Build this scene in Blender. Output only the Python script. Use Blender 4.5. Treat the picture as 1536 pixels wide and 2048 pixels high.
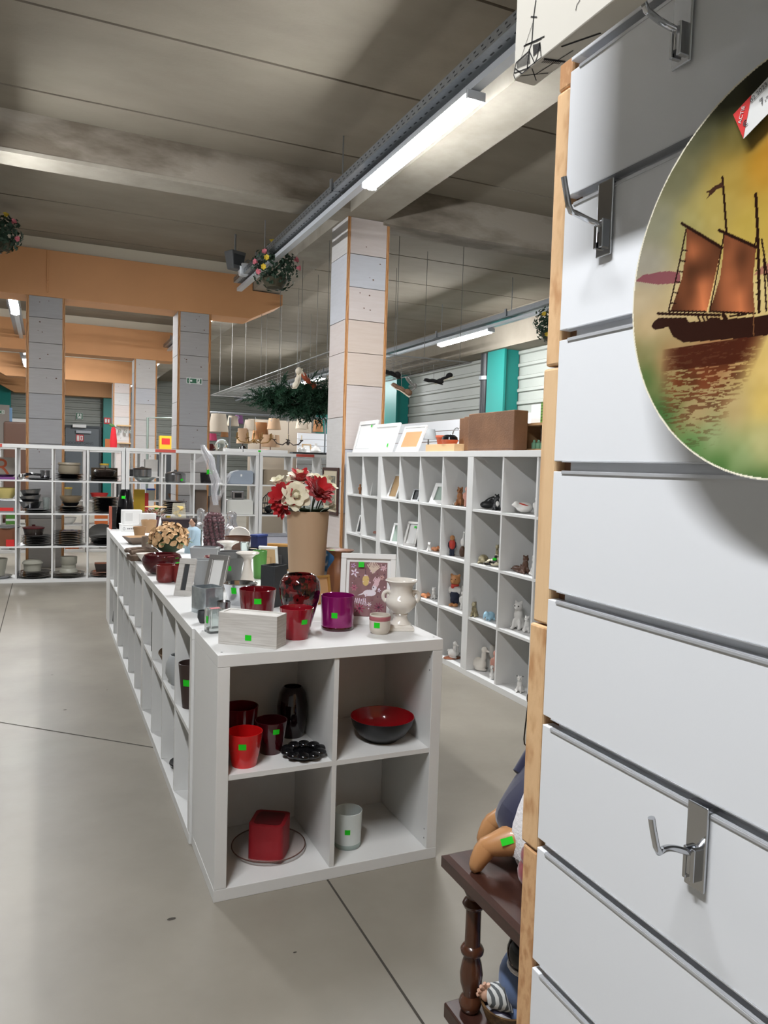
import bpy, math, random
import numpy as np
from mathutils import Vector, Matrix, Euler
random.seed(7)
for o in list(bpy.data.objects): bpy.data.objects.remove(o, do_unlink=True)
scene = bpy.context.scene
C = scene.collection
PI = math.pi
R = math.radians

# ------------------------------------------------------------------ camera
FPX = 1519.68
CAM = Vector((-0.475, -2.2571, 1.3529))
YAW, PITCH, ROLL = 0.42003, -0.0600, 0.03024
fw = Vector((math.sin(YAW)*math.cos(PITCH), math.cos(YAW)*math.cos(PITCH), math.sin(PITCH)))
rt0 = Vector((math.cos(YAW), -math.sin(YAW), 0)); up0 = rt0.cross(fw)
rt = math.cos(ROLL)*rt0 + math.sin(ROLL)*up0
up = -math.sin(ROLL)*rt0 + math.cos(ROLL)*up0
cd = bpy.data.cameras.new('camera'); cam = bpy.data.objects.new('camera', cd); C.objects.link(cam)
cd.sensor_fit = 'HORIZONTAL'; cd.sensor_width = 36; cd.lens = FPX/1536*36
cd.clip_start = 0.02; cd.clip_end = 100
M3 = Matrix((rt, up, -fw)).transposed()
cam.matrix_world = Matrix.Translation(CAM) @ M3.to_4x4()
scene.camera = cam

def ray(u, v): return fw + rt*((u-768)/FPX) - up*((v-1024)/FPX)
def G(u, v, z=0.77):                      # photo pixel -> point on the horizontal plane z
    d = ray(u, v); return CAM + d*((z-CAM.z)/d.z)
def GY(u, v, y):
    d = ray(u, v); return CAM + d*((y-CAM.y)/d.y)
def GX(u, v, x):
    d = ray(u, v); return CAM + d*((x-CAM.x)/d.x)
def mpp(P): return (Vector(P)-CAM).dot(fw)/FPX      # metres per photo pixel at P
def toward(P): 
    d = CAM-Vector(P); return math.atan2(d.y, d.x)   # azimuth from P to the viewer

# ------------------------------------------------------------------ world and view
w = bpy.data.worlds.new('world'); scene.world = w; w.use_nodes = True
w.node_tree.nodes['Background'].inputs[0].default_value = (0.55, 0.58, 0.6, 1)
w.node_tree.nodes['Background'].inputs[1].default_value = 0.03
scene.view_settings.view_transform = 'Standard'; scene.view_settings.look = 'None'
scene.view_settings.gamma = 1; scene.view_settings.use_curve_mapping = False
scene.view_settings.exposure = 1.58
LAMP_STRENGTH = 75.0

# ------------------------------------------------------------------ materials
MATS = {}
def srgb(c):
    return tuple(((x/255)/12.92 if x/255 <= 0.04045 else (((x/255)+0.055)/1.055)**2.4) for x in c) + (1,)
def mat(name, col, rough=0.5, metal=0.0, var=0.0, scale=8.0, bump=0.0, bscale=60.0, trans=0.0, ior=1.45,
        emit=None, estr=0.0, coat=0.0, stretch=None, col2=None, wave=False, alpha=1.0, thr=None, sheen=0.0, attr=None, spec=None):
    """procedural principled material; col in sRGB 0-255"""
    if name in MATS: return MATS[name]
    m = bpy.data.materials.new(name); m.use_nodes = True; MATS[name] = m
    nt = m.node_tree; N = nt.nodes; L = nt.links; b = N['Principled BSDF']
    c = srgb(col); b.inputs['Base Color'].default_value = c
    b.inputs['Roughness'].default_value = rough; b.inputs['Metallic'].default_value = metal
    b.inputs['Transmission Weight'].default_value = trans; b.inputs['IOR'].default_value = ior
    b.inputs['Coat Weight'].default_value = coat; b.inputs['Alpha'].default_value = alpha
    b.inputs['Sheen Weight'].default_value = sheen
    if spec is not None: b.inputs['Specular IOR Level'].default_value = spec
    if emit: b.inputs['Emission Color'].default_value = srgb(emit); b.inputs['Emission Strength'].default_value = estr
    if attr:
        a = N.new('ShaderNodeVertexColor'); a.layer_name = attr; L.new(a.outputs[0], b.inputs['Base Color']); return m
    if var or col2 or bump:
        tc = N.new('ShaderNodeTexCoord'); mp = N.new('ShaderNodeMapping'); L.new(tc.outputs['Object'], mp.inputs[0])
        if stretch: mp.inputs['Scale'].default_value = stretch
    if var or col2:
        if wave:
            t = N.new('ShaderNodeTexWave'); t.inputs['Scale'].default_value = scale; t.inputs['Distortion'].default_value = 6
            t.inputs['Detail'].default_value = 3; t.inputs['Detail Scale'].default_value = 1.2; fo = t.outputs['Fac']
        else:
            t = N.new('ShaderNodeTexNoise'); t.inputs['Scale'].default_value = scale; t.inputs['Detail'].default_value = 5
            t.inputs['Roughness'].default_value = 0.6; fo = t.outputs['Fac']
        L.new(mp.outputs[0], t.inputs['Vector'])
        r = N.new('ShaderNodeValToRGB'); L.new(fo, r.inputs[0])
        c2 = srgb(col2) if col2 else tuple(max(0, x*(1-var)) for x in c[:3])+(1,)
        c1 = c if col2 else tuple(min(1, x*(1+var)) for x in c[:3])+(1,)
        lo, hi = thr if thr else (0.3, 0.7)
        r.color_ramp.elements[0].position = lo; r.color_ramp.elements[1].position = hi
        r.color_ramp.elements[0].color = c2; r.color_ramp.elements[1].color = c1
        L.new(r.outputs[0], b.inputs['Base Color'])
    if bump:
        t2 = N.new('ShaderNodeTexNoise'); t2.inputs['Scale'].default_value = bscale; t2.inputs['Detail'].default_value = 4
        L.new(mp.outputs[0], t2.inputs['Vector'])
        bp = N.new('ShaderNodeBump'); bp.inputs['Strength'].default_value = bump; bp.inputs['Distance'].default_value = 0.01
        L.new(t2.outputs['Fac'], bp.inputs['Height']); L.new(bp.outputs[0], b.inputs['Normal'])
    return m

M_WHITE = mat('white_melamine', (216, 216, 214), 0.38, var=0.02, scale=3)
M_BACK = mat('white_hardboard', (214, 214, 210), 0.5)
M_GREEN = mat('green_sticker', (20, 200, 20), 0.6)
M_BLACK = mat('black_gloss', (14, 14, 16), 0.15)
M_CHROME = mat('chrome', (200, 202, 206), 0.12, 1.0)
M_STEEL = mat('stainless', (150, 150, 152), 0.22, 1.0, var=0.1, scale=20)
M_GALV = mat('galvanised', (150, 155, 160), 0.35, 0.9, var=0.08, scale=40)

# ------------------------------------------------------------------ mesh builder
class MB:
    def __init__(s): s.v = []; s.f = []
    def add(s, vs, fs):
        o = len(s.v); s.v += [tuple(p) for p in vs]; s.f += [tuple(i+o for i in f) for f in fs]; return s
    def box(s, x0, y0, z0, x1, y1, z1, Mx=None):
        vs = [Vector(p) for p in ((x0,y0,z0),(x1,y0,z0),(x1,y1,z0),(x0,y1,z0),(x0,y0,z1),(x1,y0,z1),(x1,y1,z1),(x0,y1,z1))]
        if Mx: vs = [Mx @ p for p in vs]
        return s.add(vs, [(0,3,2,1),(4,5,6,7),(0,1,5,4),(1,2,6,5),(2,3,7,6),(3,0,4,7)])
    def taper(s, w0, d0, w1, d1, z0, z1, c=(0,0)):
        cx, cy = c
        vs = [(cx-w0/2,cy-d0/2,z0),(cx+w0/2,cy-d0/2,z0),(cx+w0/2,cy+d0/2,z0),(cx-w0/2,cy+d0/2,z0),
              (cx-w1/2,cy-d1/2,z1),(cx+w1/2,cy-d1/2,z1),(cx+w1/2,cy+d1/2,z1),(cx-w1/2,cy+d1/2,z1)]
        return s.add(vs, [(0,3,2,1),(4,5,6,7),(0,1,5,4),(1,2,6,5),(2,3,7,6),(3,0,4,7)])
    def lathe(s, prof, seg=32, Mx=None, sx=1, sy=1, lobes=0, amp=0):
        vs = []; fs = []; rings = []
        for (r, z) in prof:
            if r <= 1e-6:
                rings.append([len(vs)]); vs.append(Vector((0,0,z)))
            else:
                ids = []
                for k in range(seg):
                    a = 2*PI*k/seg; q = r*(1+amp*math.cos(lobes*a)) if lobes else r
                    ids.append(len(vs)); vs.append(Vector((q*math.cos(a)*sx, q*math.sin(a)*sy, z)))
                rings.append(ids)
        for A, B in zip(rings, rings[1:]):
            for k in range(seg):
                k2 = (k+1) % seg
                if len(A) == 1 and len(B) == 1: continue
                if len(A) == 1: fs.append((A[0], B[k2], B[k])) if True else 0
                elif len(B) == 1: fs.append((A[k], A[k2], B[0]))
                else: fs.append((A[k], A[k2], B[k2], B[k]))
        if Mx: vs = [Mx @ p for p in vs]
        return s.add(vs, fs)
    def ell(s, c, r, seg=16, rings=10, rot=None):
        if not hasattr(r, '__len__'): r = (r, r, r)
        Mx = Matrix.Translation(c) @ (Euler(rot).to_matrix().to_4x4() if rot else Matrix()) @ Matrix.Diagonal((*r, 1))
        prof = [(math.sin(PI*i/rings), -math.cos(PI*i/rings)) for i in range(rings+1)]
        prof[0] = (0, -1); prof[-1] = (0, 1)
        return s.lathe(prof, seg, Mx)
    def tube(s, pts, r, seg=8, closed=False, caps=True):
        pts = [Vector(p) for p in pts]; n = len(pts); vs = []; fs = []
        rr = r if hasattr(r, '__len__') else [r]*n
        ref = None
        for i in range(n):
            if closed: t = pts[(i+1) % n]-pts[i-1]
            else: t = pts[min(i+1, n-1)]-pts[max(i-1, 0)]
            t.normalize()
            if ref is None:
                ref = Vector((0,0,1)) if abs(t.z) < 0.9 else Vector((1,0,0))
            a = t.cross(ref)
            if a.length < 1e-4: a = t.cross(Vector((0.3,1,0.2)))
            a.normalize(); b = t.cross(a).normalized(); ref = -b if (-b).dot(ref) > 0 else b
            a = t.cross(ref).normalized(); b = ref
            for k in range(seg):
                q = 2*PI*k/seg; vs.append(pts[i]+rr[i]*(math.cos(q)*a+math.sin(q)*b))
        m = n if closed else n-1
        for i in range(m):
            for k in range(seg):
                k2 = (k+1) % seg; j = (i+1) % n
                fs.append((i*seg+k, i*seg+k2, j*seg+k2, j*seg+k))
        if caps and not closed:
            fs.append(tuple(range(seg))[::-1]); fs.append(tuple((n-1)*seg+k for k in range(seg)))
        return s.add(vs, fs)
    def prism(s, poly, t0, t1, Mx=None):
        """poly in local xz plane, extruded along local y from t0 to t1"""
        n = len(poly)
        vs = [Vector((p[0], t0, p[1])) for p in poly]+[Vector((p[0], t1, p[1])) for p in poly]
        if Mx: vs = [Mx @ p for p in vs]
        fs = [tuple(range(n)), tuple(range(2*n-1, n-1, -1))]
        for k in range(n): fs.append((k, n+k, n+(k+1) % n, (k+1) % n))
        return s.add(vs, fs)
    def mesh(s, name, m, smooth=False, ang=40):
        me = bpy.data.meshes.new(name); me.from_pydata(s.v, [], s.f); me.update()
        if m: me.materials.append(m)
        if smooth:
            me.polygons.foreach_set('use_smooth', [True]*len(me.polygons)); me.set_sharp_from_angle(angle=R(ang))
        return me
    def build(s, name, m, parent=None, smooth=False, bevel=0.0, loc=None, rot=None, ang=40, fix=True):
        me = s.mesh(name, m, smooth, ang)
        if fix:
            import bmesh
            bm = bmesh.new(); bm.from_mesh(me); bmesh.ops.recalc_face_normals(bm, faces=bm.faces); bm.to_mesh(me); bm.free()
        return link(name, me, parent, bevel, loc, rot)

def link(name, me, parent=None, bevel=0.0, loc=None, rot=None):
    o = bpy.data.objects.new(name, me); C.objects.link(o)
    if parent: o.parent = parent
    if loc is not None: o.location = loc
    if rot is not None: o.rotation_euler = rot
    if bevel:
        b = o.modifiers.new('bevel', 'BEVEL'); b.width = bevel; b.segments = 2; b.limit_method = 'ANGLE'; b.angle_limit = R(35)
    return o
def tag(o, label, cat, group=None):
    o['label'] = label; o['category'] = cat
    if group: o['group'] = group
    return o
def thing(name, label, cat, loc=(0,0,0), rotz=0.0, group=None, rot=None):
    o = bpy.data.objects.new(name, None); C.objects.link(o); o.empty_display_size = 0.05
    o.location = loc; o.rotation_euler = rot if rot else (0, 0, rotz)
    return tag(o, label, cat, group)
def struct(o): o['kind'] = 'structure'; return o
def boxpart(name, x0, y0, z0, x1, y1, z1, m, parent=None, bevel=0.0):
    return MB().box(x0, y0, z0, x1, y1, z1).build(name, m, parent, bevel=bevel, fix=False)
def copy_tree(o, parent=None):
    c = o.copy(); C.objects.link(c)
    if parent: c.parent = parent
    for ch in list(o.children): copy_tree(ch, c)
    return c

# ------------------------------------------------------------------ painted print: dense grid with a colour per vertex
def painted(name, nx, ny, fn, w_, h_, m, parent=None, depth=None, mask=None, loc=None, rot=None):
    """grid in the local xz plane facing -y; fn(X,Z)->(n,3) sRGB 0-255 arrays"""
    xs = np.linspace(-w_/2, w_/2, nx); zs = np.linspace(-h_/2, h_/2, ny)
    X, Z = np.meshgrid(xs, zs); X = X.ravel(); Z = Z.ravel()
    col = fn(X, Z)/255.0
    lin = np.where(col <= 0.04045, col/12.92, ((col+0.055)/1.055)**2.4)
    Y = depth(X, Z) if depth else np.zeros_like(X)
    I = np.arange(nx*ny).reshape(ny, nx)
    q = np.stack([I[:-1,:-1], I[:-1,1:], I[1:,1:], I[1:,:-1]], -1).reshape(-1, 4)
    if mask is not None:
        ok = mask(X, Z); q = q[ok[q].all(1)]
        used = np.unique(q); mp_ = -np.ones(nx*ny, int); mp_[used] = np.arange(len(used)); q = mp_[q]
        X, Y, Z, lin = X[used], Y[used], Z[used], lin[used]
    me = bpy.data.meshes.new(name)
    me.vertices.add(len(X)); me.vertices.foreach_set('co', np.stack([X, Y, Z], 1).astype(np.float32).ravel())
    me.loops.add(q.size); me.loops.foreach_set('vertex_index', q.astype(np.int32).ravel())
    me.polygons.add(len(q)); me.polygons.foreach_set('loop_start', np.arange(0, q.size, 4, dtype=np.int32))
    me.update(calc_edges=True)
    a = me.color_attributes.new('print', 'FLOAT_COLOR', 'POINT')
    a.data.foreach_set('color', np.concatenate([lin, np.ones((len(lin), 1))], 1).astype(np.float32).ravel())
    me.polygons.foreach_set('use_smooth', [True]*len(me.polygons))
    me.materials.append(m)
    return link(name, me, parent, loc=loc, rot=rot)
def inpoly(X, Z, poly):
    ins = np.zeros(X.shape, bool); n = len(poly)
    for i in range(n):
        x1, z1 = poly[i]; x2, z2 = poly[(i+1) % n]
        if z1 == z2: continue
        c = ((z1 > Z) != (z2 > Z)) & (X < (x2-x1)*(Z-z1)/(z2-z1)+x1); ins ^= c
    return ins
def segd(X, Z, a, b):
    ax, az = a; bx, bz = b; dx, dz = bx-ax, bz-az; t = np.clip(((X-ax)*dx+(Z-az)*dz)/(dx*dx+dz*dz+1e-12), 0, 1)
    return np.hypot(X-ax-t*dx, Z-az-t*dz)
def vnoise(X, Z, s, seed=0):
    """cheap smooth value noise 0..1"""
    rs = np.random.RandomState(seed); T = rs.rand(64, 64)
    x = X*s; z = Z*s; xi = np.floor(x).astype(int); zi = np.floor(z).astype(int); fx = x-xi; fz = z-zi
    fx = fx*fx*(3-2*fx); fz = fz*fz*(3-2*fz)
    g = lambda a, b: T[a % 64, b % 64]
    return (g(xi,zi)*(1-fx)+g(xi+1,zi)*fx)*(1-fz)+(g(xi,zi+1)*(1-fx)+g(xi+1,zi+1)*fx)*fz
M_PRINT = mat('printed_matte', (200,200,200), 0.6, attr='print')
M_PRINTG = mat('printed_glaze', (200,200,200), 0.12, attr='print', coat=0.6)

def text(body, size, m, parent, loc, rot, name='lettering', depth=0.0003, bold=False):
    cu = bpy.data.curves.new('t', 'FONT'); cu.body = body; cu.size = size; cu.align_x = 'CENTER'; cu.align_y = 'CENTER'; cu.extrude = depth
    if bold: cu.offset = size*0.02
    t = bpy.data.objects.new('t', cu); C.objects.link(t)
    dg = bpy.context.evaluated_depsgraph_get(); me = bpy.data.meshes.new_from_object(t.evaluated_get(dg))
    bpy.data.objects.remove(t); bpy.data.curves.remove(cu)
    me.materials.clear(); me.materials.append(m); me.name = name
    return link(name, me, parent, loc=loc, rot=rot)
# ================================================================== STRUCTURE
M_FLOOR = mat('polished_concrete', (147, 141, 129), 0.4, col2=(124, 118, 107), scale=1.3, thr=(0.3, 0.72), bump=0.03, bscale=30)
M_JOINT = mat('joint_filler', (66, 62, 56), 0.9)
M_CONC = mat('cast_concrete', (146, 138, 124), 0.85, col2=(132, 124, 111), scale=1.4, thr=(0.3, 0.75), bump=0.12, bscale=25, stretch=(1, 2, 2))
M_CONCL = mat('pale_concrete', (160, 154, 142), 0.85, col2=(138, 131, 119), scale=2.5, thr=(0.3, 0.65), bump=0.12, bscale=30, stretch=(1, 1, 0.6))
M_STAIN = mat('stained_concrete', (158, 150, 138), 0.85, col2=(112, 103, 90), scale=1.6, thr=(0.38, 0.56), bump=0.2, bscale=40, stretch=(0.5, 1, 1.4))
M_ORANGE = mat('orange_board', (202, 148, 101), 0.6, var=0.05, scale=1.2)
M_CREAM = mat('cream_beam', (212, 204, 186), 0.7)
M_CORR = mat('grey_metal_cladding', (146, 149, 142), 0.5, 0.0, var=0.03, scale=2)
M_TEAL = mat('teal_paint', (22, 122, 114), 0.45)
M_WALLP = mat('plain_wall_paint', (190, 190, 186), 0.8)
M_PINE = mat('raw_pine', (196, 148, 98), 0.6, col2=(160, 108, 62), scale=14, wave=True, thr=(0.2, 0.95), stretch=(1, 1, 0.35))
WASH = [mat('whitewash_pink', (200, 191, 187), 0.65, col2=(194, 183, 177), scale=3, stretch=(1.5, 1.5, 14)),
        mat('whitewash_blue', (190, 192, 198), 0.65, col2=(183, 185, 190), scale=3, stretch=(1.5, 1.5, 14)),
        mat('whitewash_plain', (198, 196, 194), 0.65, col2=(190, 187, 184), scale=3, stretch=(1.5, 1.5, 14)),
        mat('whitewash_warm', (200, 186, 175), 0.65, col2=(194, 178, 165), scale=3, stretch=(1.5, 1.5, 14))]
GREYW = [mat('greywash_a', (166, 166, 168), 0.65, col2=(160, 159, 160), scale=3, stretch=(1.5, 1.5, 14)),
         mat('greywash_b', (174, 171, 170), 0.65, col2=(167, 164, 162), scale=3, stretch=(1.5, 1.5, 14))]
M_KNOT = mat('wood_knot', (96, 70, 52), 0.7)

# floor
floor = struct(boxpart('floor', -9, -6, -0.2, 6.8, 24, 0, M_FLOOR))
def joint(a, b, w_=0.007):
    a = Vector((*a, 0)); b = Vector((*b, 0)); d = (b-a).normalized(); n = Vector((-d.y, d.x, 0))*w_/2
    m = MB(); z = Vector((0, 0, 0.0008)); k = 14
    for i in range(k):     # slightly wandering saw cut
        p = a.lerp(b, i/k); q = a.lerp(b, (i+1)/k)
        m.add([p-n+z, q-n+z, q+n+z, p+n+z], [(0, 1, 2, 3)])
    m.build('floor_joint', M_JOINT, floor)
joint((0.37, -6), (0.37, 24)); joint((-0.79, 2.08), (-0.79, 24)); joint((-2.0, 3.15), (0.37, 1.03)); joint((3.2, 4.6), (6.8, 4.6))
for (u, v, s_) in ((343, 1838, 7), (130, 1420, 5), (214, 1380, 3), (104, 1350, 4), (590, 1905, 3)):
    p = G(u, v, 0); MB().lathe([(0, 0.001), (s_*0.0012, 0.0008)], 9, Matrix.Translation(p), 1.6, 0.8).build('floor_scuff', M_JOINT, floor)

# ceiling: cast slabs on a deck
ceiling = struct(boxpart('ceiling', -9, -6, 4.02, 6.8, 24, 4.2, M_JOINT))
ys = [-6, -4.4, -3.2, -2.0, -0.8, 0.4, 1.56, 2.75, 3.89, 5.22, 6.4, 7.6, 8.8, 10, 11.2, 12.4, 13.6, 14.8, 16, 17.2, 18.4, 19.6, 20.8, 22, 24]
for a, b in zip(ys, ys[1:]):
    o = boxpart('ceiling_slab', -9, a+0.012, 3.95, 6.8, b-0.012, 4.03, M_CONC, ceiling)
def beam(name, x0, y0, z0, x1, y1, z1, m, mb=None):
    o = struct(boxpart(name, x0, y0, z0, x1, y1, z1, m)); return o
beam('trim_1', 2.03, -6, 3.63, 2.40, 24, 3.955, M_CONCL)                 # main beam over the rail
beam('trim_2', -9, 4.30, 3.66, 2.03, 4.57, 3.955, M_STAIN)
beam('trim_3', -9, 4.29, 3.63, 2.03, 4.58, 3.66, M_CONCL)                # pale under-flange
beam('trim_4', 2.40, 4.34, 3.60, 6.4, 4.62, 3.955, M_STAIN)
beam('trim_5', 6.38, -6, 3.36, 6.8, 24, 3.955, M_CONC)
beam('trim_6', -9, 0.0, 3.66, 2.03, 0.27, 3.955, M_CONC)

# corrugated cladding
def corr(name, length, z0, z1, Mx):
    m = MB(); prof = []; z = z0; per = 0.21
    while z < z1:
        prof += [(0.0, z), (0.0, z+per*0.62), (-0.035, z+per*0.70), (-0.035, z+per*0.92)]; z += per
    prof.append((0.0, z1)); n = len(prof); vs = []
    for (d, z) in prof: vs += [Mx @ Vector((0, d, min(z, z1))), Mx @ Vector((length, d, min(z, z1)))]
    m.add(vs, [(2*i, 2*i+1, 2*i+3, 2*i+2) for i in range(n-1)])
    # thickness
    m.add([Mx @ Vector(p) for p in ((0, .1, z0), (length, .1, z0), (length, .1, z1), (0, .1, z1))], [(0, 1, 2, 3)])
    return struct(m.build(name, M_CORR, fix=False))
corr('wall_back', 16, 0, 3.95, Matrix.Translation((-9, 24, 0)))
corr('wall_right', 30, 0, 3.95, Matrix.Translation((6.8, 24, 0)) @ Matrix.Rotation(-PI/2, 4, 'Z'))
struct(boxpart('wall_left', -9.1, -6, 0, -9, 24, 3.95, M_WALLP))
struct(boxpart('wall_front', -9, -6.1, 0, 6.8, -6, 3.95, M_WALLP))

# teal steel columns
for i, (x0, y0, x1, y1, lab) in enumerate(((6.5, 8.62, 6.78, 9.05, 'teal steel wall column beside the black pipe, right of the second lamp'),
        (6.5, 12.85, 6.78, 13.45, 'teal steel wall column behind the hanging shoes and white frames'),
        (1.2, 23.6, 1.62, 23.95, 'teal steel wall column beside the emergency door'),
        (-1.95, 23.6, -1.45, 23.95, 'teal steel wall column at far left beyond the wooden pillar'),
        (6.5, 17.5, 6.78, 18.1, 'teal steel wall column half hidden behind the pine branches'))):
    t = thing('steel_column', lab, 'column', ((x0+x1)/2, (y0+y1)/2, 0))
    dx, dy = (x1-x0)/2, (y1-y0)/2
    ztop = 3.36 if x0 > 5 else 3.95
    boxpart('column_shaft', -dx, -dy, 0, dx, dy, ztop, M_TEAL, t)
    if x0 > 5:
        boxpart('column_flange', -dx-0.04, -dy-0.05, 0, -dx, dy+0.05, ztop, M_TEAL, t)
M_PIPE = mat('black_pipe', (28, 30, 32), 0.4)
for y in (9.28, 13.75):
    t = thing('drain_pipe', 'black vertical pipe beside the teal column %s' % ('right of the second lamp' if y < 10 else 'behind the hanging shoes'), 'pipe', (6.54, y, 0))
    MB().lathe([(0.09, 0), (0.09, 3.36)], 20).build('pipe', M_PIPE, t, True)
    MB().lathe([(0.10, 2.9), (0.115, 2.91), (0.115, 2.97), (0.10, 2.98)], 20).build('clamp', M_GALV, t, True)

# orange boxed beams
for i, (y, xr, lab) in enumerate(((7.8, 2.43, 'nearest'), (13.0, 2.2, 'second'), (18.2, 2.2, 'third'), (23.35, 2.2, 'farthest'))):
    if i == 0: poly = [(-1.75, 3.8), (-1.75, 3.47), (-1.35, 3.25), (2.0, 3.25), (2.43, 3.47), (2.43, 3.61), (2.02, 3.62), (2.02, 3.8)]
    else: poly = [(-1.75, 3.8), (-1.75, 3.47), (-1.35, 3.25), (1.8, 3.25), (xr-0.17, 3.47), (xr-0.17, 3.62), (2.0, 3.62), (2.0, 3.8)]
    t = thing('boxed_beam', 'orange boxed ceiling beam with chamfered ends, %s of the four' % lab, 'beam', (0, y, 0), group='orange ceiling beams')
    MB().prism(poly, 0, 0.45).build('beam_cladding', M_ORANGE, t, bevel=0.004)
    boxpart('beam_top', -1.75, 0.06, 3.8, 2.02, 0.40, 3.952, M_CREAM, t)
    if i == 0:
        MB().tube([(-0.46, -0.012, 3.79), (-0.46, -0.012, 3.3)], 0.009, 8).build('cable_conduit', M_ORANGE, t, True)
        MB().ell((-0.46, -0.014, 3.42), 0.016, 8, 6).build('conduit_clip', M_ORANGE, t, True)

# plank-clad columns
def clad_column(name, label, x0, y0, wdt, h, mats, seed, side='L', hts=(0.3, 0.3, 0.6)):
    rnd = random.Random(seed)
    t = thing(name, label, 'column', (x0+wdt/2, y0+wdt/2, 0), group='plank clad columns')
    a = wdt/2; th = 0.03
    boxpart('column_core', -a+th, -a+th, 0, a-th, a-th, h, M_CONC, t)
    faces = {'front': (-a+th, -a, a-th, -a+th), 'left': (-a, -a+0.002, -a+th, a-0.002), 'right': (a-th, -a+0.002, a, a-0.002), 'back': (-a+th, a-th, a-th, a)}
    for fc, (fx0, fy0, fx1, fy1) in faces.items():
        z = 0.0
        while z < h-0.02:
            hh = rnd.choice(hts); z1 = min(h, z+hh)
            if h-z1 < 0.12: z1 = h
            pr_ = rnd.uniform(0, 0.003)
            m = mats[rnd.randrange(len(mats))]
            if fc == 'front': b = (fx0, fy0-pr_, fx1, fy1)
            elif fc == 'left': b = (fx0-pr_, fy0, fx1, fy1)
            elif fc == 'right': b = (fx0, fy0, fx1+pr_, fy1)
            else: b = (fx0, fy0, fx1, fy1+pr_)
            pl = boxpart('plank', b[0], b[1], z+0.0028, b[2], b[3], z1-0.0028, m, t)
            if fc == 'front' and rnd.random() < 0.7:
                k = MB()
                for _ in range(rnd.randint(1, 4)):
                    kx = rnd.uniform(b[0]+.05, b[2]-.05); kz = rnd.uniform(z+.04, z1-.04); kr = rnd.uniform(.004, .009)
                    k.lathe([(0, 0), (kr, 0.0)], 8, Matrix.Translation((kx, b[1]-0.0008, kz)) @ Matrix.Rotation(PI/2, 4, 'X'), 1.2, 0.8)
                k.build('knot', M_KNOT, pl)
            z = z1
    for sx in (-1, 1):     # raw end grain of the side planks, seen from the front
        xx = sorted((sx*a, sx*(a-th))); boxpart('end_grain_strip', xx[0], -a-0.001, 0, xx[1], -a+0.002, h, M_PINE, t)
    return t
clad_column('clad_column', 'whitewashed plank column beside the white figurine shelves', 2.05, 4.40, 0.42, 3.63, WASH, 3)
clad_column('clad_column', 'grey plank column left of the black vase, under the nearest orange beam', -0.69, 7.81, 0.425, 3.25, GREYW, 5)
clad_column('clad_column', 'grey plank column carrying the green exit sign', 1.065, 7.81, 0.42, 3.25, GREYW, 8)
clad_column('clad_column', 'pale plank column right of the one with hanging glasses, under the second orange beam', 1.06, 13.01, 0.42, 3.25, [WASH[2], WASH[1]], 9)
clad_column('clad_column', 'farthest pale plank column with stemmed glasses hanging in front', 1.08, 18.21, 0.42, 3.25, [WASH[2], WASH[0]], 10)

# ------------------------------------------------------------------ lamp rails
M_LAMP = mat('lit_diffuser', (255, 255, 255), 0.5, emit=(250, 252, 255), estr=LAMP_STRENGTH)
M_RAILW = mat('white_rail', (205, 210, 216), 0.35, 0.3)
M_HOLE = mat('dark_slot', (46, 50, 54), 0.6)
def lamp(x, y, z, label, L=1.5):
    t = thing('strip_lamp', label, 'lamp', (x, y, z), group='strip lamps on the rails')
    m = MB(); prof = [(0.054*math.cos(a), -0.054*math.sin(a)) for a in [PI*k/10 for k in range(11)]]
    n = len(prof); ends = [(-L/2, 0.75), (-L/2+0.02, 1), (L/2-0.02, 1), (L/2, 0.75)]
    vs = []
    for (yy, s) in ends: vs += [(p[0]*s, yy, p[1]*s) for p in prof]
    fs = [(i*n+k, i*n+k+1, (i+1)*n+k+1, (i+1)*n+k) for i in range(3) for k in range(n-1)]
    fs += [tuple(range(n)), tuple(range(3*n, 4*n))]
    m.add(vs, fs); m.build('diffuser', M_LAMP, t, True)
    boxpart('lamp_housing', -0.058, -L/2-0.01, 0.0, 0.058, L/2+0.01, 0.02, M_RAILW, t)
    for s in (-1, 1): boxpart('added_light_lip', min(s*0.055, s*0.058), -L/2-0.01, -0.004, max(s*0.055, s*0.058), L/2+0.01, 0.0, M_RAILW, t)  # side lips added to hold back light rising towards the beam
    for s in (-1, 1): boxpart('end_cap', -0.056, s*(L/2+0.012)-0.012, -0.036, 0.056, s*(L/2+0.012)+0.012, 0.012, M_RAILW, t)
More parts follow.
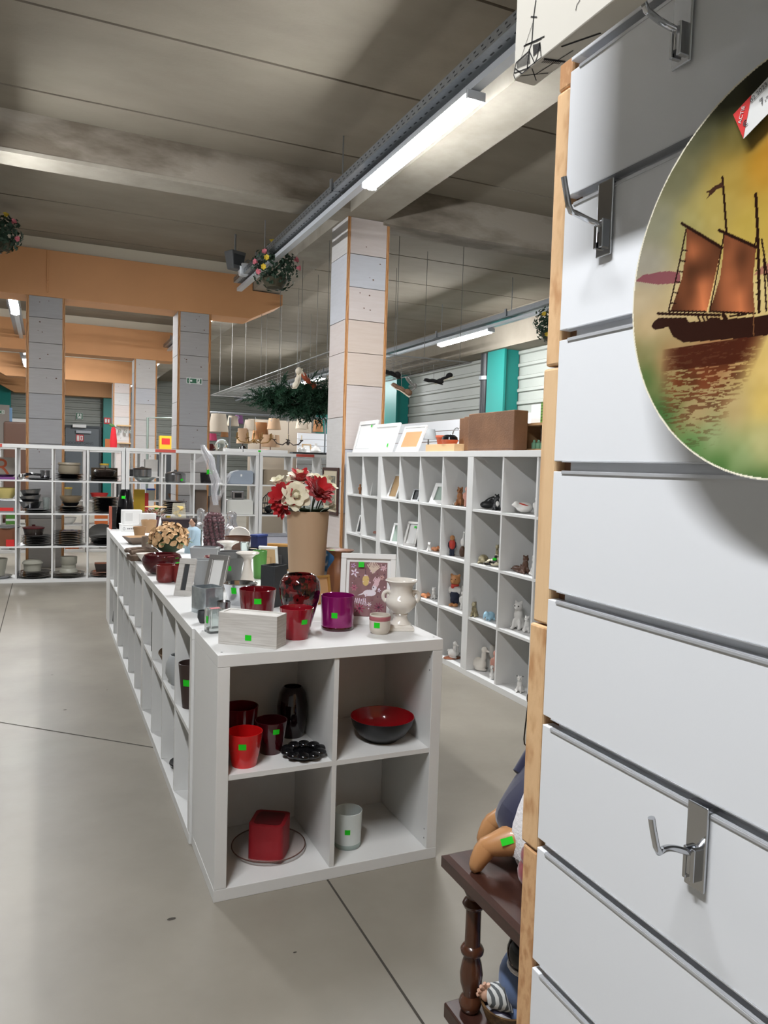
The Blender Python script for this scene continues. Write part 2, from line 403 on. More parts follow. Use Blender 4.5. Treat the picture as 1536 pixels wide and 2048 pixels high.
def rail(x, y0, y1, z, label, rods=(), holes=None):
    t = thing('lamp_rail', label, 'rail', (x, y0, z), group='galvanised lamp rails')
    L = y1-y0
    boxpart('rail_profile', -0.03, 0, 0.022, 0.03, L, 0.062, M_RAILW, t)
    m = MB()     # open cable tray: bottom and two sides
    m.box(-0.10, 0.1, 0.085, 0.06, L-0.15, 0.088); m.box(-0.103, 0.1, 0.085, -0.10, L-0.15, 0.145); m.box(0.06, 0.1, 0.085, 0.063, L-0.15, 0.145)
    m.build('cable_tray', M_GALV, t)
    h = MB()
    if holes:
        yy = holes[0]-y0
        while yy < holes[1]-y0:
            h.box(-0.1042, yy, 0.098, -0.1032, yy+0.035, 0.104); h.box(-0.1042, yy+0.03, 0.122, -0.1032, yy+0.05, 0.130)
            h.box(-0.06, yy, 0.0842, -0.05, yy+0.035, 0.0848); h.box(0.0, yy+0.02, 0.0842, 0.01, yy+0.055, 0.0848); yy += 0.075
        h.build('tray_slots', M_HOLE, t)['kind'] = 'stuff'
    for r in rods:
        MB().tube([(-0.02, r-y0, 0.06), (-0.02, r-y0, 3.95-z)], 0.005, 6).build('hanger_rod', M_GALV, t, True)
        b = MB(); b.box(-0.115, r-y0-0.02, 0.082, 0.075, r-y0+0.02, 0.090); b.box(-0.12, r-y0-0.02, 0.082, -0.105, r-y0+0.02, 0.18); b.build('hanger_bracket', M_GALV, t)
ZR = 3.42
rail(1.69, -6, 7.15, ZR, 'galvanised lamp rail and cable tray running over the shelf island', (0.9, 3.55, 5.9), holes=(0.2, 7.0))
lamp(1.69, 2.28, ZR, 'lit white strip lamp above the shelf island, largest in view')
lamp(1.69, -4.6, ZR, 'lit strip lamp behind the viewer on the island rail')
rail(1.69, 8.4, 23, ZR, 'lamp rail behind the nearest orange beam, right part', (12, 20))
lamp(1.69, 9.35, ZR, 'lit strip lamp just visible right of the column with the exit sign')
lamp(1.69, 15.4, ZR, 'lit strip lamp far back between the orange beams')
lamp(1.69, 20.8, ZR, 'added unseen strip lamp behind the far column, brightening the back wall')  # added lamp, hidden by the far column, to brighten the back wall
rail(-0.98, -6, 7.2, ZR, 'lamp rail left of the shelf island, outside the picture', (1, 4))
lamp(-0.98, -1.6, ZR, 'lit strip lamp overhead in front of the slatwall')
lamp(-1.02, 4.3, ZR, 'lit strip lamp on the left rail, just outside the left edge')
rail(-0.88, 8.4, 23, ZR, 'lamp rail behind the nearest orange beam, left part', (10.2, 20))
lamp(-0.88, 9.35, ZR, 'lit strip lamp at the left edge above the second orange beam')
lamp(-0.88, 16.4, ZR, 'lit strip lamp far left behind the orange beams')
ZB = 3.34
rail(5.30, 0, 23, ZB, 'dark lamp rail along the right wall', (3, 5.6, 6.6, 8.6, 11, 14), holes=None)
lamp(5.30, 7.9, ZB, 'lit strip lamp over the right wall above the brown box')
lamp(5.30, 15.0, ZB, 'lit strip lamp far along the right rail')
rail(-4.6, -6, 23, ZR, 'lamp rail far left outside the picture', (0, 8))
lamp(-4.6, 9.3, ZR, 'lit strip lamp on the rail far left outside the picture')

# ================================================================== KALLAX-LIKE CUBE SHELVES
TH, DV, CELL = 0.038, 0.016, 0.3365
def usize(n): return {2: 0.77, 4: 1.47}[n]
def cellw(n): return (usize(n)-2*TH-(n-1)*DV)/n
M_EDGE = mat('screw_hole', (70, 70, 70), 0.6)
def cube_shelf(label, cols, rows, loc, rotz, group, back=False, caps=False):
    t = thing('cube_shelf', label, 'shelf unit', loc, rotz, group)
    W, H, D = usize(cols), usize(rows), 0.39; cw, ch = cellw(cols), cellw(rows)
    e = 0.0012
    boxpart('top_panel', 0, 0, H-TH, W, D, H, M_WHITE, t, e)
    boxpart('bottom_panel', 0, 0, 0, W, D, TH, M_WHITE, t, e)
    for x in (0.0005, W-TH-0.0005): boxpart('side_panel', x, 0.0005, TH+0.0005, x+TH, D-0.0005, H-TH-0.0005, M_WHITE, t, e)
    for r in range(1, rows):
        z = TH+r*ch+(r-1)*DV; boxpart('shelf', TH+0.001, 0.004, z, W-TH-0.001, D-0.002, z+DV, M_WHITE, t)
    for r in range(rows):
        z = TH+r*(ch+DV)
        for c in range(1, cols):
            x = TH+c*cw+(c-1)*DV; boxpart('divider', x, 0.004, z+0.0005, x+DV, D-0.002, z+ch-0.0005, M_WHITE, t)
    if back: boxpart('back_panel', 0.004, D-0.004, 0.01, W-0.004, D+0.001, H-0.01, M_BACK, t)
    if caps:
        k = MB()
        for x in (0.019, W-0.019):
            for y in (0.035, D-0.045):
                k.lathe([(0, 0.0006), (0.004, 0.0005)], 8, Matrix.Translation((x, y, H)))
        k.build('screw_cap', M_EDGE, t)
        k = MB()
        for z in (0.068, 0.10, H-0.11, H-0.065):
            k.lathe([(0, 0), (0.003, 0)], 8, Matrix.Translation((W-TH-0.001, 0.02, z)) @ Matrix.Rotation(-PI/2, 4, 'Y'))
        k.build('screw_hole', M_EDGE, t)
    return t
XI = -0.009
GI = 'white cube shelves of the island'
front_unit = cube_shelf('white two by two cube shelf at the near end of the island', 2, 2, (0, 0, 0), 0, GI, caps=True)
cube_shelf('long white cube shelf of the island behind the nearest unit, facing the aisle', 4, 2, (XI, 0.39+1.47, 0), -PI/2, GI)
cube_shelf('second long white cube shelf of the island, facing the aisle', 4, 2, (XI, 1.86+1.472, 0), -PI/2, GI)
cube_shelf('short white cube shelf near the far end of the island, facing the aisle', 2, 2, (XI, 3.333+.77, 0), -PI/2, GI)
cube_shelf('white cube shelf turned across the far end of the island', 2, 2, (XI+.775, 4.104+.39, 0), PI, GI)
cube_shelf('long white cube shelf on the far side of the island, facing the figurines', 4, 2, (XI+.782, 0.39, 0), PI/2, GI)
cube_shelf('second long white cube shelf on the far side of the island', 4, 2, (XI+.782, 1.862, 0), PI/2, GI)
cube_shelf('short white cube shelf on the far side of the island', 2, 2, (XI+.782, 3.334, 0), PI/2, GI)
XR = 2.043
GR = 'tall white cube shelves with figurines'
cube_shelf('tall white cube shelf with figurines, nearest to the wooden wall end', 4, 4, (XR, 2.03, 0), -PI/2, GR, back=True)
cube_shelf('tall white cube shelf with frames and dressed bear, middle of the right row', 4, 4, (XR+.003, 3.502, 0), -PI/2, GR, back=True)
def cube_2x4():
    return None
# narrow unit: two columns by four rows
t = thing('cube_shelf', 'narrow tall white cube shelf against the whitewashed column', 'shelf unit', (XR+.006, 4.275, 0), -PI/2, GR)
W, H, D = .77, 1.47, .39; cw, ch = cellw(2), cellw(4)
boxpart('top_panel', 0, 0, H-TH, W, D, H, M_WHITE, t, .0012); boxpart('bottom_panel', 0, 0, 0, W, D, TH, M_WHITE, t, .0012)
for x in (0.0005, W-TH-0.0005): boxpart('side_panel', x, .0005, TH, x+TH, D-.0005, H-TH, M_WHITE, t, .0012)
for r in range(1, 4):
    z = TH+r*ch+(r-1)*DV; boxpart('shelf', TH, .004, z, W-TH, D-.002, z+DV, M_WHITE, t)
for r in range(4):
    z = TH+r*(ch+DV); boxpart('divider', TH+cw, .004, z, TH+cw+DV, D-.002, z+ch, M_WHITE, t)
boxpart('back_panel', .004, D-.004, .01, W-.004, D+.001, H-.01, M_BACK, t)
# back row, turned four degrees
BA = -0.0691; BO = Vector((0.3281, 6.5339, 0)); BD = Vector((math.cos(BA), math.sin(BA), 0)); BN = Vector((-math.sin(BA), math.cos(BA), 0))
GB = 'tall white cube shelves along the back'
for s, lab in ((-1.473, 'tall white cube shelf with dark plates at the far left'), (0.003, 'tall white cube shelf with pots in the middle of the back row'),
               (1.478, 'tall white cube shelf behind the tall flower vase, right end of the back row')):
    cube_shelf(lab, 4, 4, BO+BD*s, BA, GB)
def bcell(unit, c, r, fx=0.5, d=0.15):
    """floor point of a cell in the back row; r counts from the top"""
    s = (-1.473, 0.003, 1.478)[unit]+TH+c*(cellw(4)+DV)+fx*cellw(4)
    p = BO+BD*s+BN*d; p.z = TH+(3-r)*(cellw(4)+DV)+DV*0
    return p
# ================================================================== SLATWALL WITH PLATE AND HOOKS
XW, YW, ZG0, PIT = 0.065, -1.528, 1.359, 0.15
M_SLAT = mat('white_laminate', (222, 224, 227), 0.42)
M_MDF = mat('brown_mdf', (120, 84, 60), 0.8)
M_ALU = mat('aluminium_insert', (206, 208, 212), 0.42, 0.6)
wall = struct(boxpart('wall_slat', XW+0.0155, -4.6, 0, XW+0.028, YW, 2.42, M_MDF))
GH = 0.0115
for k in range(-6, 11):
    zc = ZG0-(k-4)*PIT               # groove centre
    zt = zc-GH/2; zb = zc-PIT+GH/2   # slat below this groove
    if zb < 0: zb = 0
    boxpart('slat', XW, -4.6, zb, XW+0.0155, YW, zt, M_SLAT, wall, 0.0008)
    m = MB(); ye = YW-0.016
    m.box(XW+0.012, -4.6, zc-GH/2, XW+0.0154, ye, zc+GH/2)            # back of the insert
    m.box(XW-0.0008, -4.6, zc-GH/2-0.0002, XW+0.012, ye, zc-GH/2+0.001)
    m.box(XW-0.0008, -4.6, zc+GH/2-0.001, XW+0.012, ye, zc+GH/2+0.0002)
    m.box(XW-0.0012, -4.6, zc-GH/2-0.0026, XW+0.0006, ye, zc-GH/2)    # lower lip
    m.build('groove_insert', M_ALU, wall)
PINES = [mat('pine_end_%d' % i, c, 0.65, col2=c2, scale=sc, wave=True, thr=(0.15, 0.95), stretch=st, bump=0.1, bscale=120) for i, (c, c2, sc, st) in enumerate((
    ((214, 176, 132), (182, 136, 92), 26, (1, 1, 0.5)), ((216, 182, 140), (190, 148, 106), 16, (1, 1.4, 0.25)),
    ((208, 164, 118), (176, 128, 84), 30, (1, 1, 0.7)), ((202, 160, 116), (176, 130, 88), 60, (1, 1, 0.5))))]
wp = struct(boxpart('wall_plank', XW+0.03, YW+0.006, 0, 1.9, YW+0.022, 2.3, M_PINE))
zs = [0, 0.315, 0.607, 0.895, 1.17, 1.475, 1.79, 2.3]
for i, (a, b) in enumerate(zip(zs, zs[1:])):
    off = (0.0, 0.003, 0.0005, 0.004, 0.001, -0.004, -0.004)[i]
    boxpart('plank', XW+(0.0, 0.003, 0.001, 0.0, 0.002, 0.001, 0.003)[i], YW+0.0015, a+0.001, 1.88, YW+0.030+off, b-0.001, PINES[(2, 1, 3, 0, 1, 0, 3)[i]], wp, 0.003)

# decorative plate
PC = Vector((0.030, -1.849, 1.514)); PR = 0.1632
plate = thing('wall_plate', 'large round plate painted with a brown sailing ship at sunset, on the slatwall', 'plate', PC, -PI/2)
def pl(u, v):
    p = GX(u, v, PC.x); return (-(p.y-PC.y), p.z-PC.z)
def pc(cx, cy): return pl(1240+cx/2.3276, 120+cy/2.3276)
def plate_paint(X, Z):
    ctrl = [((640,100),(34,36,26)), ((500,180),(60,62,44)), ((350,330),(92,92,68)), ((560,330),(120,110,60)), ((620,480),(208,152,50)), ((690,420),(200,140,44)), ((500,560),(190,160,76)),
            ((260,560),(120,118,88)), ((180,760),(150,148,124)), ((120,950),(172,166,150)), ((300,760),(176,166,104)), ((560,760),(206,178,84)), ((400,680),(200,178,98)), ((690,700),(214,176,76)),
            ((90,1120),(206,186,150)), ((300,1080),(226,202,146)), ((620,1080),(232,206,138)), ((130,1230),(214,186,140)), ((100,1380),(146,140,92)), ((110,1480),(86,118,62)), ((190,1640),(66,112,58)),
            ((250,1540),(160,138,88)), ((330,1800),(84,134,70)), ((450,1900),(70,116,52)), ((600,1990),(52,92,38)), ((430,1740),(164,180,128)), ((560,1850),(150,172,116)), ((650,1600),(232,196,104)), ((660,1400),(236,200,118)),
            ((500,1640),(206,176,122)), ((640,1780),(206,196,134)), ((350,1640),(190,160,112)), ((200,1400),(186,146,100)), ((400,1400),(176,120,80)), ((900,500),(216,160,60)), ((900,1200),(230,200,130)), ((900,1700),(120,150,90))]
    P = np.array([pc(*c[0]) for c in ctrl]); K = np.array([c[1] for c in ctrl], float)
    wt = np.zeros((len(X), 1)); out = np.zeros((len(X), 3))
    for p, k in zip(P, K):
        d = 1/((X-p[0])**2+(Z-p[1])**2+2.2e-4)**1.9; out += d[:, None]*k; wt += d[:, None]
    out /= wt
    out *= 0.88; out += (vnoise(X, Z, 130, 3)-0.5)[:, None]*8
    def fill(mask, colr, a=1.0): out[mask] = out[mask]*(1-a)+np.array(colr)*a
    # hills
    fill(inpoly(X, Z, [pc(*q) for q in ((70,1030),(100,1002),(160,985),(210,979),(255,985),(255,1034),(160,1043))]), (122, 62, 72), 0.85)
    fill(inpoly(X, Z, [pc(*q) for q in ((575,995),(600,960),(640,935),(700,930),(720,975),(640,985),(590,990))]), (150, 92, 84), 0.75)
    # reflection: streaks under the hull
    c0 = pc(160, 1310); c1 = pc(650, 1310); cb = pc(400, 1720); lowest = pc(400, 1900)
    zt_ = (c0[1]+c1[1])/2; f_ = np.clip((zt_-Z)/(zt_-cb[1]), 0, 1.5)
    n1 = vnoise(X*0.35, Z*2.1, 330, 5)*0.6+vnoise(X*0.6, Z*3.0, 500, 6)*0.4
    inx = np.clip((X-c0[0]-0.006)/0.02, 0, 1)*np.clip((c1[0]-f_*0.03-X)/0.02, 0, 1)
    a = ((Z < zt_) & (n1 > 0.34+0.26*f_)) * inx * np.clip(1.45-f_, 0, 1)
    k = np.array((96, 44, 24))*(0.55+0.55*vnoise(X, Z, 90, 8))[:, None]
    out[:] = out*(1-0.86*a[:, None])+k*(0.86*a[:, None])
    a2 = ((Z < zt_) & (Z > zt_-0.02)) * inx*0.8; out[:] = out*(1-a2[:, None])+np.array((62, 26, 16))*a2[:, None]
    # hull
    fill(inpoly(X, Z, [pc(*q) for q in ((205,1240),(150,1255),(134,1240),(145,1215),(165,1198),(280,1195),(290,1215),(375,1210),(380,1193),(425,1193),(430,1205),(500,1195),(580,1188),(662,1173),(655,1260),(640,1275),(450,1296),(270,1312),(225,1285))]), (44, 22, 16))
    stk = lambda q, r, wd, colr=(38, 18, 12): fill(segd(X, Z, pc(*q), pc(*r)) < wd, colr)
    # sails
    s1 = inpoly(X, Z, [pc(*q) for q in ((288,780),(435,868),(430,905),(400,1030),(370,1165),(215,1162),(262,1010),(282,880))])
    s2 = inpoly(X, Z, [pc(*q) for q in ((445,795),(587,862),(572,1000),(574,1080),(582,1172),(380,1164),(425,1010),(440,900))])
    br = (0.50+0.85*np.clip(1-np.abs(((X-pc(330,1000)[0])*1.0+(Z-pc(330,1000)[1])*0.28)/0.028), 0, 1)*vnoise(X, Z, 60, 11))
    br2 = (0.50+0.85*np.clip(1-np.abs(((X-pc(500,1000)[0])*1.0-(Z-pc(500,1000)[1])*-0.22)/0.030), 0, 1)*vnoise(X, Z, 60, 12))
    out[s1] = np.array((158, 92, 58))*br[s1, None]; out[s2] = np.array((158, 92, 58))*br2[s2, None]
    stk((268,757),(435,866),0.0013); stk((285,785),(205,1165),0.0008); stk((205,1166),(370,1166),0.0008); stk((435,868),(370,1165),0.0005, (222, 186, 120))
    for j in range(6):
        t_ = 0.25+j*0.13; xx = 285-80*t_; yy = 785+380*t_; stk((xx, yy), (xx+22, yy+3), 0.0006)
    stk((425,785),(587,861),0.0013); stk((447,800),(380,1164),0.0007); stk((380,1165),(582,1173),0.0008)
    stk((450,540),(457,796),0.0011); stk((592,615),(600,1165),0.0014); stk((612,825),(656,1140),0.0008); stk((620,920),(633,1160),0.0008); stk((588,815),(582,850),0.0007); stk((655,1120),(657,1180),0.0016)
    fill(inpoly(X, Z, [pc(*q) for q in ((450,562),(420,576),(395,598),(372,612),(392,612),(378,640),(402,618),(425,594),(450,588))]), (64, 40, 28))
    stk((160,1178),(425,1182),0.0012); stk((330,1190),(340,1210),0.0008); stk((350,1190),(358,1208),0.0008); stk((368,1188),(374,1206),0.0008); stk((440,1180),(452,1200),0.0018); stk((470,1186),(540,1178),0.0008)
    for j in range(4): stk((585, 915+j*56), (598, 917+j*56), 0.0006)
    stk((575,1160),(578,1275),0.0004,(120,80,50))
    # second boat further right, only its stern shows
    fill(inpoly(X, Z, [pc(*q) for q in ((668,1180),(690,1130),(700,1070),(730,1070),(760,1170),(740,1185))]), (52, 30, 20))
    rr = np.hypot(X, Z); fill(rr > PR-0.0018, (232, 226, 205))
    return np.clip(out, 0, 255)
def plate_depth(X, Z):
    q = np.clip(np.hypot(X, Z)/PR, 0, 1); return 0.012*(1-q**2)
painted('painted_face', 460, 460, plate_paint, 2*PR, 2*PR, M_PRINTG, plate, depth=plate_depth, mask=lambda X, Z: np.hypot(X, Z) <= PR)
RX = Matrix.Rotation(PI/2, 4, 'X')
M_CER = mat('white_glaze', (228, 226, 220), 0.15, coat=0.4)
MB().lathe([(PR-0.0007, -0.0001), (PR+0.0006, -0.002), (PR-0.001, -0.0055), (PR*0.7, -0.012), (PR*0.55, -0.019), (PR*0.5, -0.0315), (PR*0.45, -0.0315), (PR*0.44, -0.022), (0, -0.021)], 64, RX).build('plate_back', M_CER, plate, True)
# price label on the plate
M_LABEL = mat('label_white', (206, 206, 204), 0.5); M_LABR = mat('label_red', (196, 44, 42), 0.5); M_INK = mat('ink_grey', (70, 70, 74), 0.6)
q0, q1, q3 = (Vector((pl(*p)[0], 0, pl(*p)[1])) for p in ((1465, 229), (1526, 163), (1498, 262)))
ex = (q1-q0).normalized(); ez = Vector((-ex.z, 0, ex.x)); Lw = 0.036; Lh = (q3-q0).length
if ez.dot(q3-q0) > 0: ez = -ez
Ly = min(0.012*(1-min(1, (q_.x**2+q_.z**2)/PR**2)) for q_ in (q0, q0+ex*Lw, q0-ez*Lh, q0+ex*Lw-ez*Lh))-0.0008
Mlab = Matrix((( ex.x, 0, ez.x, q0.x), (0, 1, 0, Ly), (ex.z, 0, ez.z, q0.z), (0, 0, 0, 1)))
lb = MB().box(0, -0.0004, -Lh, Lw, 0, 0, Mlab).build('price_label', M_LABEL, plate, fix=False)
MB().add([Mlab @ Vector(p) for p in ((0, -0.0006, 0), (0.019, -0.0006, 0), (0, -0.0006, -Lh*0.98))], [(0, 1, 2)]).build('label_corner', M_LABR, lb)
def labtext(s, size, x, z, ang, m):
    Mt = Mlab @ Matrix.Translation((x, -0.0009, z)) @ Matrix.Rotation(ang, 4, 'Y') @ Matrix.Rotation(PI/2, 4, 'X')
    t = text(s, size, m, lb, (0, 0, 0), (0, 0, 0), depth=0.00005); t.matrix_local = Mt; return t
labtext('ACTIE', 0.0048, 0.0062, -0.0072, -0.85, M_LABEL); labtext('02.2023', 0.0052, 0.0245, -0.0042, 0, M_INK)
labtext('7.-', 0.0075, 0.026, -0.013, 0, M_INK); labtext('\u20ac', 0.007, 0.006, -0.0165, 0, M_INK)

# chrome slatwall hooks
def hook(label, y, zg, L=0.046):
    t = thing('slatwall_hook', label, 'hook', (XW, y, zg), group='chrome slatwall hooks')
    p = MB(); p.box(-0.0045, -0.0115, -0.074, -0.0015, 0.0115, 0.004); p.build('hook_plate', M_CHROME, t, bevel=0.0012)
    p = MB(); p.box(-0.003, -0.0115, 0.0, 0.0095, 0.0115, 0.004); p.build('hook_tongue', M_CHROME, t)
    pts = []
    for k in range(12):
        a = k/11; pts.append((-0.0075-L*0.82*a, 0.002+0.004*math.sin(a*PI), -0.042+0.012*math.sin(a*PI*0.5)-0.004*a))
    pts += [(-0.0075-L*0.90, 0.002, -0.028), (-0.0075-L*1.0, 0.002, -0.012), (-0.0075-L*1.06, 0.002, -0.001)]
    pts = [(-0.0075, 0.002, -0.060), (-0.0075, 0.002, -0.050)]+pts
    MB().tube(pts, 0.0032, 10).build('hook_prong', M_CHROME, t, True, ang=60)
    w_ = MB(); w_.box(-0.0105, -0.005, -0.066, -0.003, 0.0, -0.036); w_.box(-0.0105, 0.0045, -0.066, -0.003, 0.0085, -0.036); w_.build('prong_weld', M_CHROME, t, bevel=0.001)
p = GX(1213, 372, XW-0.003); hook('bare chrome hook left of the painted plate', p.y, ZG0+2*PIT-0.004)
p = GX(1368, 20, XW-0.003); hook('chrome hook holding the white ship panel at the top', p.y, ZG0+3*PIT-0.004)
p = GX(1397, 1625, XW-0.003); hook('bare chrome hook at the bottom of the slatwall', p.y, ZG0-2*PIT-0.004)

# white panel with a ship drawing, hung from the top hook
XB = -0.032
a0 = GX(1027, 162, XB); 
sp = thing('ship_panel', 'white wooden panel with black ink ship drawing, hanging above the plate', 'panel', (XB, a0.y, a0.z))
M_PANEL = mat('white_painted_wood', (196, 192, 182), 0.6, var=0.02, scale=6)
boxpart('panel_board', 0, -0.62, 0, 0.026, 0, 0.34, M_PANEL, sp, 0.0015)
M_DRAW = mat('ink_black', (24, 22, 22), 0.8)
ln = MB()
def stroke(pts, wd=0.0006):
    for (a, b) in zip(pts, pts[1:]):
        pa, pb = (GX(1010+a[0]/2.92, a[1]/2.92, XB), GX(1010+b[0]/2.92, b[1]/2.92, XB))
        A = Vector((-0.0004, pa.y-a0.y, pa.z-a0.z)); B = Vector((-0.0004, pb.y-a0.y, pb.z-a0.z))
        if A.y > -0.0005 or B.y > -0.0005 or A.z < 0.0003 or B.z < 0.0003:
            A.y = min(A.y, -0.0005); B.y = min(B.y, -0.0005); A.z = max(A.z, 0.0003); B.z = max(B.z, 0.0003)
        d = (B-A)
        if d.length < 1e-5: continue
        d.normalize(); n = Vector((0, -d.z, d.y))*wd
        ln.add([A-n, B-n, B+n, A+n], [(0, 1, 2, 3)])
stroke([(182,0),(168,100),(158,250)], .0008); stroke([(152,98),(188,100)]); stroke([(168,120),(95,340)], .0003); stroke([(110,270),(232,212)]); stroke([(120,262),(165,248),(215,225)])
stroke([(158,250),(140,300),(65,368)]); stroke([(205,245),(212,330)]); stroke([(140,290),(175,370),(190,330),(205,250)]); stroke([(145,285),(130,400),(140,395)], .0008); stroke([(65,368),(50,440),(60,470)])
for j in range(26):
    x_ = 70+j*3; stroke([(x_, 368-j*2.6), (x_+2, 402-j*1.2)], .00022)
for j in range(22):
    x_ = 165+j*2; stroke([(x_, 262-j*0.6), (x_+3, 330-j*2.0)], .00025)
stroke([(60,400),(100,440),(150,395)]); stroke([(50,430),(130,400),(215,335)], .0005); stroke([(440,0),(420,30),(415,60)], .0004)
ln.build('ink_drawing', M_DRAW, sp, fix=False)['kind'] = 'stuff'
un = MB()
for (y0, y1, x0, x1, wd) in ((-.012, -.03, 0.0, .022, .0006), (-.03, -.012, .002, .02, .0005), (-.05, -.055, .002, .024, .0016), (-.02, -.075, .012, .018, .0005), (-.075, -.11, .004, .022, .0012)):
    A = Vector((x0, y0, -0.0003)); B = Vector((x1, y1, -0.0003)); d = (B-A).normalized(); n = Vector((-d.y, d.x, 0))*wd
    un.add([A-n, B-n, B+n, A+n], [(0, 1, 2, 3)])
for j in range(10):
    un.add([(0.004+j*.0018, -.05-j*.0006, -.0003), (0.0048+j*.0018, -.05-j*.0006, -.0003), (0.0048+j*.0018, -.043-j*.0006, -.0003), (0.004+j*.0018, -.043-j*.0006, -.0003)], [(0, 1, 2, 3)])
un.build('ink_underside', M_DRAW, sp, fix=False)['kind'] = 'stuff'

# ================================================================== SIDE TABLE WITH DOLLS
M_DWOOD = mat('dark_stained_wood', (74, 46, 38), 0.28, col2=(44, 26, 22), scale=7, stretch=(6, 1, 6), thr=(0.25, 0.8), coat=0.3)
M_TURN = mat('brown_turned_wood', (88, 52, 34), 0.25, col2=(62, 36, 24), scale=9, stretch=(1, 1, 0.3), coat=0.4)
TZ = 0.50
tc_ = G(883, 1706, TZ)
tb = thing('side_table', 'dark wooden side table with turned legs and lower shelf, beside the slatwall', 'table', (tc_.x, tc_.y, 0))
TWX, TDY = 0.85, 0.62
m = MB(); m.box(0, -TDY, TZ-0.03, TWX, 0, TZ-0.006); m.taper(TWX, TDY, TWX-0.024, TDY-0.024, TZ-0.006, TZ, (TWX/2, -TDY/2))
m.build('table_top', M_DWOOD, tb)
turn = [(.018,.16),(.023,.168),(.0255,.18),(.022,.19),(.017,.197),(.018,.205),(.024,.225),(.0255,.245),(.0215,.27),(.0175,.283),(.018,.287),(.025,.293),(.0262,.30),(.0225,.307),(.0175,.311),(.0168,.36),(.0168,.392),(.022,.396),(.0258,.404),(.0215,.412),(.017,.416),(.0185,.423),(.0245,.436),(.026,.448),(.0225,.464),(.018,.47)]
for (lx, ly) in ((0.055, -0.055), (TWX-0.055, -0.055), (0.055, -TDY+0.055), (TWX-0.055, -TDY+0.055)):
    MB().lathe(turn, 24, Matrix.Translation((lx, ly, 0))).build('leg', M_TURN, tb, True)
    MB().lathe([(0, 0), (0.02, 0.0), (0.026, 0.03), (0.018, 0.06), (0.016, 0.125), (0, 0.125)], 20, Matrix.Translation((lx, ly, 0))).build('foot', M_TURN, tb, True)
MB().box(0.012, -TDY+0.012, 0.125, TWX-0.012, -0.012, 0.16).build('lower_shelf', M_DWOOD, tb, bevel=0.004)

M_SKIN = mat('doll_skin', (176, 128, 84), 0.35, coat=0.2); M_SKINL = mat('doll_skin_light', (214, 172, 148), 0.4)
M_NAVY = mat('navy_cloth', (30, 32, 58), 0.85, sheen=0.3); M_LACE = mat('white_lace', (226, 224, 226), 0.85, bump=0.3, bscale=150)
M_CRIM = mat('crimson_cloth', (116, 24, 38), 0.8, sheen=0.3); M_HAIR = mat('brown_hair', (70, 44, 26), 0.6)
def sub(o, lv=2):
    s = o.modifiers.new('sub', 'SUBSURF'); s.levels = lv; s.render_levels = lv; return o
fA = G(958, 1742, TZ); fB = G(972, 1690, TZ)
d1 = (fA+fB)/2+Vector((0.125, -0.065, 0))
doll = thing('sitting_doll', 'doll in navy dress and white lace apron sitting on the side table', 'doll', (d1.x, d1.y, TZ))
for (f_, hipo) in ((fA, Vector((0.0, -0.05, 0.06))), (fB, Vector((0.02, 0.05, 0.06)))):
    a = Vector((f_.x-d1.x, f_.y-d1.y, 0.0))
    ank = a+Vector((0.012, -0.004, 0.052)); knee = ank.lerp(hipo, 0.5)+Vector((0, 0, 0.022))
    m = MB(); m.tube([hipo, hipo.lerp(knee, .5), knee, knee.lerp(ank, .4), knee.lerp(ank, .8), ank, ank+Vector((-.006,0,-.010))], [.036, .036, .034, .032, .024, .021, .018], 16)
    m.tube([ank+Vector((.008, 0, .006)), ank+Vector((-.006, 0, -.010)), a+Vector((-.004, 0, .022)), a+Vector((-.010, 0, .010)), a+Vector((-.016, 0.0, .002))], [.021, .022, .018, .015, .006], 16)
    lg = m.build('leg', M_SKIN, doll, True, ang=80)
    if f_ is fA:
        e = knee.lerp(ank, 0.45); dcam = (CAM-(Vector((d1.x, d1.y, TZ))+e)).normalized(); ax_ = (ank-knee).normalized(); pos = e+dcam*.0325
        zz_ = dcam.cross(ax_).normalized(); flat = MB().add([pos-ax_*.013-zz_*.007, pos+ax_*.013-zz_*.007, pos+ax_*.013+zz_*.007, pos-ax_*.013+zz_*.007], [(0, 1, 2, 3)]).build('price_sticker', M_GREEN, lg)
    c = MB(); dv = (hipo-ank).normalized(); b0 = ank+dv*.066+Vector((0, 0, .004)); b1 = ank+dv*.125
    c.tube([b0, b0.lerp(b1, .1), b0.lerp(b1, .22), b0.lerp(b1, .6), b1], [.036, .045, .039, .046, .046], 22); c.build('lace_cuff', M_LACE, doll, True)
sk = MB(); sk.lathe([(.105, .03), (.11, .045), (.098, .10), (.066, .17), (.05, .22), (.055, .29), (.03, .32), (0, .325)], 26, Matrix.Translation((.03, 0, 0)), 1.1, 1.0, 9, .05); sk.build('dress', M_NAVY, doll, True)
sk = MB(); sk.add([(-.075, .10, .085), (-.115, .03, .07), (-.10, -.03, .055), (-.02, -.04, .20), (.0, .03, .22), (-.02, .09, .20), (-.13, .045, .135), (-.118, -.02, .12)], [(0, 1, 6), (1, 2, 7, 6), (6, 7, 3, 4), (0, 6, 4, 5)]); o_ = sk.build('skirt_fold', M_NAVY, doll, True); so = o_.modifiers.new('thick', 'SOLIDIFY'); so.thickness = .008; sub(o_, 2)
ap = MB(); ap.lathe([(.070, .045), (.074, .06), (.068, .11), (.045, .17), (.028, .22), (.02, .24)], 18, Matrix.Translation((-.055, -.045, .0)), .8, 1.0, 7, .06); ap.build('apron', M_LACE, doll, True)
MB().box(-.012, -.001, -.008, .012, .001, .008, Matrix.Translation((-.085, -.102, .13)) @ Matrix.Rotation(-.7, 4, 'Z')).build('price_sticker', M_GREEN, doll)
MB().ell((.03, 0, .36), (.05, .05, .058), 18, 14).build('head', M_SKINL, doll, True)
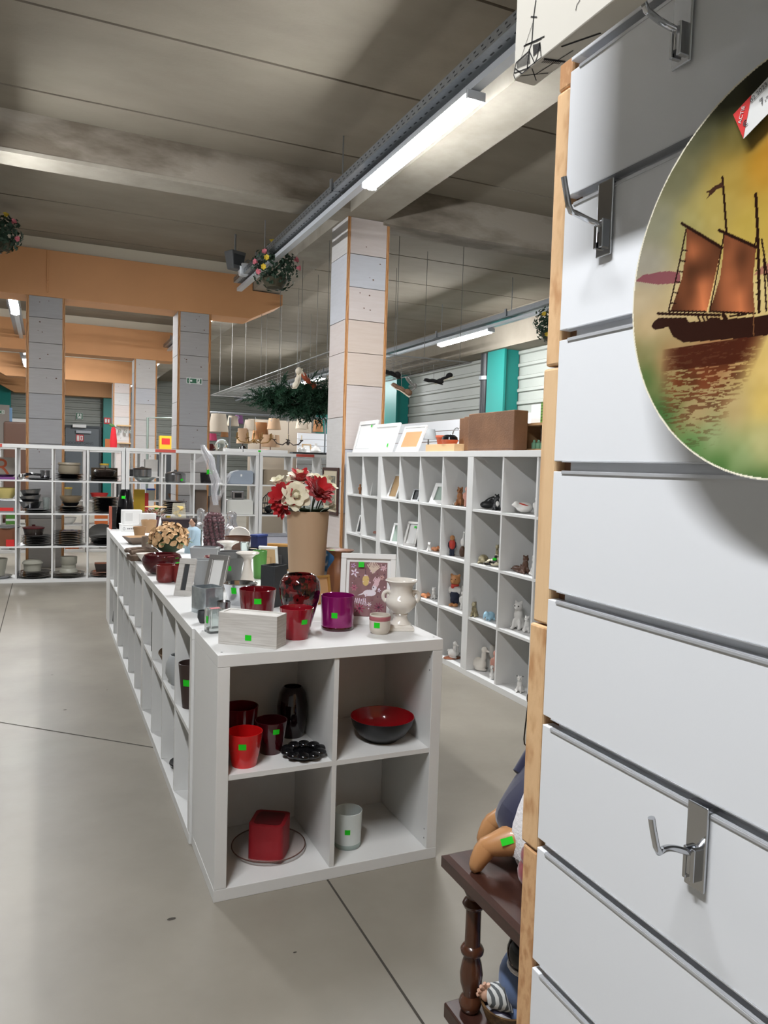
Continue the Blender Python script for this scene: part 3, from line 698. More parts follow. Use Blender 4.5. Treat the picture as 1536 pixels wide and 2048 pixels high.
MB().ell((.045, 0, .375), (.055, .057, .06), 18, 14).build('hair', M_HAIR, doll, True)
f_ = MB(); f_.ell((-.018, -.02, .365), .006, 8, 6); f_.ell((-.018, .02, .365), .006, 8, 6); f_.build('eyes', M_BLACK, doll, True)
for s in (-1, 1): MB().tube([(.03, s*.05, .28), (.02, s*.085, .22), (-.03, s*.08, .17)], [.022, .02, .014], 10).build('arm', M_NAVY, doll, True)
cu_ = G(1042, 1775, TZ)
cush = thing('heart_cushion', 'crimson cushion beside the doll on the side table', 'cushion', (cu_.x+.055, cu_.y-.045, TZ))
o = MB(); o.ell((0, 0, .045), (.085, .07, .045), 20, 12); o.ell((-.02, .01, .075), (.055, .05, .032), 18, 10); o.build('cushion_body', M_CRIM, cush, True)
# doll on the lower shelf
M_BLUE = mat('denim_blue_cloth', (92, 112, 150), 0.85, sheen=0.2)
M_STRIPE = mat('striped_knit', (196, 198, 196), 0.9, col2=(90, 94, 96), wave=False)
def stripes(name, c1, c2, scale, axis):
    m = bpy.data.materials.new(name); m.use_nodes = True; N = m.node_tree.nodes; L = m.node_tree.links; b = N['Principled BSDF']; b.inputs['Roughness'].default_value = .85
    tc = N.new('ShaderNodeTexCoord'); wv = N.new('ShaderNodeTexWave'); wv.inputs['Scale'].default_value = scale; wv.bands_direction = axis
    r = N.new('ShaderNodeValToRGB'); r.color_ramp.interpolation = 'CONSTANT'; r.color_ramp.elements[0].color = srgb(c1); r.color_ramp.elements[1].color = srgb(c2); r.color_ramp.elements[1].position = .5
    L.new(tc.outputs['Object'], wv.inputs[0]); L.new(wv.outputs['Fac'], r.inputs[0]); L.new(r.outputs[0], b.inputs['Base Color']); return m
M_STRIPE = stripes('grey_striped_sleeve', (200, 202, 200), (86, 90, 92), 36, 'X')
M_PLAID = stripes('plaid_cloth', (214, 214, 220), (62, 60, 84), 22, 'DIAGONAL')
p2 = G(1040, 2040, .16)
d2 = thing('lying_doll', 'doll in blue dress with striped sleeve on the lower table shelf', 'doll', (p2.x, p2.y, .16))
def L2(u, v, dz, k=0.0):
    q = G(u, v, .16+dz); return Vector((q.x-p2.x, q.y-p2.y, dz))
bd = L2(1035, 1960, .11)
MB().ell(bd+Vector((.03, 0, 0)), (.07, .055, .075), 20, 14).build('dress', M_BLUE, d2, True)
MB().ell(bd+Vector((.05, .01, -.06)), (.085, .07, .05), 20, 14).build('skirt', M_BLUE, d2, True)
ar = [L2(1022, 1990, .085), L2(1000, 1992, .075), L2(983, 1990, .07)]
MB().tube(ar, [.032, .028, .024], 14).build('striped_sleeve', M_STRIPE, d2, True)
h0 = L2(972, 1985, .07)
hm = MB(); hm.ell(h0, (.013, .013, .019), 12, 8)
for k, (dx, dz, ln_) in enumerate(((-.004, .020, .016), (-.008, .014, .017), (-.010, .006, .016), (-.010, -.003, .013))):
    hm.tube([h0+Vector((dx*.5, 0, dz*.5)), h0+Vector((dx, .004*(k-1.5), dz)), h0+Vector((dx*1.6-.003, .004*(k-1.5), dz*1.35))], [.006, .0055, .004], 8)
hm.tube([h0+Vector((.004, -.006, .006)), h0+Vector((.0, -.012, .018)), h0+Vector((-.003, -.012, .028))], [.006, .0055, .004], 8)
hm.build('hand', M_SKINL, d2, True, ang=80)
hb = L2(1030, 1912, .19)
MB().ell(hb+Vector((.03, 0, 0)), (.042, .042, .045), 20, 14).build('black_hair', M_BLACK, d2, True)
MB().ell(hb+Vector((.05, -.012, -.012)), (.036, .036, .042), 18, 12).build('head', M_SKINL, d2, True)
MB().ell(hb+Vector((.045, .02, .05)), (.026, .026, .03), 14, 10).build('hair_bun', M_BLACK, d2, True)
mm = MB(); mm.tube([hb+Vector((.03+.036*math.cos(a), .036*math.sin(a), -.028)) for a in [2*PI*k/20 for k in range(20)]], .005, 6, True); mm.build('lace_collar', M_LACE, d2, True)
# toy basket with plaid cloth
bk = G(975, 2062, .16)
bt = thing('cloth_basket', 'small brown basket lined with plaid cloth on the lower table shelf', 'basket', (bk.x+.055, bk.y+.005, .16))
M_WICK = mat('wicker', (110, 82, 48), 0.7, col2=(70, 50, 28), scale=60, bump=.4, bscale=90)
MB().lathe([(0, .002), (.045, .002), (.058, .035), (.062, .05), (.057, .05), (.05, .03), (0, .02)], 24).build('basket_body', M_WICK, bt, True)
MB().lathe([(.052, .04), (.05, .052), (.03, .066), (0, .07)], 18, None, 1, 1, 5, .08).build('plaid_cloth', M_PLAID, bt, True)
yb = G(1036, 2075, .16)
ya = thing('yarn_bundle', 'bundle of grey and white striped yarn in front of the lying doll', 'yarn', (yb.x, yb.y, .16))
yy = MB()
for k in range(14):
    a = k*.17; yy.tube([(-.05, -.03+.004*k, .012+.002*(k % 3)), (0, -.03+.0045*k, .035+.004*math.sin(a*5)), (.06, -.03+.005*k, .014)], .005, 6)
yy.build('strands', M_STRIPE, ya, True)
# thin cable and small toy at the far side of the plank wall
cw_ = thing('hanging_cable', 'thin black cable hanging beside the plank wall end', 'cable', GY(1062, 1400, -1.30))
o0 = GY(1062, 1400, -1.30)
pts = [GY(u, v, -1.30)-o0 for (u, v) in ((1078, 1308), (1068, 1322), (1061, 1345), (1058, 1375), (1056, 1410), (1051, 1450), (1048, 1478), (1049, 1488), (1053, 1492))]
MB().tube(pts, .0011, 6).build('cable', M_BLACK, cw_, True)
M_YEL = mat('yellow_plastic', (206, 176, 60), 0.4); M_BLU = mat('royal_blue', (40, 66, 140), 0.4)
for (u, v, m_, lab) in ((1069, 1395, M_YEL, 'small black and yellow ring toy behind the plank wall end'), (1070, 1462, M_BLU, 'small blue toy behind the plank wall end below the yellow one')):
    pt = GY(u, v, -1.32); tt = thing('ring_toy', lab, 'toy', pt)
    MB().tube([(.011*math.cos(a), 0, .011*math.sin(a)) for a in [2*PI*k/16 for k in range(16)]], .003, 8, True).build('ring', M_BLACK, tt, True)
    MB().ell((0, .002, 0), (.008, .003, .009), 12, 8).build('disc', m_, tt, True)
    MB().tube([(0, 0, .012), (.02, -.1, .05), (.03, -.17, .06)], .0008, 5).build('string', M_BLACK, tt, True)
# ================================================================== HELPERS FOR GOODS
ZT = 0.77
def AD(u, v, P, off=0.0):                    # point on the pixel's ray at the depth of P
    return CAM + ray(u, v)*((Vector(P)-CAM).dot(fw)+off)
def base(u, v, r, z=ZT):                      # centre of a round base whose front touches pixel (u, v)
    p = G(u, v, z); d = p-CAM; d.z = 0; return p+d.normalized()*r
def cup(rb, rt, h, th=0.003, mid=None, foot=0.0):
    pr_ = [(0, 0), (rb, 0)]
    if mid: pr_ += mid
    pr_ += [(rt, h), (rt-th*0.5, h+0.0008), (rt-th, h)]
    if mid: pr_ += [(r-th, max(z, th*2)) for (r, z) in reversed(mid)]
    pr_ += [(rb-th, th*2+foot), (0, th*2+foot)]
    return pr_
def prof_r(prof, z):
    out = [p for p in prof]
    for a, b in zip(out, out[1:]):
        if a[1] <= z <= b[1] and b[1] > a[1]: return a[0]+(b[0]-a[0])*(z-a[1])/(b[1]-a[1])
    return max(p[0] for p in out)
def sticker(parent, prof, z0, az, w_=0.022, h_=0.016, m=None, name='price_sticker', sx=1, sy=1):
    """small price sticker wrapped on a turned surface"""
    vs = []; n = 6
    for zz in (z0-h_/2, z0+h_/2):
        r = prof_r(prof, zz)+0.0006
        for k in range(n+1):
            a = az+(k/n-0.5)*w_/max(r, 0.01); vs.append((r*math.cos(a)*sx, r*math.sin(a)*sy, zz))
    return MB().add(vs, [(k, k+1, n+2+k, n+1+k) for k in range(n)]).build(name, m or M_GREEN, parent)
def flat_sticker(parent, c, ax, az_, w_=0.022, h_=0.016, m=None, name='price_sticker'):
    ax = Vector(ax).normalized()*w_/2; az_ = Vector(az_).normalized()*h_/2; c = Vector(c)
    return MB().add([c-ax-az_, c+ax-az_, c+ax+az_, c-ax+az_], [(0, 1, 2, 3)]).build(name, m or M_GREEN, parent)
def turned(name, label, cat, u, v, prof, m, z=ZT, seg=40, stick=None, pn='body', group=None, P=None, **kw):
    rb = prof[1][0] if prof[0][0] == 0 else prof[0][0]
    P = P if P is not None else base(u, v, rb, z)
    t = thing(name, label, cat, P, group=group)
    MB().lathe(prof, seg, **kw).build(pn, m, t, True, ang=50)
    if stick: sticker(t, prof, stick[0], toward(P)+stick[1], *(stick[2:] if len(stick) > 2 else ()))
    return t, P
def frame_item(name, label, P, w_, h_, rotz, tilt, bw, m_frame, m_in, th=0.016, m_mat=None, matw=0.0, picture=None, strut=True, m_back=None, cat='picture frame', stick=None, rollz=0):
    """picture frame leaning back; local x = width, -y = front; P = middle of its bottom edge"""
    t = thing(name, label, cat, P, rot=(-tilt, rollz, rotz))
    t.rotation_euler = (Matrix.Rotation(rotz, 3, 'Z') @ Matrix.Rotation(-tilt, 3, 'X')).to_euler()
    a, c = w_/2, w_/2-bw
    for nm, b in (('rail', (-a, 0, 0, a, th, bw)), ('rail', (-a, 0, h_-bw, a, th, h_)), ('stile', (-a, 0, bw, -c, th, h_-bw)), ('stile', (c, 0, bw, a, th, h_-bw))):
        boxpart('frame_'+nm, *b, m_frame, t, 0.002 if bw > 0.012 else 0.001)
    boxpart('frame_back', -c, th*0.6, bw, c, th*0.9, h_-bw, m_back or m_in, t)
    if m_mat:
        mb = MB(); e = matw; y = th*0.45
        mb.box(-c, y, bw, c, y+.001, bw+e); mb.box(-c, y, h_-bw-e, c, y+.001, h_-bw); mb.box(-c, y, bw+e, -c+e, y+.001, h_-bw-e); mb.box(c-e, y, bw+e, c, y+.001, h_-bw-e)
        mb.build('passe_partout', m_mat, t)
    if picture: picture(t, c, bw, h_, th)
    else: boxpart('frame_picture', -c, th*0.5, bw, c, th*0.58, h_-bw, m_in, t)
    if strut:
        MB().add([(-.012, th, h_*.62), (.012, th, h_*.62), (.02, h_*.62*math.tan(tilt)*2+th, .004*0), (-.02, h_*.62*math.tan(tilt)*2+th, 0)], [(0, 1, 2, 3)]).build('easel_strut', m_back or m_in, t)
    if stick: flat_sticker(t, (stick[0]*w_, -0.0008, stick[1]*h_), (1, 0, 0), (0, 0, 1), *(stick[2:]))
    return t
def figure(name, label, cat, P, rotz, blobs, m, vox=0.004, group=None, parts=(), scale=1.0):
    """small ornament: overlapping rounded masses fused into one continuous skin; parts = (name, blobs, material)"""
    t = thing(name, label, cat, P, rotz, group)
    def mk(nm, bl, mm, v):
        mb = MB()
        for b in bl:
            c, r = b[0], b[1]; rot = b[2] if len(b) > 2 else None
            mb.ell(Vector(c)*scale, tuple(x*scale for x in (r if hasattr(r, '__len__') else (r, r, r))), 14, 10, rot)
        o = mb.build(nm, mm, t, True)
        if v and len(bl) > 1:
            md = o.modifiers.new('fuse', 'REMESH'); md.mode = 'VOXEL'; md.voxel_size = v*scale; md.use_smooth_shade = True
            sm = o.modifiers.new('soft', 'SMOOTH'); sm.factor = 0.6; sm.iterations = 4
        return o
    mk('body', blobs, m, vox)
    for p_ in parts: mk(p_[0], p_[1], p_[2], p_[3] if len(p_) > 3 else 0)
    return t
def leafmesh(name, w_, l_, m, curl=0.2, cupd=0.15, n=5, tip=1.0):
    """one petal or leaf: base at origin, length along +z, curling to +y"""
    vs = []; fs = []
    for i in range(n+1):
        s = i/n; q_ = (s**tip-.58)/.66; wd = w_/2*math.sqrt(max(.04, 1-q_*q_))
        for k in (-1, -0.5, 0, 0.5, 1):
            vs.append((k*wd, curl*l_*s*s-cupd*w_*(k*k)*s, l_*s*(1-0.12*curl*s)-(0.22*l_*k*k*max(0, s-.5)*2)))
    for i in range(n):
        for k in range(4): fs.append((i*5+k, i*5+k+1, i*5+k+6, i*5+k+5))
    return MB().add(vs, fs).mesh(name, m, True, 80)
def put(name, me, parent, Mx):
    o = link(name, me, parent); o.matrix_local = Mx; return o
def frame_to(d, roll=0.0):
    """matrix whose z axis points along d"""
    d = Vector(d).normalized(); return (d.to_track_quat('Z', 'Y').to_matrix().to_4x4()) @ Matrix.Rotation(roll, 4, 'Z')

# goods materials
M_RED = mat('red_glass', (196, 22, 24), 0.08, coat=0.6, var=0.08, scale=6)
M_DRED = mat('dark_red_glass', (104, 14, 24), 0.08, coat=0.6)
M_VDRED = mat('wine_glass_red', (58, 8, 16), 0.06, coat=0.7)
M_TUMB = mat('red_tumbler_glass', (136, 20, 34), 0.08, coat=0.6, var=0.1, scale=5)
M_PURP = mat('magenta_glass', (140, 24, 104), 0.12, 0.35, coat=0.6)
M_SPECK = mat('speckled_wine_glaze', (92, 18, 20), 0.08, col2=(18, 8, 8), scale=38, thr=(0.46, 0.52), coat=0.7)
M_BEIGE = mat('beige_card_vase', (184, 155, 125), 0.55, var=0.03, scale=3)
M_WOODV = mat('brown_wood', (128, 82, 50), 0.5, col2=(104, 62, 36), scale=6, wave=True, stretch=(1, 1, .2))
M_PAINTW = mat('white_washed_wood', (205, 202, 197), 0.7, col2=(184, 180, 174), scale=5, stretch=(2, 2, 40), thr=(.35, .65))
M_PORC = mat('cream_porcelain', (226, 221, 212), 0.12, coat=0.6)
M_STONE = mat('stoneware_cream', (206, 198, 186), 0.5, var=0.03, scale=20); M_ROSEB = mat('rose_glaze_band', (164, 96, 102), 0.35)
M_GREY = mat('grey_ceramic', (118, 120, 120), 0.5); M_LGREY = mat('pale_grey_ceramic', (160, 163, 164), 0.5); M_DGREY = mat('charcoal_matte', (52, 54, 56), 0.55)
M_GGREEN = mat('leaf_green_glass', (92, 152, 76), 0.3); M_SAGE = mat('sage_ceramic', (146, 164, 152), 0.45)
M_GLASS = mat('clear_glass', (235, 242, 240), 0.03, trans=0.9, ior=1.45)
M_SMOKE = mat('smoked_glass', (120, 112, 100), 0.05, trans=0.75)
M_MERC = mat('mercury_glass', (196, 204, 206), 0.08, 0.55, col2=(140, 148, 152), scale=14)
M_GOLDC = mat('gold_brown_ceramic', (166, 130, 92), 0.45, var=0.06, scale=10); M_TAUPE = mat('taupe_ceramic', (116, 100, 88), 0.6, var=0.06, scale=20)
M_TWIG = mat('twig_wood', (126, 106, 90), 0.8, col2=(84, 68, 58), scale=30, bump=.4)
M_AUB = mat('aubergine_ceramic', (38, 24, 32), 0.3); M_BURG = mat('burgundy_glaze', (70, 16, 22), 0.1, coat=0.7); M_BRICK = mat('brick_red_glaze', (122, 44, 42), 0.2, coat=0.4)
M_FRW = mat('white_frame_paint', (224, 224, 222), 0.4); M_SILV = mat('silver_frame', (160, 158, 154), 0.35, 0.6); M_GOLDF = mat('gold_frame', (176, 132, 70), 0.4, 0.3)
M_CARD = mat('brown_card', (182, 142, 100), 0.8); M_KRAFT = mat('kraft_tan', (196, 164, 122), 0.8); M_PAPER = mat('white_paper', (226, 226, 224), 0.7)
M_PAPERP = mat('pink_label', (204, 120, 124), 0.6)
M_ROSE = mat('cream_petal', (232, 226, 200), 0.7, sheen=.2); M_REDP = mat('red_petal', (182, 18, 28), 0.7, sheen=.2); M_LEAF = mat('dark_leaf', (40, 58, 34), 0.6); M_LEAF2 = mat('fresh_leaf', (78, 104, 52), 0.6)
M_DRY = mat('dried_petal', (208, 172, 130), 0.8, var=.12, scale=60); M_DRY2 = mat('dried_flower_pink', (176, 120, 104), 0.8)
M_CELLO = mat('cellophane', (245, 245, 248), 0.1, alpha=0.28, spec=1.0, coat=0.5)
M_FOIL = mat('silver_foil', (214, 214, 218), 0.16, 0.9, bump=.5, bscale=30)
M_PEB = mat('wine_red_pebble', (70, 14, 26), 0.3)
M_CELLB = mat('clear_bag_film', (245, 245, 248), 0.1, alpha=0.045, spec=1.0)
M_CREAMW = mat('candle_wax', (220, 206, 180), 0.5)
M_BROWNB = mat('brown_glaze', (86, 54, 38), 0.3)
M_CANDLER = mat('red_candle_wax', (142, 24, 34), 0.5, var=.08, scale=14, bump=.2, bscale=20)
M_FROST = mat('white_opal_glass', (214, 222, 220), 0.15, coat=.5)

# ================================================================== ISLAND TOP, NEAR END
# white washed planter box
a, b, c = G(436, 1287), G(553, 1299), G(567, 1290)
ang = math.atan2((b-a).y, (b-a).x); W_ = (b-a).length; D_ = 0.075; H_ = 0.103
t = thing('planter_box', 'long low whitewashed wooden planter box at the near left corner of the island', 'box', a, ang)
for nm, bb in (('box_side', (0, 0, 0.008, W_, 0.010, H_)), ('box_side', (0, D_-.010, 0.008, W_, D_, H_)), ('box_end', (0, .010, .008, .010, D_-.010, H_)), ('box_end', (W_-.010, .010, .008, W_, D_-.010, H_)), ('box_base', (0, 0, 0, W_, D_, .008))):
    boxpart(nm, *bb, M_PAINTW, t, 0.0012)
boxpart('box_liner', .010, .010, .008, W_-.010, D_-.010, H_-.003, M_PAINTW, t)
flat_sticker(t, (W_*.52, -0.0008, H_*.27), (1, 0, 0), (0, 0, 1), .022, .018)
# red tumbler in front
pf = cup(.041, .057, .103, .003, [(.048, .04)]); turned('glass_pot', 'bright wine red tapered glass pot at the near edge, right of the planter box', 'pot', 592, 1281, pf, M_TUMB, stick=(.062, .55))
pf = cup(.056, .068, .118, .003, [(.061, .05)]); turned('glass_pot', 'dark red round pot behind the white planter box', 'pot', 514, 1247, pf, M_DRED, stick=(.082, .02, .026, .02))
pf = [(0, 0), (.036, 0), (.042, .01), (.056, .06), (.069, .11), (.073, .145), (.069, .172), (.056, .190), (.046, .196), (.043, .193), (.05, .18), (.06, .14), (.05, .07), (.03, .02), (0, .02)]
turned('glazed_vase', 'dark red vase with black speckled glaze and narrow mouth', 'vase', 598, 1262, pf, M_SPECK, seg=48)
pf = cup(.055, .0605, .121, .003, [(.057, .02), (.059, .07)], foot=.008)
t, P = turned('glass_pot', 'magenta purple glass pot in front of the framed bird print', 'pot', 674, 1264, pf, M_PURP, stick=(.058, -.18, .021, .019))
MB().lathe([(.0556, .001), (.0575, .004), (.0572, .012), (.0558, .014)], 40).build('glass_foot', M_VDRED, t, True)
# small ribbed cup
P = base(759, 1270, .031)
t = thing('small_cup', 'small cream ribbed cup with rose band at the near edge', 'cup', P)
pf = cup(.028, .036, .066, .003, [(.034, .008), (.0365, .02), (.037, .05)])
MB().lathe(pf, 36).build('body', M_STONE, t, True); MB().lathe([(.0368, .047), (.0378, .049), (.0376, .060), (.0366, .062)], 36).build('glaze_band', M_ROSEB, t, True)
sticker(t, [(.037, 0), (.0378, .07)], .034, toward(P)-.28, .021, .019)
# white urn
P = base(800, 1263, .045); d_ = toward(P)
t = thing('ceramic_urn', 'glossy white ceramic urn with ring handles on a square foot', 'urn', P, d_+PI/2+.12)
MB().taper(.092, .092, .092, .092, 0, .012).taper(.092, .092, .066, .066, .012, .020).build('square_foot', M_PORC, t, bevel=.003)
MB().lathe([(0, .018), (.038, .020), (.030, .030), (.024, .045), (.026, .052), (.028, .054), (.026, .058), (.040, .070), (.053, .085), (.057, .10), (.052, .113), (.043, .122), (.040, .135), (.041, .15), (.046, .163), (.055, .172), (.059, .176), (.056, .179), (.048, .172), (.038, .15), (.038, .12), (.048, .10), (.03, .07), (0, .065)], 44).build('bowl', M_PORC, t, True, ang=60)
for s in (-1, 1):
    MB().tube([(s*(.050+.016*math.cos(q)), 0, .118+.019*math.sin(q)) for q in [2*PI*k/18 for k in range(18)]], .0065, 10, True).build('ring_handle', M_PORC, t, True)
    MB().tube([(s*(.056+.010*math.cos(q)), .004, .118+.012*math.sin(q)) for q in [2*PI*k/14 for k in range(14)]], .004, 8, True).build('handle_scroll', M_PORC, t, True)
# framed folk print
def bird_print(t, c, bw, h_, th):
    w_ = 2*(c-.012); hh = h_-2*bw-.024
    def fn(X, Z):
        out = np.zeros((len(X), 3))+np.array((128, 92, 94.)); S = w_/1.0
        x = X/w_; z = Z/hh
        out += (vnoise(X, Z, 60, 2)-.5)[:, None]*14
        def disc(cx, cz, r, col): out[np.hypot(x-cx, (z-cz)*hh/w_) < r] = col
        def flower(cx, cz, r, n, col, cen):
            a = np.arctan2((z-cz)*hh/w_, x-cx); d = np.hypot(x-cx, (z-cz)*hh/w_); out[d < r*(.62+.38*np.cos(n*a))] = col; disc(cx, cz, r*.25, cen)
        pk = (214, 178, 186); lav = (222, 208, 224); gold = (206, 176, 110); plum = (116, 34, 66); rose = (178, 96, 120)
        flower(-.36, .30, .11, 5, lav, (150, 100, 120)); flower(.40, .40, .09, 8, pk, (190, 150, 160)); flower(.36, .22, .07, 9, (206, 168, 160), (120, 60, 60)); flower(-.40, .43, .07, 5, (190, 160, 200), plum)
        flower(-.36, .02, .09, 6, rose, plum); flower(.30, -.33, .13, 9, plum, (60, 20, 40)); flower(-.2, -.36, .14, 8, (138, 40, 74), (70, 20, 44)); flower(.05, -.28, .06, 6, lav, gold); flower(.42, -.05, .05, 6, pk, gold); flower(.3, -.02, .05, 5, lav, plum)
        for k in range(9):
            a = .45+k*.24; q = (.12+.2*math.cos(a), .36+.13*math.sin(a)*1.0)
            out[segd(x, z, (.12, .30), q) < .012] = (206, 186, 170)
        for k in range(14):
            q0 = (.14+.03*(k % 5), .16-.05*(k//5)-.02*(k % 3)); out[segd(x, z, q0, (q0[0]+.05, q0[1]+.06)) < .012] = pk
        out[segd(x, z, (-.08, .38), (-.05, .12)) < .01] = (90, 60, 70)
        out[np.hypot((x+.06)/.09, (z-.16)/.10) < 1] = gold
        # bird
        out[np.hypot((x-.05)/.17, (z+.07)/.06) < 1] = (222, 214, 222); out[np.hypot((x-.17)/.06, (z-.02)/.05) < 1] = (222, 214, 222)
        out[inpoly(x, z, [(.2, .03), (.19, .09), (.24, .02)])] = (222, 214, 222); out[inpoly(x, z, [(-.1, -.06), (-.26, -.12), (-.12, -.10)])] = (222, 214, 222)
        for k in range(7): out[segd(x, z, (-.36+.05*k, -.18), (-.33+.05*k, -.24-.01*k)) < .01] = lav
        rs = np.random.RandomState(4)
        for k in range(60):
            q = (rs.uniform(-.47, .47), rs.uniform(-.48, .48)); disc(q[0], q[1], rs.uniform(.008, .02), [pk, lav, plum, (90, 56, 70)][k % 4])
        return out
    painted('bird_print', 110, 150, fn, w_, hh, M_PRINT, t, loc=(0, th*.35, h_/2))
ang = -.42
Pm = G(733, 1250)
fr = frame_item('picture_frame', 'white frame with folk print of a white bird, behind the purple pot', Pm, .205, .265, ang, R(15), .02, M_FRW, M_PAPER, th=.02, m_mat=M_PAPER, matw=.012, picture=bird_print, m_back=M_CARD, stick=(-.13, .84, .021, .02))
# brown vase behind the frame
pf = [(0, 0), (.045, 0), (.055, .03), (.062, .07), (.055, .11), (.035, .14), (.026, .155), (.028, .168), (.05, .188), (.062, .196), (.064, .199), (.058, .199), (.03, .18), (.02, .15), (0, .14)]
t, P = turned('wooden_vase', 'brown turned wooden vase with flared mouth behind the framed bird print', 'vase', 678, 1190, pf, M_WOODV)
flat_sticker(t, (.045*math.cos(toward(P)-.9), .045*math.sin(toward(P)-.9), .2), (1, .2, 0), (0, 1, 0), .026, .018)
# tall beige vase
pf = cup(.076, .097, .37, .004, [(.084, .12), (.093, .3)])
tv, PV = turned('floor_vase', 'tall beige tapered vase holding cream roses and red flowers', 'vase', 612, 1188, pf, M_BEIGE, seg=48)
fl = thing('bouquet', 'bouquet of artificial cream roses and red petalled flowers in the tall beige vase', 'bouquet', PV+Vector((0, 0, .30)))
petR = leafmesh('petal', .052, .050, M_ROSE, .35, .25); petS = leafmesh('petal', .034, .036, M_ROSE, .1, .4); petB = leafmesh('petal', .044, .056, M_ROSE, .05, .5)
petRed = leafmesh('petal', .032, .062, M_REDP, .25, .35, tip=1.0); leafG = leafmesh('leaf', .05, .09, M_LEAF, .3, .2)
O = fl.location
def stem_to(parent, p, m=M_LEAF):
    q = Vector(p); MB().tube([(q.x*.15, q.y*.15, .0), (q.x*.6, q.y*.6, q.z*.6), q], .003, 6).build('stem', m, parent, True)
def rose(u, v, off, dirn, s=1.0, open_=1.0, nm='rose'):
    p = AD(u, v, PV, off)-O
    h = MB().ell((0, 0, 0), .013*s, 10, 8).build(nm, M_ROSE, fl, True); h.matrix_local = Matrix.Translation(p) @ frame_to(dirn)
    for k in range(5): put('petal', petS, h, Matrix.Rotation(k*1.2566, 4, 'Z') @ Matrix.Translation((0, .006*s, -.008)) @ Matrix.Rotation(-.25*open_, 4, 'X') @ Matrix.Scale(s*.95, 4))
    for k in range(6): put('petal', petR, h, Matrix.Rotation(k*1.047+.4, 4, 'Z') @ Matrix.Translation((0, .010*s, -.014)) @ Matrix.Rotation(-.75*open_, 4, 'X') @ Matrix.Scale(s, 4))
    if open_ > .8:
        for k in range(6): put('petal', petR, h, Matrix.Rotation(k*1.047, 4, 'Z') @ Matrix.Translation((0, .012*s, -.018)) @ Matrix.Rotation(-1.15*open_, 4, 'X') @ Matrix.Scale(s*1.1, 4))
    stem_to(fl, p)
tc = (CAM-PV).normalized(); side = Vector((-tc.y, tc.x, 0))
rose(592, 990, -.13, tc+Vector((0, 0, .25)), 1.08, 1.0); rose(600, 952, -.01, Vector((0, 0, 1))+tc*.45, 1.05, 1.0); rose(557, 965, -.01, Vector((-.35, 0, 1))+tc*.3, .9, .35)
rose(635, 958, .02, Vector((.35, 0, 1))+tc*.4, .85, .6); rose(658, 976, -.03, Vector((.55, -.2, .8))+tc*.2, .95, .35); rose(664, 1012, -.02, Vector((.9, -.3, .25)), .75, .5); rose(655, 958, .04, Vector((.3, 0, 1)), .7, .4)
def redflower(u, v, off, dirn, n=14, s=1.0):
    p = AD(u, v, PV, off)-O
    h = MB().ell((0, 0, 0), (.014*s, .014*s, .01*s), 10, 8).build('red_flower', M_REDP, fl, True); h.matrix_local = Matrix.Translation(p) @ frame_to(dirn)
    for k in range(n): put('petal', petRed, h, Matrix.Rotation(k*2*PI/n+random.uniform(-.1, .1), 4, 'Z') @ Matrix.Rotation(-(.3 if k % 3 == 0 else .6 if k % 3 == 1 else .95), 4, 'X') @ Matrix.Scale(s*random.uniform(.85, 1.1), 4))
    stem_to(fl, p)
redflower(574, 998, -.07, Vector((-.8, -.2, .5))+tc*.6, 34, 1.4); redflower(632, 990, -.10, Vector((.5, 0, .6))+tc*.7, 36, 1.4); redflower(601, 970, .0, Vector((0, 0, 1))+tc*.35, 30, 1.3); redflower(571, 1018, -.06, Vector((-.9, -.2, -.1))+tc*.4, 16, .95)
for k in range(9):
    a = k*.7; put('leaf', leafG, fl, Matrix.Translation((.05*math.cos(a), .05*math.sin(a), .05)) @ Matrix.Rotation(a-PI/2, 4, 'Z') @ Matrix.Rotation(-.8, 4, 'X'))
# dark moss in the mouth of the vase
MB().lathe([(0, .045), (.05, .042), (.088, .030), (.08, .0), (0, 0)], 20, None, 1, 1, 7, .03).build('foliage_mass', M_LEAF, fl, True)

# blue picture behind the vase
P = G(655, 1172)
def sky_print(t, c, bw, h_, th):
    def fn(X, Z):
        n = vnoise(X, Z, 45, 5)*.6+vnoise(X, Z, 110, 6)*.4; a = np.clip((n-.45)*4, 0, 1)[:, None]; return np.array((58, 120, 182.))*(1-a)+np.array((206, 218, 230.))*a
    painted('sky_print', 40, 50, fn, 2*c, h_-2*bw, M_PRINT, t, loc=(0, th*.4, h_/2))
frame_item('picture_frame', 'white frame with blue sky picture, half hidden right of the beige vase', G(652, 1180), .14, .2, -.15, R(10), .012, M_FRW, M_PAPER, picture=sky_print)
frame_item('picture_frame', 'small gold frame standing behind the brown wooden vase', G(648, 1208), .09, .12, .3, R(12), .01, M_GOLDF, M_CARD)

# black square vase
P = G(548, 1216); t = thing('square_vase', 'matte black square vase in front of the tall beige vase', 'vase', P, .62)
W_, D_, H_ = .082, .072, .168
for nm, bb in (('vase_wall', (0, 0, 0, W_, .006, H_)), ('vase_wall', (0, D_-.006, 0, W_, D_, H_)), ('vase_wall', (0, .006, 0, .006, D_-.006, H_)), ('vase_wall', (W_-.006, .006, 0, W_, D_-.006, H_)), ('vase_base', (.006, .006, 0, W_-.006, D_-.006, .02))):
    boxpart(nm, *bb, M_DGREY, t, .001)
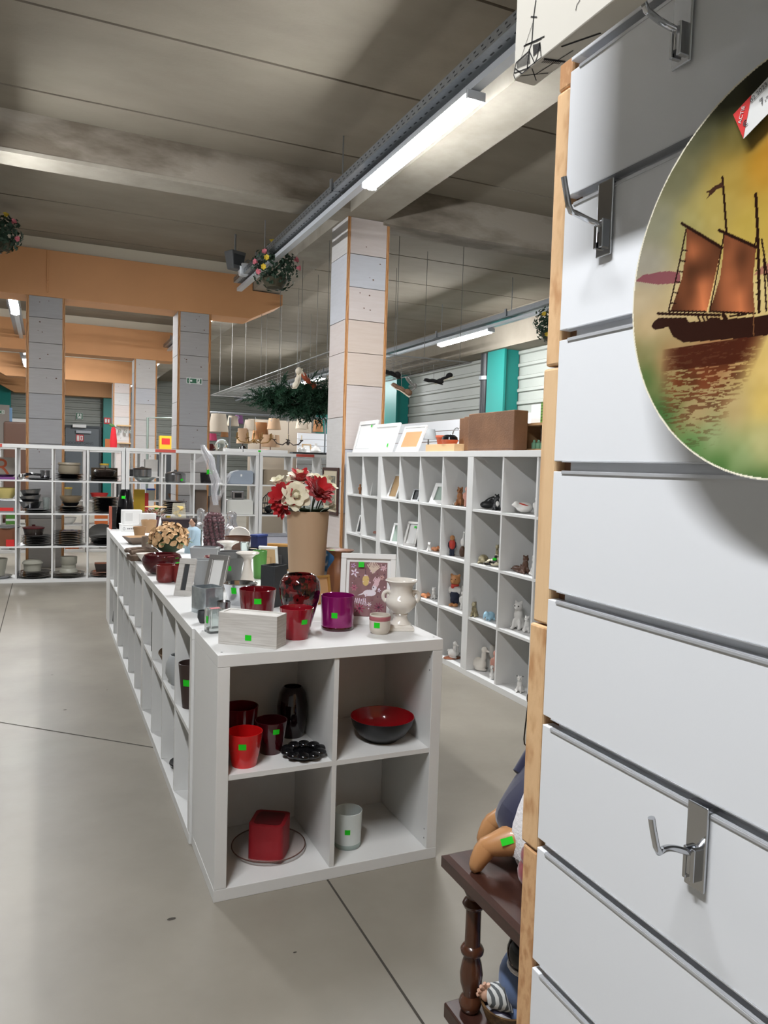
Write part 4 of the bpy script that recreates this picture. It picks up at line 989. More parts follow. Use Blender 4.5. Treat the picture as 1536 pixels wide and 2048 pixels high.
# candle holders
HOLD = [(0, 0), (.042, 0), (.044, .006), (.040, .02), (.030, .05), (.022, .08), (.019, .105), (.021, .110), (.019, .116), (.026, .128), (.044, .140), (.058, .145), (.060, .149), (.056, .151), (.04, .146), (0, .144)]
turned('candle_holder', 'white ceramic candle holder with wide dish in front of the grey pots', 'candle holder', 494, 1176, [(r*.92, z*1.08) for r, z in HOLD], M_PORC)
turned('candle_holder', 'white ceramic candle holder with wide dish beside the brown bowl', 'candle holder', 455, 1140, [(r*1.02, z*1.0) for r, z in HOLD], M_PORC)
# green vase
pf = cup(.030, .036, .14, .003); turned('glass_vase', 'leaf green glass vase behind the candle holder', 'vase', 519, 1158, pf, M_GGREEN, sx=1.0)
# grey pots
pf = cup(.043, .062, .155, .004, [(.052, .08), (.060, .125), (.064, .128)]); turned('flower_pot', 'dark grey rimmed flower pot behind the candle holder', 'pot', 462, 1170, pf, M_GREY, stick=(.08, -.25, .026, .022))
pf = cup(.036, .054, .12, .004); turned('flower_pot', 'pale grey flower pot behind the leaning silver frame', 'pot', 404, 1172, pf, M_LGREY)
# leaning frames
frame_item('picture_frame', 'silver grey picture frame leaning to the right of the pale grey pot', G(424, 1183), .10, .17, -.75, R(20), .022, M_SILV, M_PAPER, m_back=M_WOODV)
frame_item('picture_frame', 'whitewashed narrow picture frame leaning near the aisle edge', G(363, 1192), .075, .17, -.55, R(24), .026, M_PAINTW, M_DGREY)
# silver pot
pf = cup(.040, .066, .09, .006, [(.052, .02), (.060, .05), (.068, .082), (.070, .088)]); t, P = turned('silver_pot', 'shiny silver glazed pot behind the dark red pot', 'pot', 480, 1212, pf, M_CHROME, stick=(.065, -.42, .022, .026)); MB().lathe([(0, .06), (.058, .062)], 24).build('potting_soil', M_BROWNB, t, True)
# mercury glass cube
P = G(408, 1228); t = thing('glass_cube', 'square mercury glass tea light holder with rounded corners', 'candle holder', P+Vector((.02, .04, 0)), .35)
def rsq(w_, r, n=5):
    out = []
    for (sx, sy, a0) in ((1, 1, 0), (-1, 1, PI/2), (-1, -1, PI), (1, -1, 1.5*PI)):
        for k in range(n): a = a0+k*PI/2/(n-1); out.append((sx*(w_/2-r)+r*math.cos(a), sy*(w_/2-r)+r*math.sin(a)))
    return out
def rbox(name, w_, h_, m, t, r=.012, hollow=0.0, z0=0, dsc=1.0, top=1.0):
    mb = MB(); o = rsq(w_, r); n = len(o); rings = [(1, z0), (top, z0+h_)]
    if hollow: rings += [((w_-2*hollow)/w_*top, z0+h_), ((w_-2*hollow)/w_, z0+hollow*2)]
    vs = []
    for (s, z) in rings: vs += [(x*s, y*s*dsc, z) for x, y in o]
    fs = [(i*n+k, i*n+(k+1) % n, (i+1)*n+(k+1) % n, (i+1)*n+k) for i in range(len(rings)-1) for k in range(n)]
    fs += [tuple(range(n))[::-1], tuple((len(rings)-1)*n+k for k in range(n))]
    return mb.add(vs, fs).build(name, m, t, True, ang=35)
rbox('glass_body', .095, .10, M_MERC, t, .014, .006); MB().lathe([(0, .03), (.028, .032), (.032, .05), (.03, .052), (0, .045)], 20).build('dark_cup', M_DGREY, t, True)
# tin cup, block of glass, small dark votive, black lighter
pf = cup(.024, .026, .052, .002); turned('tin_cup', 'small brushed metal cup between the glass cube and the dark red pot', 'cup', 447, 1232, pf, M_STEEL)
P = G(425, 1268); t = thing('glass_block', 'thick clear square glass tea light block beside the planter box', 'candle holder', P+Vector((.012, .03, 0)), .2)
rbox('glass_body', .052, .082, M_GLASS, t, .003, .008); flat_sticker(t, (-.0265, .0, .045), (0, 1, 0), (0, 0, 1), .016, .024)
boxpart('red_price_label', -.016, -.012, .0822, .018, .010, .0826, M_PAPERP, t)
pf = cup(.012, .019, .045, .002, [(.02, .02)]); turned('votive_glass', 'tiny dark grey votive glass left of the clear glass block', 'candle holder', 406, 1247, pf, M_DGREY)
t = thing('lighter', 'small red and black lighter standing behind the dark red pot', 'lighter', G(539, 1206)); boxpart('lighter_body', -.006, -.004, 0, .006, .004, .06, M_BLACK, t, .001); boxpart('lighter_top', -.005, -.0035, .06, .005, .0035, .078, M_LABR, t, .001)
t = thing('black_clip', 'small black clip lying behind the planter box', 'clip', G(478, 1240)); MB().ell((0, 0, .006), (.02, .012, .006), 12, 8).build('clip_body', M_BLACK, t, True)
# ================================================================== ISLAND TOP, FARTHER
# frames seen from behind
frame_item('picture_frame', 'white edged frame seen from its bare wooden back, behind the green vase', G(540, 1144), .10, .15, 2.6, R(16), .012, M_FRW, M_KRAFT, m_back=M_KRAFT)
frame_item('picture_frame', 'gold edged frame seen from its black back, left of the beige vase', G(560, 1140), .13, .16, 2.75, R(18), .014, M_GOLDF, M_DGREY, m_back=M_DGREY)
# pale planter with handles, striped pot
P = G(402, 1143); t = thing('tapered_planter', 'pale grey square planter behind the pale grey pot', 'planter', P+Vector((.03, .05, 0)), -.35)
MB().taper(.115, .08, .15, .10, 0, .125).build('planter_body', M_LGREY, t, bevel=.003); boxpart('planter_soil', -.06, -.04, .118, .06, .04, .1255, M_DGREY, t)
pf = cup(.034, .050, .11, .003); turned('striped_pot', 'small dark red and cream striped pot behind the grey frames', 'pot', 428, 1158, pf, stripes('red_cream_stripes', (110, 26, 40), (190, 160, 150), 9, 'X'))
# red mugs and pillow bowl
MUG = cup(.036, .043, .082, .003, [(.043, .012), (.044, .05)])
turned('red_mug', 'brick red glazed mug nearest the aisle edge', 'mug', 331, 1166, MUG, M_BRICK)
turned('red_mug', 'brick red glazed mug behind the whitewashed narrow frame', 'mug', 363, 1166, MUG, M_BRICK)
P = base(324, 1150, .06); t = thing('oval_bowl', 'dark burgundy rounded bowl with pink label, near the dried flowers', 'bowl', P, .1)
pf = [(0, 0), (.045, 0), (.07, .015), (.088, .05), (.090, .075), (.080, .098), (.066, .104), (.06, .098), (.07, .07), (.05, .02), (0, .016)]
MB().lathe(pf, 40, None, 1.12, .8).build('bowl_body', M_BURG, t, True); 
sticker(t, pf, .068, toward(P)-.1+.55, .034, .05, M_PAPERP, 'pink_label', 1.12, .8); sticker(t, pf, .07, toward(P)-.1+.95, .026, .028, M_GREEN, 'price_sticker', 1.12, .8)
P = base(300, 1127, .03); t = thing('boat_bowl', 'small white boat shaped bowl beside the burgundy bowl', 'bowl', P)
MB().lathe([(0, 0), (.03, 0), (.052, .03), (.068, .055), (.063, .055), (.045, .03), (0, .012)], 32, None, 1.15, .7).build('bowl_body', M_PORC, t, True)
# dried hydrangea
P = base(338, 1120, .04); t = thing('dried_bouquet', 'round arrangement of dried beige hydrangea flowers', 'flowers', P)
MB().lathe(cup(.03, .045, .07, .004), 24).build('pot', M_TAUPE, t, True)
leafD = leafmesh('petal', .026, .022, M_DRY, .35, .3); lf2 = leafmesh('leaf', .035, .06, M_LEAF2, .3, .2)
random.seed(5)
for k in range(70):
    a = k*2.399; zc = 1-(k+.5)/70*1.35; rr = math.sqrt(max(0, 1-zc*zc)); d = Vector((rr*math.cos(a), rr*math.sin(a), zc))
    jj = random.uniform(.86, 1.1); c = Vector((0, 0, .118))+Vector((d.x*.105, d.y*.105, d.z*.085))*jj; d = (d+Vector((random.uniform(-.35, .35), random.uniform(-.35, .35), random.uniform(-.2, .3)))).normalized()
    h = MB().ell((0, 0, 0), .006, 6, 5).build('floret', M_DRY, t, True); h.matrix_local = Matrix.Translation(c) @ frame_to(d)
    for j in range(4): put('petal', leafD, h, Matrix.Rotation(j*PI/2+k, 4, 'Z') @ Matrix.Rotation(-random.uniform(.5, 1.2), 4, 'X') @ Matrix.Scale(random.uniform(.8, 1.35), 4))
MB().ell((0, 0, .112), (.09, .09, .075), 16, 12).build('flower_core', M_LEAF, t, True)
for k in range(7): put('leaf', lf2, t, Matrix.Translation((0, 0, .10)) @ Matrix.Rotation(k*.9, 4, 'Z') @ Matrix.Translation((0, .08, 0)) @ Matrix.Rotation(-1.3, 4, 'X'))
# taupe group
P = G(262, 1090); t = thing('square_tray', 'taupe square tray with flared rim near the aisle edge', 'tray', P+Vector((.05, .07, 0)), .2); MB().taper(.09, .09, .17, .17, 0, .05).build('tray_body', M_TAUPE, t, bevel=.003); boxpart('tray_inside', -.07, -.07, .045, .07, .07, .0505, M_GOLDC, t)
P = G(266, 1122); t = thing('twig_holder', 'small square twig candle holder at the aisle edge', 'candle holder', P+Vector((.05, .05, 0)), .15)
boxpart('holder_base', -.07, -.055, 0, .07, .055, .03, M_TWIG, t, .002)
tw = MB()
for (a_, b_) in (((-.072, -.057, .05), (.072, -.057, .055)), ((-.072, .057, .052), (.072, .057, .05)), ((-.072, -.057, .055), (-.07, .057, .05)), ((.072, -.057, .05), (.07, .057, .055))):
    MB().tube([a_, Vector(a_).lerp(Vector(b_), .5)+Vector((0, 0, .006)), b_], .013, 10).build('twig', M_TWIG, t, True)
pf = cup(.03, .03, .10, .003); turned('dark_cylinder', 'dark taupe textured cylinder vase left of the dried flowers', 'vase', 293, 1106, pf, M_TAUPE)
pf = cup(.03, .045, .10, .003); turned('cone_pot', 'gold brown cone shaped pot above the square tray', 'pot', 279, 1082, pf, M_GOLDC)
pf = cup(.045, .062, .10, .003, [(.052, .03), (.060, .08)]); turned('cone_pot', 'wider gold brown ceramic pot behind the small cone pot', 'pot', 298, 1066, pf, M_GOLDC)
P = G(302, 1083); t = thing('small_box', 'small white square candle box with shiny ball on top', 'box', P+Vector((.02, .03, 0)), .2); boxpart('box_body', -.04, -.04, 0, .04, .04, .035, M_PAPER, t, .002); MB().ell((0, 0, .06), .027, 16, 10).build('shiny_ball', mat('copper_ball', (170, 120, 110), .15, .9), t, True)
# white boxes
P = G(255, 1064); t = thing('gift_box', 'white lidded box with print at the far end near the aisle', 'box', P+Vector((.03, .06, 0)), .06)
boxpart('box_body', -.08, -.06, 0, .08, .06, .055, M_PAPER, t, .002); boxpart('box_lid', -.083, -.063, .055, .083, .063, .062, M_PAPER, t, .002)
for k in range(6): boxpart('printed_bar', -.035+k*.013, -.0612, .022, -.027+k*.013, -.0603, .03, M_INK, t)
MB().tube([(-.06+.008*math.cos(q), -.0608, .026+.011*math.sin(q)) for q in [2*PI*k/12 for k in range(12)]], .0012, 5, True).build('printed_emblem', M_INK, t)
t = thing('white_tin', 'white round cornered tin with code label on top of the lidded box', 'box', P+Vector((.035, .06, .062)), .06); rbox('tin_body', .15, .11, M_PAPER, t, .02, 0, 0, .75)
boxpart('code_label', -.055, -.0572, .025, .0, -.0562, .09, M_LABEL, t)
P = G(291, 1063)+Vector((-.01, -.03, 0)); t = thing('white_speaker', 'white square box with rounded corners beside the round tin', 'box', P+Vector((.02, .05, 0)), .0); rbox('box_body', .14, .145, M_PAPER, t, .018, 0, 0, .7)
# black tall vase
P = base(253, 1052, .05); P = Vector((.135, 4.40, ZT))
pf = [(0, 0), (.07, 0), (.075, .02), (.07, .12), (.06, .22), (.045, .30), (.036, .325), (.032, .325), (.04, .29), (.05, .2), (0, .03)]
t, P = turned('tall_black_vase', 'tall glossy black vase at the far end of the island', 'vase', 0, 0, pf, M_BLACK, P=P, stick=(.262, -.32, .032, .022))
t = thing('book_box', 'narrow black box with red edge standing at the far aisle corner', 'box', P+Vector((-.105, -.03, 0)), .1); boxpart('box_body', -.012, -.05, 0, .024, .05, .185, M_BLACK, t); boxpart('red_edge', -.018, -.05, 0, -.012, .05, .185, mat('copper_red', (176, 92, 70), .5), t)
# dried flowers in pot, white small frame, purple planter, yellow vase
P = Vector((.375, 4.36, ZT)); t = thing('potted_dried_flowers', 'potted pink dried flowers with tag behind the white box', 'flowers', P); MB().lathe(cup(.035, .05, .10, .004), 24).build('pot', M_BURG, t, True)
pp = leafmesh('petal', .03, .045, M_DRY2, .3, .2); p3 = leafmesh('petal', .03, .05, M_CREAMW, .3, .2)
for k in range(26):
    a = k*2.4; r_ = .02+.05*((k*7) % 10)/10; put('petal', pp if k % 2 else p3, t, Matrix.Translation((r_*math.cos(a), r_*math.sin(a), .10+.05*((k*3) % 7)/7)) @ Matrix.Rotation(a-PI/2, 4, 'Z') @ Matrix.Rotation(-.6, 4, 'X'))
MB().lathe([(0, .185), (.09, .182), (.09, .186), (.03, .19), (0, .2)], 20).build('wicker_hat', M_KRAFT, t, True); flat_sticker(t, (0, -.06, .178), (1, 0, 0), (0, 0, 1), .03, .022)
frame_item('picture_frame', 'small white frame leaning in front of the purple planter', G(322, 1062), .075, .115, -.7, R(20), .02, M_FRW, M_DGREY)
P = G(345, 1082); t = thing('purple_planter', 'dark aubergine tapered square planter behind the dried hydrangea', 'planter', P+Vector((.03, .08, 0)), -.12)
MB().taper(.15, .13, .20, .17, 0, .15).build('planter_body', M_AUB, t, bevel=.003)
boxpart('planter_rim', -.1, -.085, .148, .1, .085, .156, M_AUB, t)
P = Vector((.50, 3.95, ZT)); t = thing('wrapped_flowers', 'yellow artificial flowers in a wrapped square vase', 'flowers', P, .3)
MB().taper(.10, .10, .07, .07, 0, .24).build('wrapping', mat('clear_wrap', (225, 220, 200), .12, alpha=.35, spec=1), t)
MB().taper(.095, .095, .08, .08, .003, .13).build('dark_vase', mat('slate_grey', (72, 82, 84), .4), t)
yl = leafmesh('petal', .03, .035, mat('yellow_petal', (220, 186, 50), .7), .3, .2)
for k in range(30): a = k*2.4; r_ = .012+.022*(k % 4)/4; put('petal', yl, t, Matrix.Translation((r_*math.cos(a), r_*math.sin(a), .13+.075*((k*3) % 8)/8)) @ Matrix.Rotation(a, 4, 'Z') @ Matrix.Rotation(-.7, 4, 'X'))
# figurine of a man in pale blue
P = G(382, 1108)+Vector((.02, .05, 0)); M_PBLUE = mat('pale_blue_robe', (166, 190, 204), .6)
az = toward(P)
t = thing('man_figurine', 'figurine of a dark haired man in pale blue robe, looking left', 'figurine', P, az+PI/2)
rb = MB().lathe([(0, 0), (.05, 0), (.048, .03), (.042, .08), (.046, .12), (.044, .145), (.028, .162), (.014, .168), (0, .168)], 24, None, 1.05, .75); rb.build('robe', M_PBLUE, t, True)
hd = MB(); hd.ell((-.004, -.002, .195), (.019, .017, .023), 18, 14); hd.tube([(0, 0, .16), (-.002, 0, .185)], [.012, .011], 12); hd.ell((-.023, -.002, .192), (.005, .004, .005), 8, 6); hd.ell((-.018, -.002, .183), (.006, .006, .004), 8, 6); hd.ell((.002, -.017, .193), (.005, .003, .007), 8, 6)
hd.build('head', mat('figurine_skin', (190, 150, 126), .6), t, True)
MB().ell((.004, .001, .204), (.020, .0185, .020), 16, 12).build('hair', mat('dark_hair', (48, 36, 30), .7), t, True)
ey = MB(); ey.ell((-.0195, -.009, .197), .0022, 8, 6); ey.build('eye', M_BLACK, t, True)
for s in (-1, 1): MB().tube([(0, s*.034, .145), (-.004, s*.043, .105), (-.022, s*.034, .075), (-.036, s*.012, .078)], [.017, .017, .014, .009], 12).build('sleeve', M_PBLUE, t, True)
# sage planter
P = G(392, 1100)+Vector((.0, .16, 0)); t = thing('sage_planter', 'pale sage green planter behind the pale blue figurine', 'planter', P); rbox('planter_body', .12, .12, M_SAGE, t, .03, .005)
# bag of red pebbles in cellophane
P = base(425, 1100, .055); P = P+Vector((.02, .06, 0))
t = thing('pebble_bag', 'cellophane bag of dark red pebbles tied with a long crinkled top', 'bag', P)
sc = mpp(P); Hb = .235; random.seed(11)
peb = MB().ell((0, 0, 0), (.017, .015, .013), 10, 7).mesh('pebble', M_PEB, True)
n = 0
for lay in range(11):
    z = .014+lay*.021; rr_ = .056 if lay < 9 else .048-.012*(lay-9)
    for ring, cnt in ((rr_, 11), (rr_*.55, 6)):
        for k in range(cnt):
            a = 2*PI*k/cnt+lay*.5; put('pebble', peb, t, Matrix.Translation((ring*math.cos(a), ring*math.sin(a), z+random.uniform(-.004, .004))) @ Euler((random.random()*3, random.random()*3, 0)).to_matrix().to_4x4())
MB().lathe([(0, .0), (.070, .001), (.074, .05), (.073, .17), (.066, .22), (.045, .26), (.028, .285), (.022, .30), (.03, .32), (.042, .36)], 26, None, 1, 1, 7, .04).build('cellophane_bag', M_CELLB, t, True, ang=70)
wr = MB()
top = [AD(u, v, P)-P for (u, v) in ((432, 1010), (428, 985), (432, 962), (424, 940), (420, 920), (408, 900), (405, 890))]
wr.tube(top, [.02, .022, .034, .030, .034, .026, .012], 12); o = wr.build('twisted_top', M_CELLO, t, True)
cr = MB()
for k in range(6):
    off_ = Vector((random.uniform(-.012, .012), random.uniform(-.012, .012), 0)); cr.tube([q+off_*(1+.4*math.sin(i*2+k)) for i, q in enumerate(top)], .0035, 6)
cr.build('crinkle_fold', M_FOIL, t, True)
fl2 = MB(); q = [AD(u, v, P)-P for (u, v) in ((430, 1003), (440, 985), (455, 945), (463, 950), (440, 1000))]; fl2.add(q, [(0, 1, 2, 3, 4)]); fl2.build('loose_flap', M_CELLO, t)
fl3 = MB(); q = [AD(u, v, P)-P for (u, v) in ((412, 905), (395, 918), (379, 922), (384, 926), (404, 924), (420, 915))]; fl3.add(q, [(0, 1, 2, 3, 4, 5)]); fl3.build('loose_flap', M_CELLO, t)
flat_sticker(t, AD(416, 944, P, -.04)-P, (.9, -.4, .2), (0, 0, 1), .018, .03)
# foil wrapped decorations
for (u, v, s, lab) in ((461, 1095, 1.0, 'silver foil wrapped bundle right of the pebble bag'), (398, 1085, .8, 'silver foil crumpled bundle left of the pebble bag')):
    Pf = G(u, v)+Vector((.03, .12, 0)); tt = thing('foil_bundle', lab, 'wrapping', Pf)
    o = MB().lathe([(0, 0), (.035*s, .002), (.05*s, .04), (.055*s, .09), (.042*s, .13), (.03*s, .17), (.034*s, .22), (.02*s, .235), (0, .24)], 18, None, 1, .8, 5, .12).build('foil', M_FOIL, tt, True, ang=25)
# brown bowl on pale saucer
P = base(473, 1108, .06)+Vector((.02, .06, 0)); t = thing('brown_bowl', 'brown ceramic bowl with pale rim plate behind it', 'bowl', P)
MB().lathe(cup(.055, .085, .10, .004, [(.075, .04), (.083, .085)]), 36).build('bowl_body', M_BROWNB, t, True); sticker(t, [(.055, 0), (.083, .09)], .05, toward(P)-1.25, .03, .03)
P2 = P+Vector((.05, .16, 0)); t = thing('pale_plate', 'pale plate standing upright behind the brown bowl', 'plate', P2+Vector((0, 0, .075)), .0, rot=(0, 0, -.3)); MB().lathe([(0, 0), (.05, .002), (.075, .01), (.07, .014), (.045, .006), (0, .004)], 32, Matrix.Rotation(PI/2-.2, 4, 'X')).build('plate_body', M_PORC, t, True)
# clear glass, dark candle pot, blue items
pf = cup(.018, .028, .10, .002); turned('clear_vase', 'small clear flared glass beside the brown bowl', 'vase', 489, 1118, pf, M_GLASS)
pf = cup(.03, .038, .06, .003); t, P = turned('candle_pot', 'black pot with cream candle between glass and frames', 'candle', 506, 1117, pf, M_BLACK); MB().lathe([(0, .055), (.034, .056)], 20).build('candle_wax', M_CREAMW, t, True)
P = G(512, 1104)+Vector((.05, .12, 0)); t = thing('blue_box', 'dark blue angled gift box left of the beige vase', 'box', P, .6); boxpart('box_body', -.05, -.03, 0, .05, .03, .10, mat('navy_card', (42, 50, 92), .5), t, .002); boxpart('box_lid', -.053, -.033, .09, .053, .033, .104, mat('blue_card', (44, 60, 116), .5), t, .002)

# ================================================================== INSIDE THE NEAREST UNIT
Z1 = TH; Z2 = TH+cellw(2)+DV
pf = cup(.040, .057, .108, .003, [(.050, .05)], foot=.006); turned('red_pot', 'bright red glass pot at the front of the upper left cube', 'pot', 488, 1538, pf, M_RED, Z2, stick=(.074, -.12, .024, .019))
pf = cup(.036, .054, .108, .003, [(.045, .05)], foot=.006); turned('red_pot', 'dark wine red tapered glass pot beside the bright red one', 'pot', 541, 1511, pf, M_VDRED, Z2, stick=(.082, .35, .022, .017))
pf = cup(.05, .062, .13, .003); turned('red_pot', 'dark red glass pot at the back left of the upper left cube', 'pot', 479, 1497, pf, M_DRED, Z2)
pf = [(0, 0), (.040, 0), (.044, .01), (.052, .06), (.054, .11), (.046, .155), (.034, .175), (.03, .176), (.04, .15), (.045, .1), (0, .02)]
turned('dark_vase', 'nearly black wine red vase at the back of the upper left cube', 'vase', 583, 1478, pf, mat('black_wine_glass', (26, 8, 12), .06, coat=.7), Z2)
P = base(607, 1524, .055, Z2); t = thing('ashtray', 'black glass ashtray with scalloped rim in the upper left cube', 'ashtray', P)
MB().lathe([(0, 0), (.05, 0), (.064, .010), (.068, .022), (.058, .020), (.045, .012), (0, .010)], 40, None, 1, 1, 10, .04).build('tray', M_BLACK, t, True)
for k in range(10): a = 2*PI*k/10; MB().ell((.056*math.cos(a), .056*math.sin(a), .019), (.021, .021, .011), 14, 8).build('rim_scallop', M_BLACK, t, True)
P = base(763, 1489, .055, Z2); t = thing('lacquer_bowl', 'black bowl with red lacquered inside in the upper right cube', 'bowl', P)
MB().lathe([(0, 0), (.055, 0), (.058, .004), (.085, .025), (.105, .055), (.1125, .082), (.1125, .0835)], 56).build('bowl_outside', mat('black_satin', (20, 21, 24), .35), t, True)
MB().lathe([(.1125, .0835), (.1105, .083), (.102, .055), (.08, .025), (.05, .010), (0, .009)], 56).build('bowl_inside', mat('red_lacquer', (150, 14, 24), .12, coat=.6), t, True)
P = base(536, 1735, .06, Z1); P = G(536, 1735, Z1); d_ = P-CAM; d_.z = 0; P = P+d_.normalized()*.125; 
t = thing('glass_plate', 'clear smoked glass plate under the red cube candle', 'plate', P); MB().lathe([(0, .001), (.06, .001), (.09, .004), (.124, .014), (.126, .016), (.122, .017), (.088, .008), (0, .005)], 56).build('plate_body', mat('smoked_plate', (206, 190, 184), .05, alpha=.30, spec=1), t, True); MB().tube([(.1245*math.cos(a), .1245*math.sin(a), .016) for a in [2*PI*k/56 for k in range(56)]], .0022, 6, True).build('plate_rim', mat('plate_rim_brown', (96, 70, 64), .15), t, True)
P2 = G(540, 1722, Z1+.008); t = thing('cube_candle', 'red square candle with worn surface standing on the glass plate', 'candle', P2+Vector((.012, .055, 0)), -.52)
rbox('wax_body', .118, .118, M_CANDLER, t, .016, 0); rbox('wax_hollow', .092, .0012, mat('candle_dark', (88, 12, 18), .5), t, .016, 0, .1178)
pf = cup(.044, .0495, .125, .003, [(.046, .02)], foot=.008); t, P = turned('opal_glass', 'white opal glass candle pot in the lower right cube', 'pot', 694, 1702, pf, M_FROST, Z1, stick=(.066, .0, .019, .018)); MB().lathe([(.0445, .001), (.0468, .006), (.0466, .016), (.0455, .018)], 36).build('glass_foot', mat('thick_glass', (150, 165, 160), .1), t, True)

# ================================================================== CUBES FACING THE AISLE
def aisle(u, v, row): return G(u, v, Z1 if row == 0 else Z2)
pf = cup(.035, .052, .175, .003); P = Vector((XI+.058, .705, Z2)); t, P = turned('brown_pot', 'dark brown tall pot in the first aisle cube', 'pot', 0, 0, pf, mat('dark_brown_pot', (58, 44, 40), .5), P=P, stick=(.105, -.35, .04, .026))
pf = [(0, 0), (.035, 0), (.045, .012), (.062, .05), (.060, .09), (.045, .125), (.040, .128), (.038, .125), (.05, .09), (0, .03)]
turned('grey_vase', 'rounded grey vase in the second aisle cube', 'vase', 0, 0, pf, M_LGREY, P=Vector((XI+.066, 1.03, Z2)))
P = Vector((XI+.085, 1.315, Z2)); t = thing('leaf_bowl', 'brown wooden leaf shaped bowl in the third aisle cube', 'bowl', P, 1.2); MB().lathe([(0, 0), (.03, .0), (.07, .03), (.10, .075), (.097, .08), (.06, .035), (0, .01)], 28, None, 1.2, .7).build('bowl_body', mat('carved_wood', (112, 92, 70), .5, var=.2, scale=12), t, True)
P = Vector((XI+.02, 1.64, Z2)); t = thing('standing_mirror', 'thin framed mirror standing on edge in the fourth aisle cube', 'mirror', P, .05); boxpart('mirror_frame', 0, -.005, 0, .16, .005, .2, mat('patterned_frame', (110, 112, 110), .5, col2=(70, 72, 70), scale=60), t, .002); boxpart('mirror_glass', .02, -.0062, .02, .14, -.0055, .18, M_MERC, t)
P = Vector((XI+.09, 1.0, Z1)); t = thing('black_dish', 'black round dish standing in a lower aisle cube', 'dish', P); MB().lathe([(0, 0), (.04, 0), (.07, .02), (.068, .025), (0, .01)], 28).build('dish_body', M_BLACK, t, True)
P = Vector((XI+.085, 3.9, Z1)); t = thing('dark_pot', 'dark round pot in the farthest lower aisle cube', 'pot', P); MB().lathe(cup(.05, .07, .13, .004, [(.075, .06)]), 28).build('pot_body', M_DGREY, t, True)
# ================================================================== FIGURINE SHELVES (RIGHT ROW)
CH4 = cellw(4)
ZR_ = [TH+k*(CH4+DV) for k in (3, 2, 1, 0)]      # floors of rows, top row first
M_BRCER = mat('brown_ceramic', (146, 96, 58), .25, coat=.3); M_DKCER = mat('black_white_ceramic', (40, 42, 44), .25); M_WCER = mat('white_ceramic_fig', (220, 218, 214), .2, coat=.4)
M_ORCER = mat('orange_ceramic', (196, 128, 84), .35); M_PKCER = mat('pink_ceramic', (206, 150, 134), .35); M_BLCER = mat('pale_blue_ceramic', (158, 198, 218), .3); M_REDC = mat('red_ceramic', (190, 60, 48), .4); M_OLIVE = mat('olive_spotted', (190, 180, 146), .3, col2=(90, 78, 50), scale=50); M_DENIM = mat('dark_denim', (36, 42, 60), .8); M_TANF = mat('tan_bear', (186, 130, 82), .6)
DARKF = mat('dark_brown_fig', (84, 58, 44), .4)
def seated(s, ears=True):   # seated animal facing -y
    b = [((0, .01, .03), (.028, .03, .032)), ((0, 0, .06), (.021, .022, .03)), ((0, -.006, .098), (.021, .022, .02)), ((0, -.026, .093), (.010, .012, .009)), ((-.014, -.02, .02), (.008, .009, .026)), ((.014, -.02, .02), (.008, .009, .026)), ((-.016, -.03, .006), (.009, .014, .006)), ((.016, -.03, .006), (.009, .014, .006)), ((-.026, .005, .012), (.012, .022, .012)), ((.026, .005, .012), (.012, .022, .012))]
    if ears: b += [((-.013, 0, .117), (.007, .005, .010)), ((.013, 0, .117), (.007, .005, .010))]
    return b
def lying(): return [((0, .01, .02), (.022, .045, .02)), ((0, -.035, .033), (.017, .017, .016)), ((0, -.052, .029), (.008, .010, .007)), ((-.010, -.03, .048), (.005, .004, .008)), ((.010, -.03, .048), (.005, .004, .008)), ((-.018, -.02, .006), (.008, .02, .006)), ((.018, -.02, .006), (.008, .02, .006)), ((0, .055, .014), (.006, .02, .006))]
def duck(): return [((0, .01, .035), (.03, .045, .034)), ((0, -.018, .08), (.014, .015, .035)), ((0, -.022, .115), (.018, .02, .017)), ((0, -.046, .108), (.009, .016, .005)), ((0, .055, .045), (.014, .02, .012)), ((0, 0, .006), (.03, .04, .006))]
def standing(): return [((0, 0, .075), (.02, .016, .03)), ((0, 0, .118), (.016, .016, .018)), ((-.009, 0, .03), (.009, .010, .03)), ((.009, 0, .03), (.009, .010, .03)), ((-.010, -.006, .005), (.010, .014, .006)), ((.010, -.006, .005), (.010, .014, .006)), ((-.022, -.004, .072), (.007, .007, .024)), ((.022, -.004, .072), (.007, .007, .024))]
FG = 'small ornaments on the right shelves'
def cellpt(u, v, row):
    P = G(u, v, ZR_[row])
    if row == 0 or not (XR+.02 < P.x < XR+.16):
        q = GX(u, v, XR+.085); P = Vector((q.x, q.y, ZR_[row]))
    return P
def fig(label, u, v, row, blobs, m, s=1.0, turn=0.0, parts=(), name='figurine', vox=.0045):
    P = cellpt(u, v, row); s *= 1.12
    return figure(name, label, 'figurine', P+Vector((.02*s, .012*s, 0)), toward(P)+PI/2+turn, blobs, m, vox, FG, parts, s)
eyes = lambda y, z, w_: ('eyes', [((-w_, y, z), .0028), ((w_, y, z), .0028)], M_BLACK)
